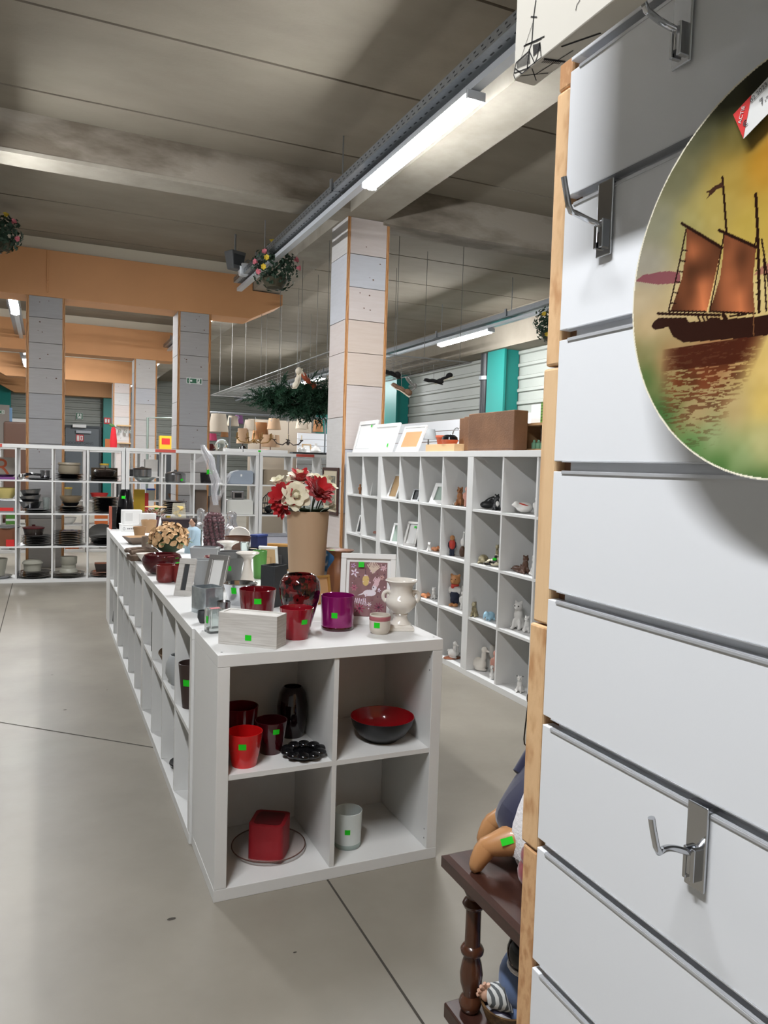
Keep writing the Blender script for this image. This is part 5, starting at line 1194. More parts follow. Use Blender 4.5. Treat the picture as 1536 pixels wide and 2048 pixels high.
# top row
fig('small brown owl figurine in the top corner beside the column', 718, 987, 0, standing(), M_BRCER, .6)
fig('brown bear figurine in the top row of the middle shelf', 916, 1007, 0, seated(1), M_BRCER, .95, -.3, (eyes(-.026, .103, .010),))
fig('white lamb figurine at the feet of the brown bear', 906, 1011, 0, lying(), M_WCER, .55, .5)
fig('pale pink standing figurine behind the brown bear', 930, 1004, 0, standing(), M_PKCER, .9)
fig('black and green reclining figurine, top row of the nearest shelf', 968, 1014, 0, [((0, 0, .025), (.06, .03, .022)), ((.05, 0, .05), (.02, .018, .02)), ((-.06, 0, .02), (.02, .016, .012)), ((.02, .0, .055), (.045, .015, .012), (0, -.5, 0))], M_DKCER, 1.0)
fig('black and white dog figurine, top row of the nearest shelf', 990, 1020, 0, seated(1), M_DKCER, .75, .3, (('white_chest', [((0, -.020, .05), (.014, .010, .022))], M_WCER),))
fig('small white bust figurine left of the white pig', 1021, 1022, 0, standing(), M_WCER, .55)
fig('white pig ornament with red flower stripes in the top row', 1045, 1024, 0, [((0, 0, .035), (.05, .032, .03)), ((-.045, -.005, .05), (.02, .02, .02)), ((-.065, -.008, .046), (.008, .008, .008))], M_WCER, .95, 0, (('red_stripe', [((.0, -.002, .05), (.036, .031, .006), (0, .25, 0))], M_REDC),))
fig('white bell shaped figurine beside the wooden wall end, top row', 1070, 1028, 0, standing(), M_WCER, .7)
# second row
fig('pink and yellow seated girl figurine in the second row near the column', 742, 1070, 1, standing(), M_PKCER, 1.15, 0, (('skirt', [((0, -.005, .02), (.035, .03, .02))], M_PKCER), ('hair', [((0, .003, .124), (.017, .017, .016))], mat('blond_hair', (190, 150, 80), .6))))
fig('dark bronze figurine beside the white frame in the second row', 781, 1078, 1, standing(), mat('bronze_fig', (92, 84, 62), .35, .4), 1.15)
fig('tiny white mouse figurine in the second row', 856, 1103, 1, seated(1), M_WCER, .5)
fig('pair of small tan animal figurines in the second row', 868, 1107, 1, lying(), M_ORCER, .7, .8)
fig('orange clad standing figurine in the second row', 900, 1112, 1, standing(), M_DENIM, .95, 0, (('orange_coat', [((0, -.001, .075), (.024, .019, .034))], M_REDC), ('face', [((0, -.004, .118), (.0165, .0165, .018))], M_TANF)))
fig('tall white stork figurine on a brown stump in the second row', 921, 1114, 1, [((0, 0, .10), (.014, .02, .03)), ((0, -.008, .14), (.006, .007, .03)), ((0, -.014, .168), (.009, .010, .009)), ((0, -.035, .163), (.003, .018, .003))], M_WCER, .9, .6, (('stump', [((0, 0, .035), (.022, .022, .04))], DARKF),))
fig('cluster of cream striped turtle figurines in the second row of the nearest shelf', 963, 1128, 1, [((0, 0, .03), (.034, .034, .03)), ((.0, -.036, .025), (.014, .014, .013)), ((-.03, -.012, .008), (.01, .014, .008)), ((.03, -.012, .008), (.01, .014, .008))], M_OLIVE, .9)
fig('black and cream leaning animal figurine, second row of the nearest shelf', 985, 1134, 1, [((0, 0, .025), (.05, .022, .022)), ((.045, 0, .05), (.018, .018, .018)), ((-.045, 0, .016), (.02, .014, .012)), ((.01, -.005, .055), (.014, .012, .02))], mat('cream_black_spots', (214, 206, 180), .3, col2=(30, 28, 26), scale=22, thr=(.44, .5)), 1.0, 0, (('price_sticker', [((0, -.02, .045), (.012, .004, .008))], M_GREEN),))
fig('giraffe head figurine with small horns in the second row', 990, 1122, 1, [((0, 0, .03), (.02, .03, .026)), ((0, -.012, .075), (.010, .012, .04)), ((0, -.022, .115), (.013, .02, .013)), ((-.008, -.012, .132), (.003, .003, .010)), ((.008, -.012, .132), (.003, .003, .010))], M_OLIVE, .95)
fig('dark brown bull figurine in the second row beside the wall end', 1033, 1145, 1, lying(), DARKF, .9, .7)
fig('dark brown seated monkey figurine with ring, second row by the wall end', 1047, 1148, 1, seated(1), DARKF, .8, .3)
fig('white bear figurine holding green parcel by the wall end', 1066, 1152, 1, seated(1), M_WCER, .85, 0, (('green_parcel', [((0, -.034, .03), (.014, .010, .012))], mat('mint_green', (90, 180, 150), .4)),))
# third row
fig('small orange fox figurine in the third row', 848, 1196, 2, lying(), M_ORCER, .75, .8)
fig('small white cat figurine with blue eyes in the third row', 865, 1198, 2, seated(1), M_WCER, .62, -.2)
fig('large dressed bear figurine with red scarf and dark overalls', 905, 1213, 2, [((0, 0, .155), (.032, .030, .032)), ((0, -.030, .147), (.013, .014, .011)), ((-.024, 0, .185), (.010, .006, .010)), ((.024, 0, .185), (.010, .006, .010)), ((-.014, -.018, .008), (.015, .025, .010)), ((.014, -.018, .008), (.015, .025, .010)), ((0, 0, .09), (.022, .020, .05)), ((-.012, 0, .03), (.010, .010, .03)), ((.012, 0, .03), (.010, .010, .03))], M_TANF, 1.05, -.4,
    (('overalls', [((0, 0, .065), (.030, .026, .035)), ((-.013, 0, .035), (.015, .016, .028)), ((.013, 0, .035), (.015, .016, .028))], M_DENIM, .004), ('shirt', [((0, 0, .10), (.028, .025, .026)), ((-.030, -.004, .096), (.012, .012, .022)), ((.030, -.004, .096), (.012, .012, .022))], M_WCER, .004), ('scarf', [((0, -.002, .126), (.027, .026, .010)), ((-.006, -.026, .118), (.012, .006, .012))], M_REDC, .004), eyes(-.029, .163, .012)))
fig('white rabbit figurine beside the dressed bear', 922, 1220, 2, standing(), M_WCER, .85, 0, (('long_ears', [((-.007, 0, .15), (.005, .004, .022)), ((.007, 0, .15), (.005, .004, .022))], M_WCER),))
fig('brown spotted dog figurine in the third row of the nearest shelf', 945, 1234, 2, seated(1), M_OLIVE, .72, -.3)
fig('round brown hedgehog figurine behind the spotted dog', 965, 1229, 2, [((0, 0, .035), (.034, .04, .034)), ((0, -.038, .025), (.012, .016, .012))], M_BRCER, .9, .5)
fig('pale blue elephant figurine in the third row', 975, 1242, 2, [((0, .01, .035), (.026, .034, .026)), ((0, -.026, .045), (.02, .018, .02)), ((0, -.046, .03), (.006, .008, .018)), ((-.015, -.008, .012), (.009, .009, .014)), ((.015, -.008, .012), (.009, .009, .014)), ((-.015, .03, .012), (.009, .009, .014)), ((.015, .03, .012), (.009, .009, .014))], M_BLCER, .85, -.9)
fig('large white seated cat figurine in the third row by the wall end', 1031, 1259, 2, seated(1), M_WCER, 1.25, -.35, (eyes(-.027, .103, .008),))
fig('small white kitten figurine in front of the large white cat', 1051, 1265, 2, seated(1), M_WCER, .72, -.1, (eyes(-.026, .103, .010),))
# bottom row
fig('group of white swans on a brown oval stand, bottom row', 903, 1318, 3, duck(), M_WCER, .85, .6, (('oval_stand', [((0, .01, .004), (.075, .05, .008))], mat('red_brown_wood', (122, 70, 44), .35)), ('second_swan', [((.04, .02, .03), (.018, .026, .022)), ((.04, .005, .06), (.007, .008, .03)), ((.04, -.002, .088), (.009, .011, .009))], M_WCER, .0045)))
fig('large white duck jug figurine in the bottom row', 957, 1342, 3, duck(), M_PORC, 1.1, .9)
P = G(962, 1340, ZR_[3]); t = thing('white_vase', 'plain white cylinder vase behind the large white duck', 'vase', P+Vector((.10, .07, 0))); MB().lathe(cup(.045, .045, .15, .004), 28).build('body', M_PORC, t, True); MB().lathe([(0, .1515), (.02, .1512)], 10).build('price_sticker', M_GREEN, t)
fig('pink and white ornament half hidden beside the duck, bottom row', 987, 1330, 3, standing(), M_PKCER, 1.1)
fig('small white duckling figurine in front of the duck', 982, 1358, 3, duck(), M_WCER, .6, -.2)
fig('small white cow figurine with grey ears alone in the bottom right cube', 1036, 1385, 3, seated(1), M_WCER, .72, -.2, (('grey_ears', [((-.018, 0, .117), (.012, .005, .005)), ((.018, 0, .117), (.012, .005, .005))], M_GREY), eyes(-.026, .103, .009)))
# frames inside the cubes
def cube_frame(label, u, v, row, w_, h_, bw, mf, mi, tilt=22, rz=-PI/2+.5, mb_=None, stick=None):
    P = cellpt(u, v, row); frame_item('picture_frame', label, P+Vector((-.02, 0, 0)), w_, h_, rz, R(tilt), bw, mf, mi, m_back=mb_, strut=False, stick=stick)
cube_frame('small white frame in the top row beside the column', 738, 992, 0, .085, .115, .018, M_FRW, M_PAPER, 12)
cube_frame('wood toned narrow frame leaning in the top row of the middle shelf', 787, 997, 0, .10, .22, .016, M_FRW, M_KRAFT, 26)
cube_frame('small black frame leaning in the top row', 833, 1001, 0, .07, .10, .012, M_BLACK, M_DGREY, 25)
cube_frame('white frame leaning in the corner of a top row cube', 877, 1007, 0, .13, .17, .03, M_FRW, M_SAGE, 30)
cube_frame('narrow white multi picture frame in the second row near the column', 720, 1066, 1, .06, .17, .014, M_FRW, M_DGREY, 18)
cube_frame('white frame with dark photograph in the second row', 793, 1087, 1, .10, .17, .018, M_FRW, M_SAGE, 20)
cube_frame('ornate silver frame with green sticker in the second row', 822, 1092, 1, .12, .20, .022, M_SILV, M_PAPER, 20, stick=(.18, .78))
cube_frame('pale green sheet standing in the third row behind the urn', 787, 1160, 2, .13, .21, .008, M_SAGE, M_SAGE, 14, stick=(-.1, .5))

# ================================================================== ON TOP OF THE RIGHT ROW
def rtop(u, x): p = GX(u, 903, x); return Vector((x, p.y, 1.47))
def top_frame(label, u0, u1, x, h_, bw, mf, mi, tilt, **kw):
    a, b = rtop(u0, x), rtop(u1, x); frame_item('picture_frame', label, (a+b)/2, (a-b).length, h_, -PI/2, R(tilt), bw, mf, mi, strut=False, **kw)
top_frame('tall white frame on top of the shelf beside the column', 704, 739, 2.12, .30, .035, M_FRW, M_PAPER, 14, m_mat=M_LGREY, matw=.006, stick=(.24, .82, .026, .022))
top_frame('white square frame on top of the shelf, second from the column', 735, 781, 2.10, .26, .03, M_FRW, M_PAPER, 18, stick=(.28, .24, .022, .03))
top_frame('white framed brown card on top of the shelf, third from the column', 790, 832, 2.10, .225, .012, M_FRW, M_CARD, 22, m_mat=M_PAPER, matw=.035, m_back=M_CARD)
M_LEATH = mat('brown_leatherette', (122, 86, 58), .5, col2=(100, 68, 44), scale=5, bump=.15, bscale=80)
for i, (u0, u1, x, d_, lab) in enumerate(((935, 1026, 2.09, .10, 'large brown leatherette panel box at the front of the set on the shelf'), (926, 1015, 2.20, .045, 'second brown panel box standing behind the front one'), (917, 1005, 2.255, .045, 'third brown panel box at the back of the set'))):
    a, b = rtop(u0, x), rtop(u1, x); t = thing('panel_box', lab, 'box', b, 0, 'brown panel boxes'); boxpart('box_body', 0, 0, 0, d_, a.y-b.y, .245, M_LEATH, t, .004)
    boxpart('box_seam', -.0006, 0.004, .012, .0, a.y-b.y-.004, .014, mat('dark_seam', (70, 46, 30), .7), t)
a, b = rtop(851, 2.12), rtop(908, 2.12); t = thing('wooden_tray', 'pale wooden tray box under the terracotta pots', 'tray', b); boxpart('tray_body', 0, 0, 0, .14, a.y-b.y, .055, M_KRAFT, t, .002)
M_TERRA = mat('terracotta', (186, 92, 62), .7)
PT = (a+b)/2+Vector((.06, .06, .055)); turned('terracotta_pot', 'terracotta pot on the pale wooden tray', 'pot', 0, 0, cup(.04, .055, .065, .005, [(.05, .05), (.056, .05)]), M_TERRA, P=PT)
PT2 = (a+b)/2+Vector((.05, -.06, .055)); turned('terracotta_saucer', 'low terracotta saucer right of the pot', 'saucer', 0, 0, cup(.05, .062, .03, .005), M_TERRA, P=PT2)
t = thing('beret', 'small rounded black hat resting on the terracotta saucer', 'hat', PT2+Vector((0, 0, .030))); MB().lathe([(0.058, 0), (.055, .02), (.035, .036), (0, .04)], 24).build('hat_crown', M_BLACK, t, True)
t = thing('table_lamp', 'small white table lamp behind the terracotta pots', 'lamp', rtop(856, 2.33)); MB().lathe([(.045, .0), (.045, .008), (.008, .012), (.006, .12), (0, .12)], 20).build('lamp_foot', M_SILV, t, True); MB().lathe([(.07, .11), (.05, .19)], 28).build('lamp_shade', M_LGREY, t, True)
t = thing('wire_hoop', 'thin metal hoop with green tag left of the brown boxes', 'hoop', rtop(912, 2.33)); MB().tube([(0, .07*math.cos(q), .10+.085*math.sin(q)) for q in [2*PI*k/24 for k in range(24)]], .004, 6, True).build('hoop', M_STEEL, t, True); boxpart('hoop_foot', -.03, -.05, 0, .03, .05, .02, M_BLACK, t); boxpart('green_tag', -.005, .066, .08, .005, .078, .12, M_GREEN, t)
# wooden display box and cards at the right end
b = rtop(1062, 2.10); a = rtop(1026, 2.10); M_OAK = mat('pale_oak', (164, 130, 92), .5, col2=(138, 104, 70), scale=6, stretch=(1, 1, 8)); wy = a.y-b.y+.10
t = thing('display_box', 'open oak display box with small green bottles at the right end of the shelf', 'display box', (2.20, b.y, 1.47)); 
for bb in ((0, 0, 0, .16, wy, .015), (0, 0, .155, .16, wy, .17), (0, 0, .015, .16, .015, .155), (0, wy-.015, .015, .16, wy, .155)): boxpart('box_board', *bb, M_OAK, t)
boxpart('box_back', .155, .015, .015, .16, wy-.015, .155, M_PAPER, t)
for k in range(4):
    tt = thing('green_bottle', 'tiny pale green bottle inside the oak display box, %s from the left' % ('fourth', 'third', 'second', 'first')[k], 'bottle', (2.25, b.y+.05+.045*k, 1.485), group='bottles in the oak display box'); MB().lathe([(0, 0), (.016, 0), (.017, .035), (.008, .045), (.008, .055), (0, .055)], 14).build('bottle_glass', mat('mint_glass', (130, 180, 150), .15), tt, True)
def leafp(X, Z):
    s = np.abs(X*.8+Z*.6-.01); k = np.clip(1-s/.006, 0, 1)[:, None]; g = (.75+.3*np.sin((X*.6-Z*.8)*300+s*200))[:, None]; return np.array((96, 150, 44.))*g*(1-k)+np.array((200, 220, 150.))*k
tt = thing('leaf_card', 'square picture of a green leaf on top of the oak display box', 'picture', (2.26, b.y+.075, 1.64), -PI/2); boxpart('card_board', -.07, 0, 0, .07, .012, .13, M_PAPER, tt); painted('leaf_print', 30, 30, leafp, .14, .13, M_PRINT, tt, loc=(0, -.0006, .065))
tt = thing('white_card', 'white card standing left of the green leaf picture', 'picture', (2.27, b.y+.205, 1.64), -PI/2); boxpart('card_board', -.055, 0, 0, .055, .012, .12, M_PAPER, tt)
tt = thing('pink_package', 'pink and white package at the right end above the shelf', 'package', (2.20, b.y-.10, 1.47), 0); boxpart('package_body', 0, 0, 0, .10, .06, .22, mat('pink_paper', (224, 190, 196), .6), tt)
# dotted shelf holder label
# ================================================================== DISHES IN THE BACK ROW
PLATE = [(0, 0), (.07, 0), (.085, .004), (.132, .016), (.135, .018), (.131, .019), (.083, .008), (0, .006)]
M_DPL = mat('dark_glazed_plate', (24, 24, 27), .14, coat=.5); M_DPL2 = mat('dark_brown_plate', (46, 38, 34), .2, coat=.4); M_GPL = mat('grey_plate', (120, 118, 112), .25)
M_CASS = mat('beige_stoneware', (140, 130, 112), .35); M_ALUM = mat('thin_aluminium', (190, 192, 196), .2, .9); M_TINT = mat('pale_plastic', (176, 174, 160), .3, trans=.35)
pm = {}
def plates(unit, c, r, n, where, m=M_DPL, s=1.0, fx=.5, z0=0.0, dz=.017, jit=.008):
    me = pm.setdefault(m.name, MB().lathe(PLATE, 32).mesh('plate_body', m, True))
    P = bcell(unit, c, r, fx)
    for k in range(n):
        t = thing('plate', 'dark plate, %s in the stack, %s' % (('lowest', 'second', 'third', 'fourth', 'fifth', 'sixth', 'seventh', 'eighth', 'ninth', 'tenth')[k], where), 'plate', P+Vector((random.uniform(-jit, jit), random.uniform(-jit, jit), z0+k*dz)), random.uniform(0, 6), 'plates in the %s' % where)
        t.scale = (s*1.1, s*1.1, 1.15); link('plate_body', me, t)
    return z0+n*dz
def bgood(name, label, cat, unit, c, r, prof=None, m=None, fx=.5, z0=0.0, d=.15, rz=0, **kw):
    P = bcell(unit, c, r, fx, d)+Vector((0, 0, z0)); t = thing(name, label, cat, P, BA+rz)
    if prof: MB().lathe(prof, 32, **kw).build('body', m, t, True)
    return t
R1, R2, R3, R4 = 'top row', 'second row', 'third row', 'bottom row'
# left unit, first cube (half outside the picture)
t = bgood('tray', 'purple tray in the top row at the left edge', 'tray', 0, 0, 0, fx=.62); boxpart('tray_body', -.15, -.10, 0, .15, .10, .028, mat('purple_plastic', (112, 60, 120), .4), t, .004)
t = bgood('dark_dish', 'dark flat dish lying on the purple tray', 'dish', 0, 0, 0, [(0, 0), (.09, 0), (.12, .02), (.116, .024), (0, .01)], M_STEEL, .62, .028)
t = bgood('carton', 'grey carton printed with an orange letter R at the left edge', 'box', 0, 0, 0, fx=.66, d=.345); boxpart('carton_body', -.13, -.03, 0, .12, .03, .23, mat('grey_carton', (176, 168, 156), .7), t)
text('R', .26, mat('orange_print', (196, 96, 58), .6), t, (-.04, -.031, .115), (PI/2, 0, 0), 'printed_letter')
bgood('yellow_bowl', 'pale yellow plastic bowl in the second row at the left edge', 'bowl', 0, 0, 1, cup(.07, .125, .11, .004, [(.11, .06)]), mat('pale_yellow', (206, 190, 120), .4), .68, .15)
t = bgood('foil_pack', 'foil tray pack with red label under the yellow bowl', 'package', 0, 0, 1, fx=.62); boxpart('pack_body', -.15, -.11, 0, .13, .11, .14, M_ALUM, t, .006); boxpart('pack_label', -.10, -.1115, .02, .11, -.1105, .055, M_LABR, t)
t = bgood('brown_carton', 'brown box with silver lid in the third row at the left edge', 'box', 0, 0, 2, fx=.75); boxpart('box_body', -.07, -.10, 0, .10, .10, .19, mat('brown_box', (110, 68, 44), .6), t); MB().lathe([(0, .19), (.12, .19), (.125, .20), (.10, .215), (0, .22)], 28).build('silver_lid', M_ALUM, t, True)
t = bgood('red_packet', 'red packet in front of the brown box in the third row', 'package', 0, 0, 2, fx=.86, d=.03); boxpart('packet_body', -.04, -.015, 0, .04, .015, .07, M_LABR, t)
bgood('black_canister', 'black canister in the third row at the left edge', 'canister', 0, 0, 2, cup(.05, .05, .15, .004), M_DPL, .22)
bgood('glass_jar', 'clear glass jar in the bottom row at the left edge', 'jar', 0, 0, 3, cup(.07, .10, .18, .004), M_TINT, .45, .03); bgood('dark_tray', 'dark patterned dish under the glass jar at the left edge', 'dish', 0, 0, 3, [(0, 0), (.10, 0), (.13, .03), (.126, .03), (0, .01)], M_STEEL, .5, 0)
# left unit, cubes two to four
w_ = 'second cube from the left edge, '+R1
bgood('silver_ball', 'small silver ball in the second cube, top row', 'ball', 0, 1, 0, [(0, 0), (.025, .008), (.036, .032), (.025, .058), (0, .066)], M_CHROME, .12, 0, .03)
plates(0, 1, 0, 1, w_, fx=.6)
t = bgood('ladle', 'black serving spoons heaped on a plate, top row second cube', 'ladle', 0, 1, 0, fx=.5, z0=.0185); MB().tube([(-.13, -.02, .02), (-.04, -.02, .045), (.06, -.01, .035), (.12, 0, .02)], [.010, .014, .014, .02], 10).build('handle', M_DPL, t, True); MB().lathe([(0, 0), (.035, .006), (.042, .03), (.039, .03), (0, .01)], 20, Matrix.Translation((-.06, .0, .025))).build('scoop', M_DPL, t, True)
bgood('metal_jar', 'dark ribbed metal jar standing on the plate, top row second cube', 'jar', 0, 1, 0, cup(.042, .048, .085, .003, [(.05, .02), (.046, .03), (.05, .045), (.046, .055), (.05, .07)]), M_STEEL, .78, .0185)
w_ = 'third cube from the left edge, '+R1; z_ = plates(0, 2, 0, 4, w_, fx=.45)
t = bgood('casserole', 'beige casserole dish behind the plates in the top row', 'casserole', 0, 2, 0, cup(.10, .112, .12, .005, [(.112, .02), (.108, .09), (.118, .10)]), M_CASS, .45, z_+.006)
w_ = 'fourth cube of the left unit, '+R1
t = bgood('cardboard_box', 'brown cardboard box behind the lids in the top row', 'box', 0, 3, 0, fx=.5, d=.345); boxpart('box_body', -.15, -.03, 0, .13, .03, .145, mat('dull_cardboard', (96, 82, 66), .8), t)
z_ = plates(0, 3, 0, 3, w_, M_DPL2, 1.0, .5); bgood('serving_dish', 'dark glossy serving dish on plates in the top row', 'dish', 0, 3, 0, cup(.09, .12, .05, .004), M_DPL2, .47, z_+.006); bgood('pan_lid', 'dark pan lid with thin knob in the top row', 'lid', 0, 3, 0, [(.12, 0), (.11, .012), (.05, .024), (.008, .026), (.006, .055), (0, .055)], M_DPL2, .5, z_+.058)
# second row
w_ = 'second cube from the left edge, '+R2; z_ = plates(0, 1, 1, 2, w_, M_DPL, 1.05, .55)
bw = cup(.08, .118, .075, .002)
for k, lab in enumerate(('lowest silver mixing bowl of the tilted pile', 'middle silver mixing bowl of the tilted pile', 'upper silver mixing bowl of the tilted pile')):
    t = bgood('mixing_bowl', lab, 'bowl', 0, 1, 1, None, None, .36+.01*k, z_+.012+k*.062); o = MB().lathe([(r*(1-.06*k), z) for r, z in bw], 32).build('body', M_STEEL, t, True); t.rotation_euler = (.0, -.10 if k else 0, BA)
bgood('drinking_glass', 'clear drinking glass beside the tilted silver bowls', 'glass', 0, 1, 1, cup(.03, .038, .13, .002), M_GLASS, .82, z_)
w_ = 'third cube from the left edge, '+R2; z_ = plates(0, 2, 1, 4, w_, M_DPL, 1.0, .5); bgood('dark_bowl', 'small black bowl under the large beige bowl in the second row', 'bowl', 0, 2, 1, cup(.06, .095, .04, .004), M_DPL, .5, z_+.006); bgood('salad_bowl', 'large beige brown glass bowl in the second row', 'bowl', 0, 2, 1, cup(.06, .118, .085, .004, [(.10, .04)]), mat('amber_bowl', (142, 124, 98), .2), .5, z_+.03)
w_ = 'fourth cube of the left unit, '+R2; z_ = plates(0, 3, 1, 10, w_, M_DPL, 1.0, .52, jit=.006)
# third row
w_ = 'second cube from the left edge, '+R3; z_ = plates(0, 1, 2, 6, w_, M_DPL, 1.02, .55); t = bgood('casserole', 'dark casserole with wine red lid in the third row', 'casserole', 0, 1, 2, cup(.09, .105, .07, .004), M_DPL2, .45, z_+.006); MB().lathe([(.11, .072), (.112, .084), (.06, .096), (.016, .098), (.02, .112), (0, .116)], 32).build('lid', mat('wine_lid', (84, 30, 34), .3), t, True)
w_ = 'third cube from the left edge, '+R3; z_ = plates(0, 2, 2, 8, w_, M_DPL, 1.05, .45, dz=.019)
w_ = 'fourth cube of the left unit, '+R3; z_ = plates(0, 3, 2, 5, w_, M_DPL, 1.05, .5); t = bgood('oval_plate', 'pale grey oval plate standing behind the black plates, third row', 'plate', 0, 3, 2, None, None, .4, .112, d=.335); MB().lathe([(0, 0), (.08, .002), (.125, .012), (.12, .016), (0, .006)], 32, Matrix.Rotation(PI/2-.15, 4, 'X'), 1.15, .85).build('body', M_GPL, t, True)
# bottom row
w_ = 'second cube from the left edge, '+R4; z_ = plates(0, 1, 3, 4, w_, M_DPL, 1.1, .47, dz=.017); bgood('glass_dome', 'pale yellow domed food container in the bottom row', 'container', 0, 1, 3, [(0, 0), (.085, 0), (.09, .07), (.088, .075), (.105, .078), (.106, .084), (.085, .11), (.04, .122), (0, .124)], M_TINT, .42, z_+.006)
w_ = 'third cube from the left edge, '+R4; z_ = plates(0, 2, 3, 3, w_, M_GPL, 1.12, .45, dz=.015); bgood('jar_with_stand', 'pale glass jar on a flared foot in the bottom row', 'jar', 0, 2, 3, [(0, 0), (.095, .002), (.09, .03), (.075, .045), (.075, .075), (.07, .08), (.085, .10), (.088, .17), (.085, .172), (0, .172)], M_TINT, .45, z_+.006)
w_ = 'fourth cube of the left unit, '+R4; z_ = plates(0, 3, 3, 3, w_, M_DPL2, 1.05, .5, dz=.016); t = bgood('baking_tin', 'brown baking tin on dark plates in the bottom row', 'tin', 0, 3, 3, None, None, .5, z_+.006); MB().taper(.17, .12, .21, .15, 0, .09).build('tin_body', M_DPL2, t)
# middle unit
t = bgood('cooking_pot', 'dark stainless cooking pot on glass bowl, top row of the middle unit', 'pot', 1, 0, 0, cup(.085, .10, .085, .003, [(.10, .01)]), M_STEEL, .42, .055); MB().lathe([(.10, .086), (.10, .098), (.03, .106), (.015, .116), (0, .118)], 32).build('lid', M_DPL2, t, True); bgood('glass_bowl', 'wide clear glass bowl under the stainless pot, top row', 'bowl', 1, 0, 0, cup(.06, .13, .055, .003), M_GLASS, .5, 0)
t = bgood('cooking_pot', 'stainless pot with domed lid and green sticker, top row', 'pot', 1, 1, 0, cup(.10, .115, .09, .003, [(.115, .012)]), M_STEEL, .45); sticker(t, [(.115, 0), (.116, .1)], .035, -PI/2+.55, .03, .026); MB().lathe([(.117, .091), (.11, .105), (.06, .125), (.015, .13), (.02, .145), (0, .147)], 32).build('pot_lid', M_STEEL, t, True)
bgood('black_pot', 'black pot with silver base behind the cellophane bag', 'pot', 1, 2, 0, cup(.09, .10, .12, .004), M_DPL, .5)
def breadbin(label, unit, c, r, m, w=.30, h=.16, fx=.5, shape=True, z0=0.0):
    t = bgood('bread_bin', label, 'bread bin', unit, c, r, fx=fx, z0=z0); a = w/2
    poly = [(-a, .0), (a-.02, 0), (a, .02), (a, h-.02), (a-.02, h), (-a+.14, h), (-a+.06, h*.86), (-a+.01, h*.45), (-a, h*.2)] if shape else [(-a, 0), (a, 0), (a, h-.02), (a-.02, h), (-a+.02, h), (-a, h-.02)]
    MB().prism(poly, -.10, .12).build('bin_body', m, t, bevel=.006); return t
t = breadbin('grey blue bread bin with sloping lid, top row of the middle unit', 1, 3, 0, mat('grey_blue_enamel', (142, 152, 164), .4)); boxpart('lid_catch', .0, -.1015, .09, .018, -.1005, .115, M_PAPER, t)
t = bgood('yellow_carton', 'yellow and red carton in the second row of the middle unit', 'box', 1, 0, 1, fx=.35, d=.335); boxpart('carton_body', -.06, -.04, 0, .06, .04, .26, mat('yellow_carton', (200, 164, 40), .5), t); boxpart('carton_label', .06, -.04, 0, .10, .04, .22, M_LABR, t)
bgood('platter', 'pale platter standing in the second row of the middle unit', 'platter', 1, 0, 1, [(0, 0), (.10, 0), (.14, .012), (.136, .016), (0, .006)], M_GPL, .6)
plates(1, 1, 1, 7, 'second cube of the middle unit, '+R2, M_DPL2, .95, .4, dz=.02)
for k, (fx_, h_) in enumerate(((.27, .27), (.75, .2))):
    t = bgood('storage_box', 'brown cardboard storage box in the second row, %s of the pair' % ('left' if k == 0 else 'right'), 'box', 1, 2, 1, fx=fx_, d=.25); boxpart('box_body', -.065, -.08, 0, .065, .08, h_, mat('brown_storage', (112, 96, 84), .7), t)
t = breadbin('white enamel bread box in the second row of the middle unit', 1, 3, 1, mat('white_enamel', (206, 206, 200), .3), .31, .17, .5, False)
t = bgood('toaster', 'small dark toaster behind the white bread box', 'toaster', 1, 3, 1, fx=.45, z0=.172); boxpart('toaster_body', -.07, -.06, 0, .07, .06, .10, M_STEEL, t, .01); boxpart('toaster_window', -.04, -.0615, .02, .04, -.0605, .075, M_BLACK, t)
t = bgood('white_tub', 'white round tub in the third row of the middle unit', 'tub', 1, 3, 2, cup(.10, .12, .12, .004), M_WCER, .5)
t = bgood('grey_tub', 'grey tub in the third row of the middle unit, third cube', 'tub', 1, 2, 2, cup(.10, .12, .14, .004), M_GREY, .5)
# right unit
breadbin('beige bread tin in the top row behind the cream roses', 2, 0, 0, mat('beige_tin', (152, 138, 118), .4), .30, .18, .5, False)
t = bgood('lantern', 'black wire lantern with domed top in the second row', 'lantern', 2, 0, 1, fx=.32); MB().lathe([(0, 0), (.085, 0), (.09, .01), (.085, .02), (0, .02)], 28).build('lantern_base', M_DPL, t, True)
for k in range(8):
    a = k*PI/4; MB().tube([(.082*math.cos(a), .082*math.sin(a), .02), (.085*math.cos(a), .085*math.sin(a), .12), (.07*math.cos(a), .07*math.sin(a), .19), (.03*math.cos(a), .03*math.sin(a), .235), (0, 0, .245)], .004, 6).build('wire_bar', M_DPL, t, True)
for z_ in (.07, .13): MB().tube([(.085*math.cos(a), .085*math.sin(a), z_) for a in [2*PI*k/24 for k in range(24)]], .004, 6, True).build('wire_ring', M_DPL, t, True)
MB().lathe([(.02, .24), (.022, .25), (.006, .262), (0, .264)], 14).build('lantern_knob', M_DPL, t, True); MB().ell((0, 0, .06), (.05, .05, .045), 14, 10).build('dark_filling', M_DKCER, t, True)
t = bgood('storage_tub', 'lavender white lidded tub in the third row of the right unit', 'tub', 2, 0, 2, fx=.62); MB().prism([(-.16, 0), (.14, 0), (.16, .09), (-.17, .09)], -.10, .10).build('tub_body', mat('lavender_plastic', (186, 186, 196), .4), t, bevel=.006); MB().prism([(-.175, .09), (.165, .09), (.16, .115), (-.165, .12)], -.105, .105).build('tub_lid', mat('grey_lid', (150, 152, 160), .4), t, bevel=.006)
t = bgood('soap_bottle', 'clear glass bottle standing in the top row near the column', 'bottle', 2, 2, 0, [(0, 0), (.03, 0), (.032, .12), (.014, .16), (.012, .20), (.016, .205), (0, .22)], M_GLASS, .15)
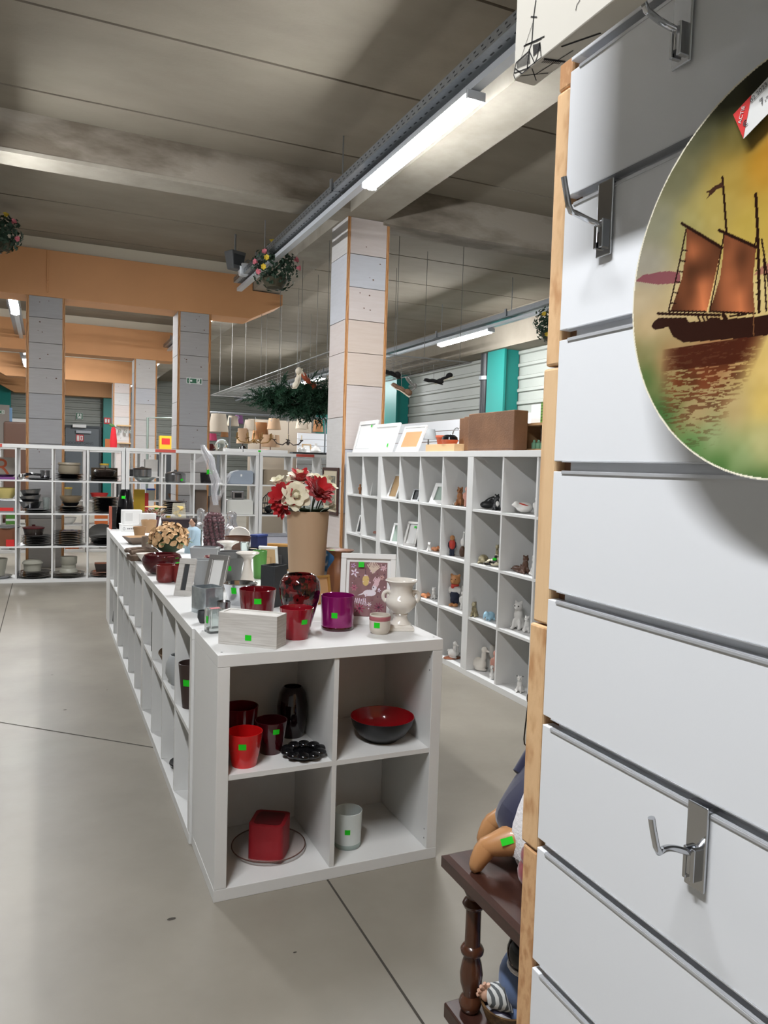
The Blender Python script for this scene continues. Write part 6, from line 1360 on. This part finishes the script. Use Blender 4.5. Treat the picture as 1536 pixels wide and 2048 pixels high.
# red shelf edge labels, white boxes and dark tiles on top of the back row
def edge_label(s, lab):
    p = BO+BD*s-BN*.0015; p.z = 1.451; t = thing('shelf_label', lab, 'label', p, BA); boxpart('label_strip', -.11, -.001, -.016, .11, .0, .016, mat('label_coral', (196, 84, 72), .6), t); return t
edge_label(-1.33, 'red label strip on the left unit at the left edge'); edge_label(.42, 'red label strip on the middle unit left of the cellophane bag'); edge_label(2.02, 'red label strip on the right unit behind the roses')
for k, (s, L_, lab) in enumerate(((1.18, .20, 'left'), (1.44, .30, 'middle'), (1.70, .22, 'right'))):
    p = BO+BD*s+BN*.06; p.z = 1.47; t = thing('flat_box', 'flat white box on top of the back row, %s of three' % lab, 'box', p, BA, 'flat white boxes'); boxpart('box_body', -L_/2, -.05, 0, L_/2, .14, .035, M_PAPER, t, .002)
    if k == 1: boxpart('price_sticker', .02, -.0515, .006, .05, -.0505, .026, M_GREEN, t)
for k in range(5):
    p = BO+BD*(1.93+k*.125)+BN*.06; p.z = 1.47; t = thing('black_tile', 'black ceramic tile lying on the back row near the column, %s' % ('first', 'second', 'third', 'fourth', 'fifth')[k], 'tile', p, BA, 'black tiles'); boxpart('tile_body', -.06, -.05, 0, .06, .12, .022, M_DGREY, t, .002)

# ================================================================== REAR SHELVES SEEN THROUGH THE BACK ROW
GRR = 'rear cube shelves behind the back row'
rear = [cube_shelf('white cube shelf behind the left unit, seen through its cubes', 4, 4, (-1.42, 9.35, 0), 0, GRR), cube_shelf('white cube shelf behind the middle unit, seen through its cubes', 4, 4, (.06, 9.35, 0), 0, GRR)]
cols = {'red': (186, 40, 38), 'yellow': (216, 184, 66), 'green': (84, 140, 54), 'blue': (46, 70, 140), 'white': (214, 214, 210), 'orange': (208, 110, 50), 'pink': (206, 110, 130), 'brown': (112, 76, 50), 'grey': (120, 122, 124), 'dark': (40, 40, 44)}
plan = ['green', 'yellow', 'orange', 'blue', 'dark', 'white', 'red', 'yellow', 'grey', 'green', 'brown', 'white', 'red', 'pink', 'blue', 'orange', 'yellow', 'dark', 'white', 'green', 'red', 'grey', 'blue', 'brown', 'orange', 'white', 'pink', 'yellow', 'dark', 'green', 'red', 'white']
ordw = ('first', 'second', 'third', 'fourth'); roww = ('top', 'second', 'third', 'bottom')
i = 0
for un, (x0, side_) in enumerate(((-1.42, 'left'), (.06, 'middle'))):
    for r in range(4):
        for c in range(4):
            cn = plan[i % len(plan)]; i += 1; m = mat('goods_'+cn, cols[cn], .45)
            P = Vector((x0+TH+c*(CH4+DV)+CH4/2+random.uniform(-.05, .05), 9.35+.14, TH+(3-r)*(CH4+DV)))
            lab = '%s %%s in the %s row, %s cube of the rear %s shelf' % (cn, roww[r], ordw[c], side_)
            kd = i % 3
            if kd == 0:
                t = thing('plastic_bowl', lab % 'plastic bowl', 'bowl', P, group='goods on the rear shelves'); MB().lathe(cup(.06, .125, .10, .004, [(.10, .04)]), 28).build('body', m, t, True)
            elif kd == 1:
                t = thing('carton', lab % 'carton', 'box', P, random.uniform(-.2, .2), 'goods on the rear shelves'); boxpart('carton_body', -.09, -.06, 0, .09, .06, random.uniform(.14, .26), m, t, .003); boxpart('carton_flap', -.09, -.061, .05, .09, -.0605, .08, M_PAPER, t)
            else:
                t = thing('storage_jar', lab % 'storage jar', 'jar', P, group='goods on the rear shelves'); MB().lathe(cup(.055, .06, .15, .004), 24).build('body', M_TINT, t, True); MB().lathe([(0, .152), (.064, .152), (.064, .175), (0, .178)], 24).build('jar_lid', m, t, True)
# ================================================================== LAMP DISPLAY BEHIND THE BACK ROW
YT = 8.75
t = thing('display_table', 'grey display table behind the back row carrying lamps', 'table', (2.9, YT+.3, 0)); boxpart('table_top', -1.15, -.32, 1.44, 1.3, .32, 1.47, M_LGREY, t)
for sx in (-1.1, 1.25):
    for sy in (-.28, .28): boxpart('leg', sx-.02, sy-.02, 0, sx+.02, sy+.02, 1.44, M_GALV, t)
TBZ = 1.47
def back_pt(u, v, y=YT): return GY(u, v, y)
rk = thing('garment_rack', 'grey tubular rack with hooks holding hanging lamps', 'rack', (0, 0, 0)); y = YT+.05
for u in (460, 651):
    q = back_pt(u, 835, y); MB().tube([(q.x, q.y, TBZ), (q.x, q.y, q.z)], .014, 8).build('post', M_GALV, rk, True)
q0, q1 = back_pt(425, 828, y), back_pt(653, 836, y); zb = (q0.z+q1.z)/2
MB().tube([(q0.x-.3, y, zb), (q1.x, y, zb)], .014, 8).build('top_bar', M_GALV, rk, True); MB().tube([(q0.x-.3, y+.3, zb+.03), (q1.x, y+.3, zb+.03)], .012, 8).build('rear_bar', M_GALV, rk, True)
for k in range(7):
    x = q0.x+(q1.x-q0.x)*(k+.5)/7; MB().tube([(x, y, zb-.012), (x+.015, y, zb-.05), (x, y, zb-.075), (x-.015, y, zb-.06)], .004, 6).build('hook', M_GALV, rk, True)
q = back_pt(320, 822, y); 
rk2 = thing('steel_frame', 'grey green steel tube frame right of the exit sign column base', 'frame', (q.x, 10.2, 0)); MB().tube([(0, 0, 0), (0, 0, 2.0), (.5, 0, 2.02)], .02, 8).build('frame_tube', mat('grey_green_steel', (120, 132, 124), .4, .4), rk2, True)
def shade(label, u, v, wpx, hpx, m, flare=1.5, y=YT, hang=True, name='lampshade'):
    P = back_pt(u, v, y); k = mpp(P); w0, h0 = wpx*k/2, hpx*k; t = thing(name, label, 'lampshade', P)
    MB().lathe([(w0/flare, h0/2), (w0, -h0/2), (w0-.004, -h0/2), (w0/flare-.004, h0/2)], 28).build('shade', m, t, True)
    if hang: MB().tube([(0, 0, h0/2), (0, 0, zb-P.z-.06 if zb-.06 > P.z+h0/2 else h0/2+.02)], .003, 6).build('cord', M_STEEL, t, True)
    else: MB().lathe([(.05, TBZ-P.z), (.05, TBZ-P.z+.01), (.008, TBZ-P.z+.015), (.006, -h0/2), (.006, h0/2)], 14).build('lamp_foot', M_BROWNB, t, True)
    return t
SH = [mat('beige_shade', (176, 146, 116), .8), mat('cream_shade', (194, 182, 164), .8), mat('tan_shade', (156, 110, 70), .8), mat('pink_shade', (196, 70, 110), .7)]
shade('large cream lampshade hanging left on the rack', 437, 846, 40, 36, SH[1], 1.4); shade('pink lampshade hanging below the large cream one', 424, 874, 20, 14, SH[3], 1.2, YT+.05)
for (u_, v_, w_, h_, m_, dy_, lab) in ((466, 842, 24, 20, SH[1], .12, 'small cream lampshade hanging near the rack post'), (478, 838, 18, 18, mat('purple_shade', (96, 50, 96), .7), .3, 'purple lampshade hanging behind the small cream one'), (500, 850, 26, 20, SH[1], .35, 'cream lampshade hanging above the gold chandelier'), (548, 848, 28, 22, SH[0], .3, 'beige lampshade hanging between the two chandeliers'), (604, 848, 26, 20, SH[1], .4, 'cream lampshade hanging right of the dark chandelier'), (636, 852, 22, 24, SH[2], .3, 'tan lampshade hanging at the right end of the rack'), (449, 866, 16, 16, SH[2], .0, 'little tan lampshade below the small cream one')):
    shade(lab, u_, v_, w_, h_, m_, 1.35, YT+dy_)
shade('tan lampshade standing beside the gold chandelier', 486, 872, 26, 30, SH[0], 1.3, YT+.33, False); shade('pleated tan lampshade behind the gold chandelier', 521, 862, 34, 34, SH[2], 1.3, YT+.5, False); shade('drum shaped tan lampshade right of the gold chandelier', 541, 882, 38, 24, SH[0], 1.1, YT+.28, False)
def chandelier(label, u, v, wpx, m, arms, candles):
    P = back_pt(u, v); r = wpx/2*mpp(P); t = thing('chandelier', label, 'chandelier', P)
    MB().lathe([(0, -.05), (.02, -.04), (.03, -.01), (.012, .02), (.010, .08), (.014, .1), (0, .11)], 16).build('hub', m, t, True); MB().tube([(0, 0, .1), (0, 0, max(.15, zb-P.z-.06))], .004, 6).build('chain', m, t, True)
    for k in range(arms):
        a = 2*PI*k/arms+.2; c_, s_ = math.cos(a), math.sin(a)
        ar = MB().tube([(.02*c_, .02*s_, 0), (r*.4*c_, r*.4*s_, -.045), (r*.8*c_, r*.8*s_, -.03), (r*c_, r*s_, .02)], .007, 8).build('arm', m, t, True)
        MB().lathe([(0, .02), (.022, .022), (.028, .032), (0, .03)], 12, Matrix.Translation((r*c_, r*s_, 0))).build('drip_cup', m, ar, True)
        MB().lathe([(.009, .03), (.009, .10), (0, .105)], 10, Matrix.Translation((r*c_, r*s_, 0))).build('candle_sleeve', M_CREAMW if candles else m, ar, True)
chandelier('gold branched chandelier hanging on the rack', 508, 880, 72, mat('old_gold', (150, 118, 70), .3, .7), 8, False); chandelier('dark candle chandelier hanging right on the rack', 576, 884, 62, mat('dark_iron', (54, 44, 38), .5, .3), 6, True)
def on_table(name, label, cat, u, prof, m, dy=0.0, **kw):
    P = back_pt(u, 895, YT+dy); P.z = TBZ; t = thing(name, label, cat, P); MB().lathe(prof, 24, **kw).build('body', m, t, True); return t
on_table('round_box', 'round pale pink box on the lamp table', 'box', 529, [(0, 0), (.085, 0), (.09, .05), (.07, .075), (0, .085)], M_PKCER, .05); on_table('black_ball_vase', 'small black ball vase on the lamp table', 'vase', 486, cup(.04, .03, .12, .004, [(.07, .06)]), M_BLACK, .05); on_table('globe_lamp', 'white globe lamp base on the lamp table near the column', 'lamp', 632, [(0, 0), (.03, 0), (.075, .05), (.085, .09), (.06, .14), (.02, .16), (.02, .20), (0, .2)], M_WCER, .1); on_table('dark_jug', 'dark red round pot at the left end of the lamp table', 'pot', 420, cup(.05, .05, .13, .004, [(.085, .06)]), M_BURG, .05); on_table('glass_globe', 'clear glass globe on the lamp table left of the gold chandelier', 'globe', 443, [(0, 0), (.03, 0), (.09, .06), (.10, .12), (.07, .19), (.03, .21), (0, .21)], M_GLASS, .1)
P = back_pt(604, 895, YT+.1); t = thing('white_heart', 'white ceramic heart standing on the lamp table', 'ornament', Vector((P.x, P.y, TBZ))); o = MB().ell((-.03, 0, .09), (.045, .02, .045), 14, 10); o.ell((.03, 0, .09), (.045, .02, .045), 14, 10); o.ell((0, 0, .055), (.045, .02, .055), 14, 10); o.build('heart_body', M_WCER, t, True)
P = back_pt(616, 893, YT+.34); frame_item('picture_frame', 'wood framed picture leaning on the lamp table near the column', Vector((P.x, P.y, TBZ)), .16, .20, .15, R(14), .018, M_KRAFT, M_PAPER)
P0, P1 = back_pt(596, 860, YT+.62), back_pt(655, 860, YT+.62); t = thing('white_board', 'white slat board standing behind the lamp table', 'board', (P0.x, YT+.64, 0))
for k in range(14): boxpart('slat', 0, 0, .45+k*.10, P1.x-P0.x+.5, .02, .545+k*.10, M_SLAT, t)
boxpart('board_back', 0, .02, 0, P1.x-P0.x+.5, .03, 1.85, M_MDF, t)
P0, P1 = back_pt(560, 838, YT+.9), back_pt(625, 838, YT+.9); t = thing('beige_screen', 'beige fabric screen standing behind the chandeliers', 'screen', (P0.x, YT+.95, P0.z-.42)); boxpart('screen_cloth', -.5, 0, -(P0.z-.42), .55, .01, .4, SH[1], t)
# framed engraving on the column
yA, yB = GX(648, 980, 2.047).y, GX(679, 980, 2.047).y; zA, zB = GX(664, 1029, 2.047).z, GX(664, 935, 2.047).z
t = frame_item('picture_frame', 'dark wooden frame with old engraving on the left side of the whitewashed column', Vector((2.025, (yA+yB)/2, zA)), abs(yA-yB), zB-zA, -PI/2, 0.0, .03, mat('dark_frame_wood', (58, 34, 28), .35), mat('engraving', (142, 140, 122), .7, col2=(84, 84, 74), scale=14), m_mat=mat('aged_paper', (196, 184, 160), .8), matw=.05, strut=False)

# ================================================================== CEILING GRID AND HANGING THINGS
ZM = 2.5; X0, X1, Y0, Y1 = 2.16, 3.72, 4.95, 11.2
M_ROD = mat('dull_steel_rod', (104, 102, 98), .6)
t = thing('wire_grid', 'white wire mesh grid hung from the ceiling behind the whitewashed column', 'wire grid', (X0, Y0, ZM)); M_WIRE = mat('white_wire', (128, 128, 126), .5, .2)
g = MB(); nx = 15
for k in range(nx): x = (X1-X0)*k/(nx-1); g.tube([(x, 0, 0), (x, Y1-Y0, 0)], .0016, 4, caps=False)
k = 0.0
while k < Y1-Y0+.01: g.tube([(0, k, .004), (X1-X0, k, .004)], .0016, 4, caps=False); k += .10
g.build('mesh_wires', M_WIRE, t)['kind'] = 'stuff'
MB().tube([(0, 0, 0), (X1-X0, 0, 0), (X1-X0, Y1-Y0, 0), (0, Y1-Y0, 0)], .007, 6, True).build('grid_border', M_WIRE, t, True)
for ix in range(3):
    for iy in range(7):
        x = (X1-X0)*(ix*.5); y = .25+iy*.88; MB().tube([(x, y, 0), (x, y, 3.952-ZM)], .003, 6).build('hanger_rod', M_ROD, t, True); 
# pine branches
def pine(label, pts, n, seed):
    rs = random.Random(seed); O_ = Vector(pts[0]); t = thing('pine_branch', label, 'pine branch', O_)
    pv = [Vector(p)-O_ for p in pts]; MB().tube(pv, [.014]*(len(pv)-1)+[.004], 6).build('stem', M_BROWNB, t, True)
    nd = MB()
    for k in range(n):
        s = rs.random()*(len(pv)-1); i_ = int(s); p = pv[i_].lerp(pv[i_+1], s-i_); d = Vector((rs.gauss(0, 1), rs.gauss(0, 1), rs.gauss(-.25, .5))).normalized(); L_ = rs.uniform(.10, .26); e = p+d*L_
        nd.tube([p, e], .004, 3, caps=False)
        for j in range(22):
            q = p.lerp(e, .1+.9*j/21); a_ = d.orthogonal().normalized(); a_.rotate(Matrix.Rotation(j*2.4, 3, d)); f_ = q+(a_*.8+d*.6)*.055; w = d.cross(a_)*.009
            nd.add([q-w, q+w, f_+w*.3, f_-w*.3], [(0, 1, 2, 3)])
    nd.build('needles', mat('pine_green', (28, 66, 44), .7), t)['kind'] = 'stuff'
    MB().tube([pv[1], (pv[1].x, pv[1].y, ZM-O_.z)], .003, 5).build('hanging_wire', M_WIRE, t, True)
pine('dark artificial pine branch hanging under the wire grid, left part', [GY(520, 795, 6.9), GY(555, 800, 6.8), GY(600, 815, 6.7), GY(640, 822, 6.6)], 170, 1)
pine('dark artificial pine branch hanging under the wire grid, upper part', [GY(545, 780, 6.6), GY(590, 785, 6.5), GY(630, 790, 6.4), GY(668, 795, 6.3)], 170, 2)
pine('dark artificial pine branch hanging against the column', [GY(610, 768, 6.2), GY(640, 785, 6.2), GY(665, 800, 6.2), GY(690, 810, 6.2)], 120, 3)
# hanging shoes
def shoe(label, u, v, y, m, m2, rot, heel=True, s=1.0):
    P = GY(u, v, y); t = thing('shoe', label, 'shoe', P)
    t.rotation_euler = rot; t.scale = (s, s, s)
    sole = MB(); sole.prism([(-.12, .0), (-.06, -.002), (.0, .012), (.06, .045 if heel else .012), (.12, .06 if heel else .012), (.125, .07 if heel else .024), (.06, .055 if heel else .024), (.0, .022), (-.06, .008), (-.125, .010)], -.032, .032); sole.build('sole', m2, t, bevel=.004)
    up_ = MB(); up_.ell((-.07, 0, .022), (.055, .034, .022), 14, 8); up_.ell((.0, 0, .036), (.05, .030, .022), 14, 8); up_.ell((.08, 0, .078 if heel else .05), (.045, .032, .036), 14, 8); o = up_.build('upper', m, t, True)
    md = o.modifiers.new('fuse', 'REMESH'); md.mode = 'VOXEL'; md.voxel_size = .008; md.use_smooth_shade = True
    if heel: MB().tube([(.11, 0, .06), (.115, 0, .0), (.112, 0, -.03)], [.016, .009, .007], 8).build('heel', m2, t, True)
    h = ZM-P.z; Mi = t.matrix_basis.to_3x3().inverted(); MB().tube([(0, 0, .03), Mi @ Vector((0, 0, h+.003))], .0025, 5).build('hanging_wire', M_WIRE, t, True)
    return t
M_SHW = mat('cream_leather', (216, 206, 186), .5); M_SHR = mat('rust_leather', (176, 84, 54), .5); M_SHB = mat('black_suede', (24, 22, 22), .8); M_SHT = mat('tan_leather', (122, 92, 70), .6)
shoe('cream high heel shoe hanging from the wire grid', 598, 762, 5.9, M_SHW, M_SHW, (0, -.9, .6)); shoe('rust orange high heel shoe hanging beside the cream one', 613, 765, 6.15, M_SHR, M_SHR, (0, .9, .4))
shoe('brown and white shoe hanging lowest, right of the column', 800, 783, 5.3, M_SHT, M_SHW, (.4, .6, -.4), False, 1.0); shoe('black suede shoe hanging left of the white soled pair', 866, 767, 5.35, M_SHB, M_SHB, (.1, .25, -.5), False, .9); shoe('black suede boot with white sole hanging from the grid', 889, 763, 5.6, M_SHB, M_SHW, (.0, -.35, -.3), False, .95); shoe('small silver sandal hanging near the teal column', 818, 768, 5.3, M_SILV, M_SILV, (.3, .9, .3), True, .7)
shoe('black shoe half hidden behind the column edge', 783, 752, 5.2, M_SHB, M_SHB, (.0, .3, .2), False, .9)
# flower baskets on the lamp rails
pinkp = leafmesh('petal', .05, .05, mat('pink_petal', (196, 112, 124), .7), .3, .3); yelp = leafmesh('petal', .05, .05, mat('lemon_petal', (206, 180, 60), .7), .3, .3)
def basket(label, P, r, pink, yellow, seed):
    rs = random.Random(seed); t = thing('flower_basket', label, 'flower basket', P); MB().lathe([(0, -r*.9), (r*.35, -r*.85), (r*.55, -r*.5), (r*.5, -r*.45), (0, -r*.4)], 20).build('basket', mat('dark_wicker', (66, 62, 46), .8), t, True)
    lf = MB()
    for k in range(420):
        d = Vector((rs.gauss(0, 1), rs.gauss(0, 1), rs.gauss(0, 1))).normalized(); p = d*r*rs.uniform(.55, 1.0); a_ = d.orthogonal().normalized(); a_.rotate(Matrix.Rotation(rs.random()*6, 3, d)); b_ = d.cross(a_); L_ = rs.uniform(.035, .07); w = .018
        lf.add([p, p+a_*L_*.5+b_*w+d*.01, p+a_*L_+d*rs.uniform(-.02, .02), p+a_*L_*.5-b_*w+d*.01], [(0, 1, 2, 3)])
    lf.build('ivy_leaves', mat('ivy_green', (38, 62, 46), .6), t)['kind'] = 'stuff'
    for kind, arr in ((pinkp, pink), (yelp, yellow)):
        for d in arr:
            d = Vector(d).normalized(); h = MB().ell((0, 0, 0), .016, 8, 6).build('blossom', kind.materials[0], t, True); h.matrix_local = Matrix.Translation(d*r*1.02) @ frame_to(d)
            for j in range(6): put('petal', kind, h, Matrix.Rotation(j*1.05, 4, 'Z') @ Matrix.Rotation(-.6, 4, 'X') @ Matrix.Scale(.8, 4))
    MB().tube([(0, 0, 0), (0, 0, max(.05, ZR+.03-P.z))], .006, 6).build('hanger', M_GALV, t, True)
P = GX(550, 535, 1.72); basket('hanging flower basket with pink roses at the end of the lamp rail', P, .25, ((-.6, -.7, .35), (-.8, -.4, .0), (-.75, -.5, -.35), (.75, -.6, -.05), (.6, -.7, .2)), ((-.2, -.2, 1), (.1, -.3, .95), (-.5, -.75, .1), (-.6, -.7, -.2)), 1)
P = GX(4, 466, -.9); basket('hanging flower basket cut off at the left edge below the ceiling', P, .20, ((.6, -.6, -.3), (.5, -.7, .4)), ((.2, -.7, .7),), 2)
P = GX(1103, 648, 5.3); basket('hanging flower basket with yellow blossoms beside the wooden wall end', P, .24, ((.3, -.9, -.6),), ((-.8, -.5, .3), (-.7, -.6, -.7), (-.5, -.8, .0)), 3)
# devices at the end of the lamp rail
P = GX(487, 540, 1.60); t = thing('smoke_detector', 'white boxed detector at the end of the lamp rail', 'detector', P); MB().taper(.10, .10, .13, .13, -.07, .07).build('detector_box', M_RAILW, t, bevel=.02); MB().tube([(0, 0, .07), (.05, 0, .12), (.09, 0, .10)], .008, 6).build('bracket', M_GALV, t, True)
P = GX(470, 522, 1.50); t = thing('ceiling_speaker', 'grey angled loudspeaker above the orange beam', 'loudspeaker', P, .4); MB().taper(.13, .12, .20, .16, -.10, .10).build('speaker_box', mat('grey_plastic', (84, 86, 88), .5), t, bevel=.01); MB().tube([(0, 0, .10), (0, 0, 3.952-P.z)], .012, 8).build('bracket', M_GALV, t, True); boxpart('speaker_grille', -.07, -.081, -.06, .07, -.079, .06, M_HOLE, t)

# ================================================================== SIGNS, DOOR, FAR THINGS
M_SIGN = mat('exit_green', (16, 92, 60), .4); M_SGW = mat('sign_white', (226, 230, 226), .4); M_SGR = mat('sign_red', (190, 30, 36), .4)
def runner(mb, ox, oz, s):
    P_ = lambda pts: mb.prism([(ox+x*s, oz+z*s) for x, z in pts], -.0006, 0)
    P_([(-.05, .32), (.05, .32), (.05, .42), (-.05, .42)]); P_([(-.10, .05), (.06, .02), (.10, .28), (-.04, .30)]); P_([(.06, .02), (.20, -.10), (.16, -.16), (-.02, .02)]); P_([(.16, -.12), (.34, -.14), (.34, -.20), (.16, -.18)]); P_([(-.10, .05), (-.22, -.16), (-.16, -.20), (-.02, .02)]); P_([(-.20, -.14), (-.34, -.30), (-.28, -.34), (-.14, -.18)]); P_([(.08, .26), (.26, .18), (.24, .12), (.06, .18)]); P_([(-.04, .28), (-.20, .16), (-.16, .10), (.0, .2)])
def exit_sign(label, P, w_, h_, arrow):
    t = thing('exit_sign', label, 'sign', P); boxpart('sign_board', -w_/2, 0, -h_/2, w_/2, .006, h_/2, M_SGW, t); boxpart('sign_face', -w_/2+.008, -.0015, -h_/2+.008, w_/2-.008, 0, h_/2-.008, M_SIGN, t)
    m = MB()
    if arrow:
        a = -1 if arrow == 'L' else 1; cx = a*w_*.25; L_ = h_*.3
        m.prism([(cx-a*L_, -.012), (cx+a*L_*.3, -.012), (cx+a*L_*.3, .012), (cx-a*L_, .012)][::1], -.0025, -.0016); m.prism([(cx+a*L_*.1, .055), (cx+a*L_, 0), (cx+a*L_*.1, -.055), (cx+a*L_*.1, -.03), (cx+a*L_*.55, 0), (cx+a*L_*.1, .03)], -.0025, -.0016); dx = -a*w_*.25
    else: dx = 0
    boxpart('door_symbol', dx-h_*.30, -.0022, -h_*.36, dx+h_*.30, -.0015, h_*.36, M_SGW, t); r_ = MB(); runner(r_, dx, -.0, h_*.85)
    r_.v = [(x, y_-.0023, z) for x, y_, z in r_.v]; r_.build('running_figure', M_SIGN, t)['kind'] = 'stuff'
    if arrow: m.build('arrow', M_SGW, t)['kind'] = 'stuff'
a, b = GY(373, 755, 7.80), GY(404, 769, 7.80); exit_sign('green exit sign with left arrow and running figure on the grey column', Vector(((a.x+b.x)/2, 7.798, (a.z+b.z)/2)), b.x-a.x, a.z-b.z, 'L')
a, b = GY(152, 825, 23.9), GY(166, 839, 23.9); exit_sign('small green exit sign above the emergency door', Vector(((a.x+b.x)/2, 23.955, (a.z+b.z)/2)), b.x-a.x, a.z-b.z, None)
a, b = GY(-6, 820, 15), GY(9, 828, 15); exit_sign('small green exit sign with right arrow at the left edge', Vector(((a.x+b.x)/2, 15-.02, (a.z+b.z)/2)), b.x-a.x, a.z-b.z, 'R')
# emergency door
D0, D1 = GY(131, 855, 23.85), GY(198, 855, 23.85); dr = struct(boxpart('door_1', D0.x, 23.78, 0, D1.x, 23.86, D0.z, mat('grey_door', (98, 104, 108), .5)))
boxpart('door_frame', D0.x-.07, 23.76, D0.z, D1.x+.07, 23.88, D0.z+.08, mat('dark_door_frame', (54, 60, 64), .5), dr); boxpart('door_frame', D1.x, 23.76, 0, D1.x+.07, 23.88, D0.z, MATS['dark_door_frame'], dr)
boxpart('door_closer', D0.x+.3, 23.70, D0.z-.16, D0.x+.75, 23.78, D0.z-.08, M_GALV, dr); 
s0, s1 = GY(152, 869, 23.76), GY(167, 883, 23.76); sg = thing('door_sign', 'red and white fire notice on the emergency door', 'sign', ((s0.x+s1.x)/2, 23.77, (s0.z+s1.z)/2)); hw, hh = (s1.x-s0.x)/2, (s0.z-s1.z)/2; boxpart('sign_board', -hw, 0, -hh, hw, .006, hh, M_SGR, sg)
for k in range(4): boxpart('white_symbol', -hw*.8, -.002, hh*(.6-k*.4)-.02, -hw*.1, 0, hh*(.6-k*.4)+.015, M_SGW, sg)
boxpart('white_symbol', hw*.15, -.002, -hh*.7, hw*.8, 0, hh*.7, M_SGW, sg); boxpart('red_symbol', hw*.35, -.003, -hh*.5, hw*.6, -.002, hh*.5, M_SGR, sg)
tx = GY(160, 886.5, 23.76); text('NOODUITGANG', .105, M_DGREY, dr, (tx.x, 23.775, tx.z), (PI/2, 0, 0), 'door_lettering', .001)
q = GY(159, 855, 23.6); t = thing('door_lamp', 'flat emergency lamp above the door', 'lamp', (q.x, 23.70, q.z+.05)); boxpart('lamp_body', -.2, -.05, -.05, .2, .08, .05, M_PAPER, t, .01)
for (u0, u1, lab) in ((208, 221, 'red and white fire hose sign on the teal column, left one'), (223, 231, 'narrow red and white fire sign on the teal column, right one')):
    a, b = GY(u0, 835, 23.55), GY(u1, 848, 23.55); t = thing('fire_sign', lab, 'sign', ((a.x+b.x)/2, 23.57, (a.z+b.z)/2)); hw, hh = (b.x-a.x)/2, (a.z-b.z)/2; boxpart('sign_board', -hw, 0, -hh, hw, .02, hh, M_SGR, t); boxpart('white_symbol', -hw*.7, -.003, -hh*.6, -hw*.1, 0, hh*.6, M_SGW, t); boxpart('white_symbol', hw*.2, -.003, -hh*.6, hw*.65, 0, hh*.5, M_SGW, t)
# red garment, glass racks
P = GY(227, 873, 17.5); k_ = mpp(P); t = thing('red_apron', 'red cloth with green top hanging beside the far plank column', 'cloth', P); MB().lathe([(k_*6, -k_*24), (k_*6.5, -k_*10), (k_*4, k_*14), (k_*1.5, k_*20), (0, k_*20)], 16, None, 1, .5, 6, .08).build('cloth', mat('bright_red_cloth', (190, 28, 40), .8), t, True); MB().ell((-k_*3, 0, k_*22), (k_*6, k_*2, k_*3), 10, 8, (0, .4, 0)).build('green_top', mat('leaf_cloth', (70, 110, 60), .8), t, True); MB().tube([(0, 0, k_*20), (.12, .70, k_*20)], .01, 5).build('hanging_string', M_WIRE, t, True)
a = GY(217, 882, 22.0); t = thing('orange_poster', 'orange square poster on the teal column', 'poster', (a.x+.15, 23.58, a.z-.1)); boxpart('poster_sheet', -.14, 0, -.2, .14, .01, .2, mat('orange_paper', (206, 120, 70), .7), t)
P = GY(251, 870, 18.0); t = thing('glass_rack', 'wooden bars with stemmed glasses hanging on the far plank column', 'rack', (P.x, 18.17, P.z))
for z_ in (.22, -.22):
    boxpart('wooden_bar', -.20, -.16, z_, .20, .03, z_+.03, M_KRAFT, t)
    for k in range(3): MB().lathe([(.04, z_-.005), (.006, z_-.012), (.005, z_-.07), (.03, z_-.09), (.04, z_-.13), (.035, z_-.17), (.033, z_-.17), (.037, z_-.13), (0, z_-.095)], 14, Matrix.Translation((-.13+.13*k, -.08, 0))).build('stemmed_glass', M_GLASS, t, True)
# far left furniture
P0 = GY(0, 835, 15.2); t = thing('notice_stand', 'grey notice stand with blue edge at the left edge', 'stand', (P0.x-.4, 15.0, 0)); boxpart('panel_board', -.3, 0, 0, .58, .05, P0.z+.25, mat('warm_grey_panel', (150, 144, 138), .6), t); boxpart('blue_edge', .58, 0, .3, .63, .05, P0.z+.2, mat('sky_blue_edge', (120, 160, 200), .5), t)
P0 = GY(36, 870, 12.0); t = thing('armchair', 'brown leather armchair back behind the left unit', 'chair', (P0.x, 12.0, 0)); boxpart('backrest', -.22, 0, .5, .15, .12, P0.z+.22, mat('brown_leather', (82, 56, 42), .5), t, .03); boxpart('seat', -.25, -.5, .3, .2, .1, .5, MATS['brown_leather'], t, .03)
for sx in (-.22, .12):
    for sy in (-.45, .05): boxpart('leg', sx, sy, 0, sx+.05, sy+.05, .3, M_DWOOD, t)
P0 = GY(46, 845, 20); t = thing('white_backdrop', 'bright white cabinet far back left of the grey column', 'cabinet', (P0.x-.5, 20.2, 0)); boxpart('cabinet_body', -.6, 0, 0, .9, .4, P0.z+.1, M_PAPER, t); boxpart('cabinet_handle', .2, -.02, P0.z-.3, .5, 0, P0.z-.27, M_STEEL, t)
P0 = GY(331, 884, 10.6); t = thing('yellow_display', 'yellow display box with red sticker right of the pale plank column', 'box', (P0.x, 10.6, P0.z-.12)); boxpart('box_body', -.09, 0, -.02, .10, .14, .22, mat('display_yellow', (220, 172, 40), .5), t); boxpart('red_panel', -.06, -.002, .08, .07, 0, .18, M_LABR, t)
tb2 = thing('goods_stand', 'dark goods stand under the yellow display box', 'stand', (P0.x, 10.67, 0)); boxpart('stand_column', -.12, -.08, 0, .12, .08, P0.z-.14, M_DGREY, tb2)
# white slat panels on the right wall
a, b = GX(700, 850, 6.36), GX(1086, 824, 6.36); zt_ = GX(870, 842, 6.36).z
t = struct(boxpart('trim_7', 6.38, b.y, 0, 6.40, a.y, zt_, M_MDF))
for k in range(10): boxpart('slat', 6.36, b.y, max(0, zt_-(k+1)*.2+.006), 6.38, a.y, zt_-k*.2-.006, M_SLAT, t)
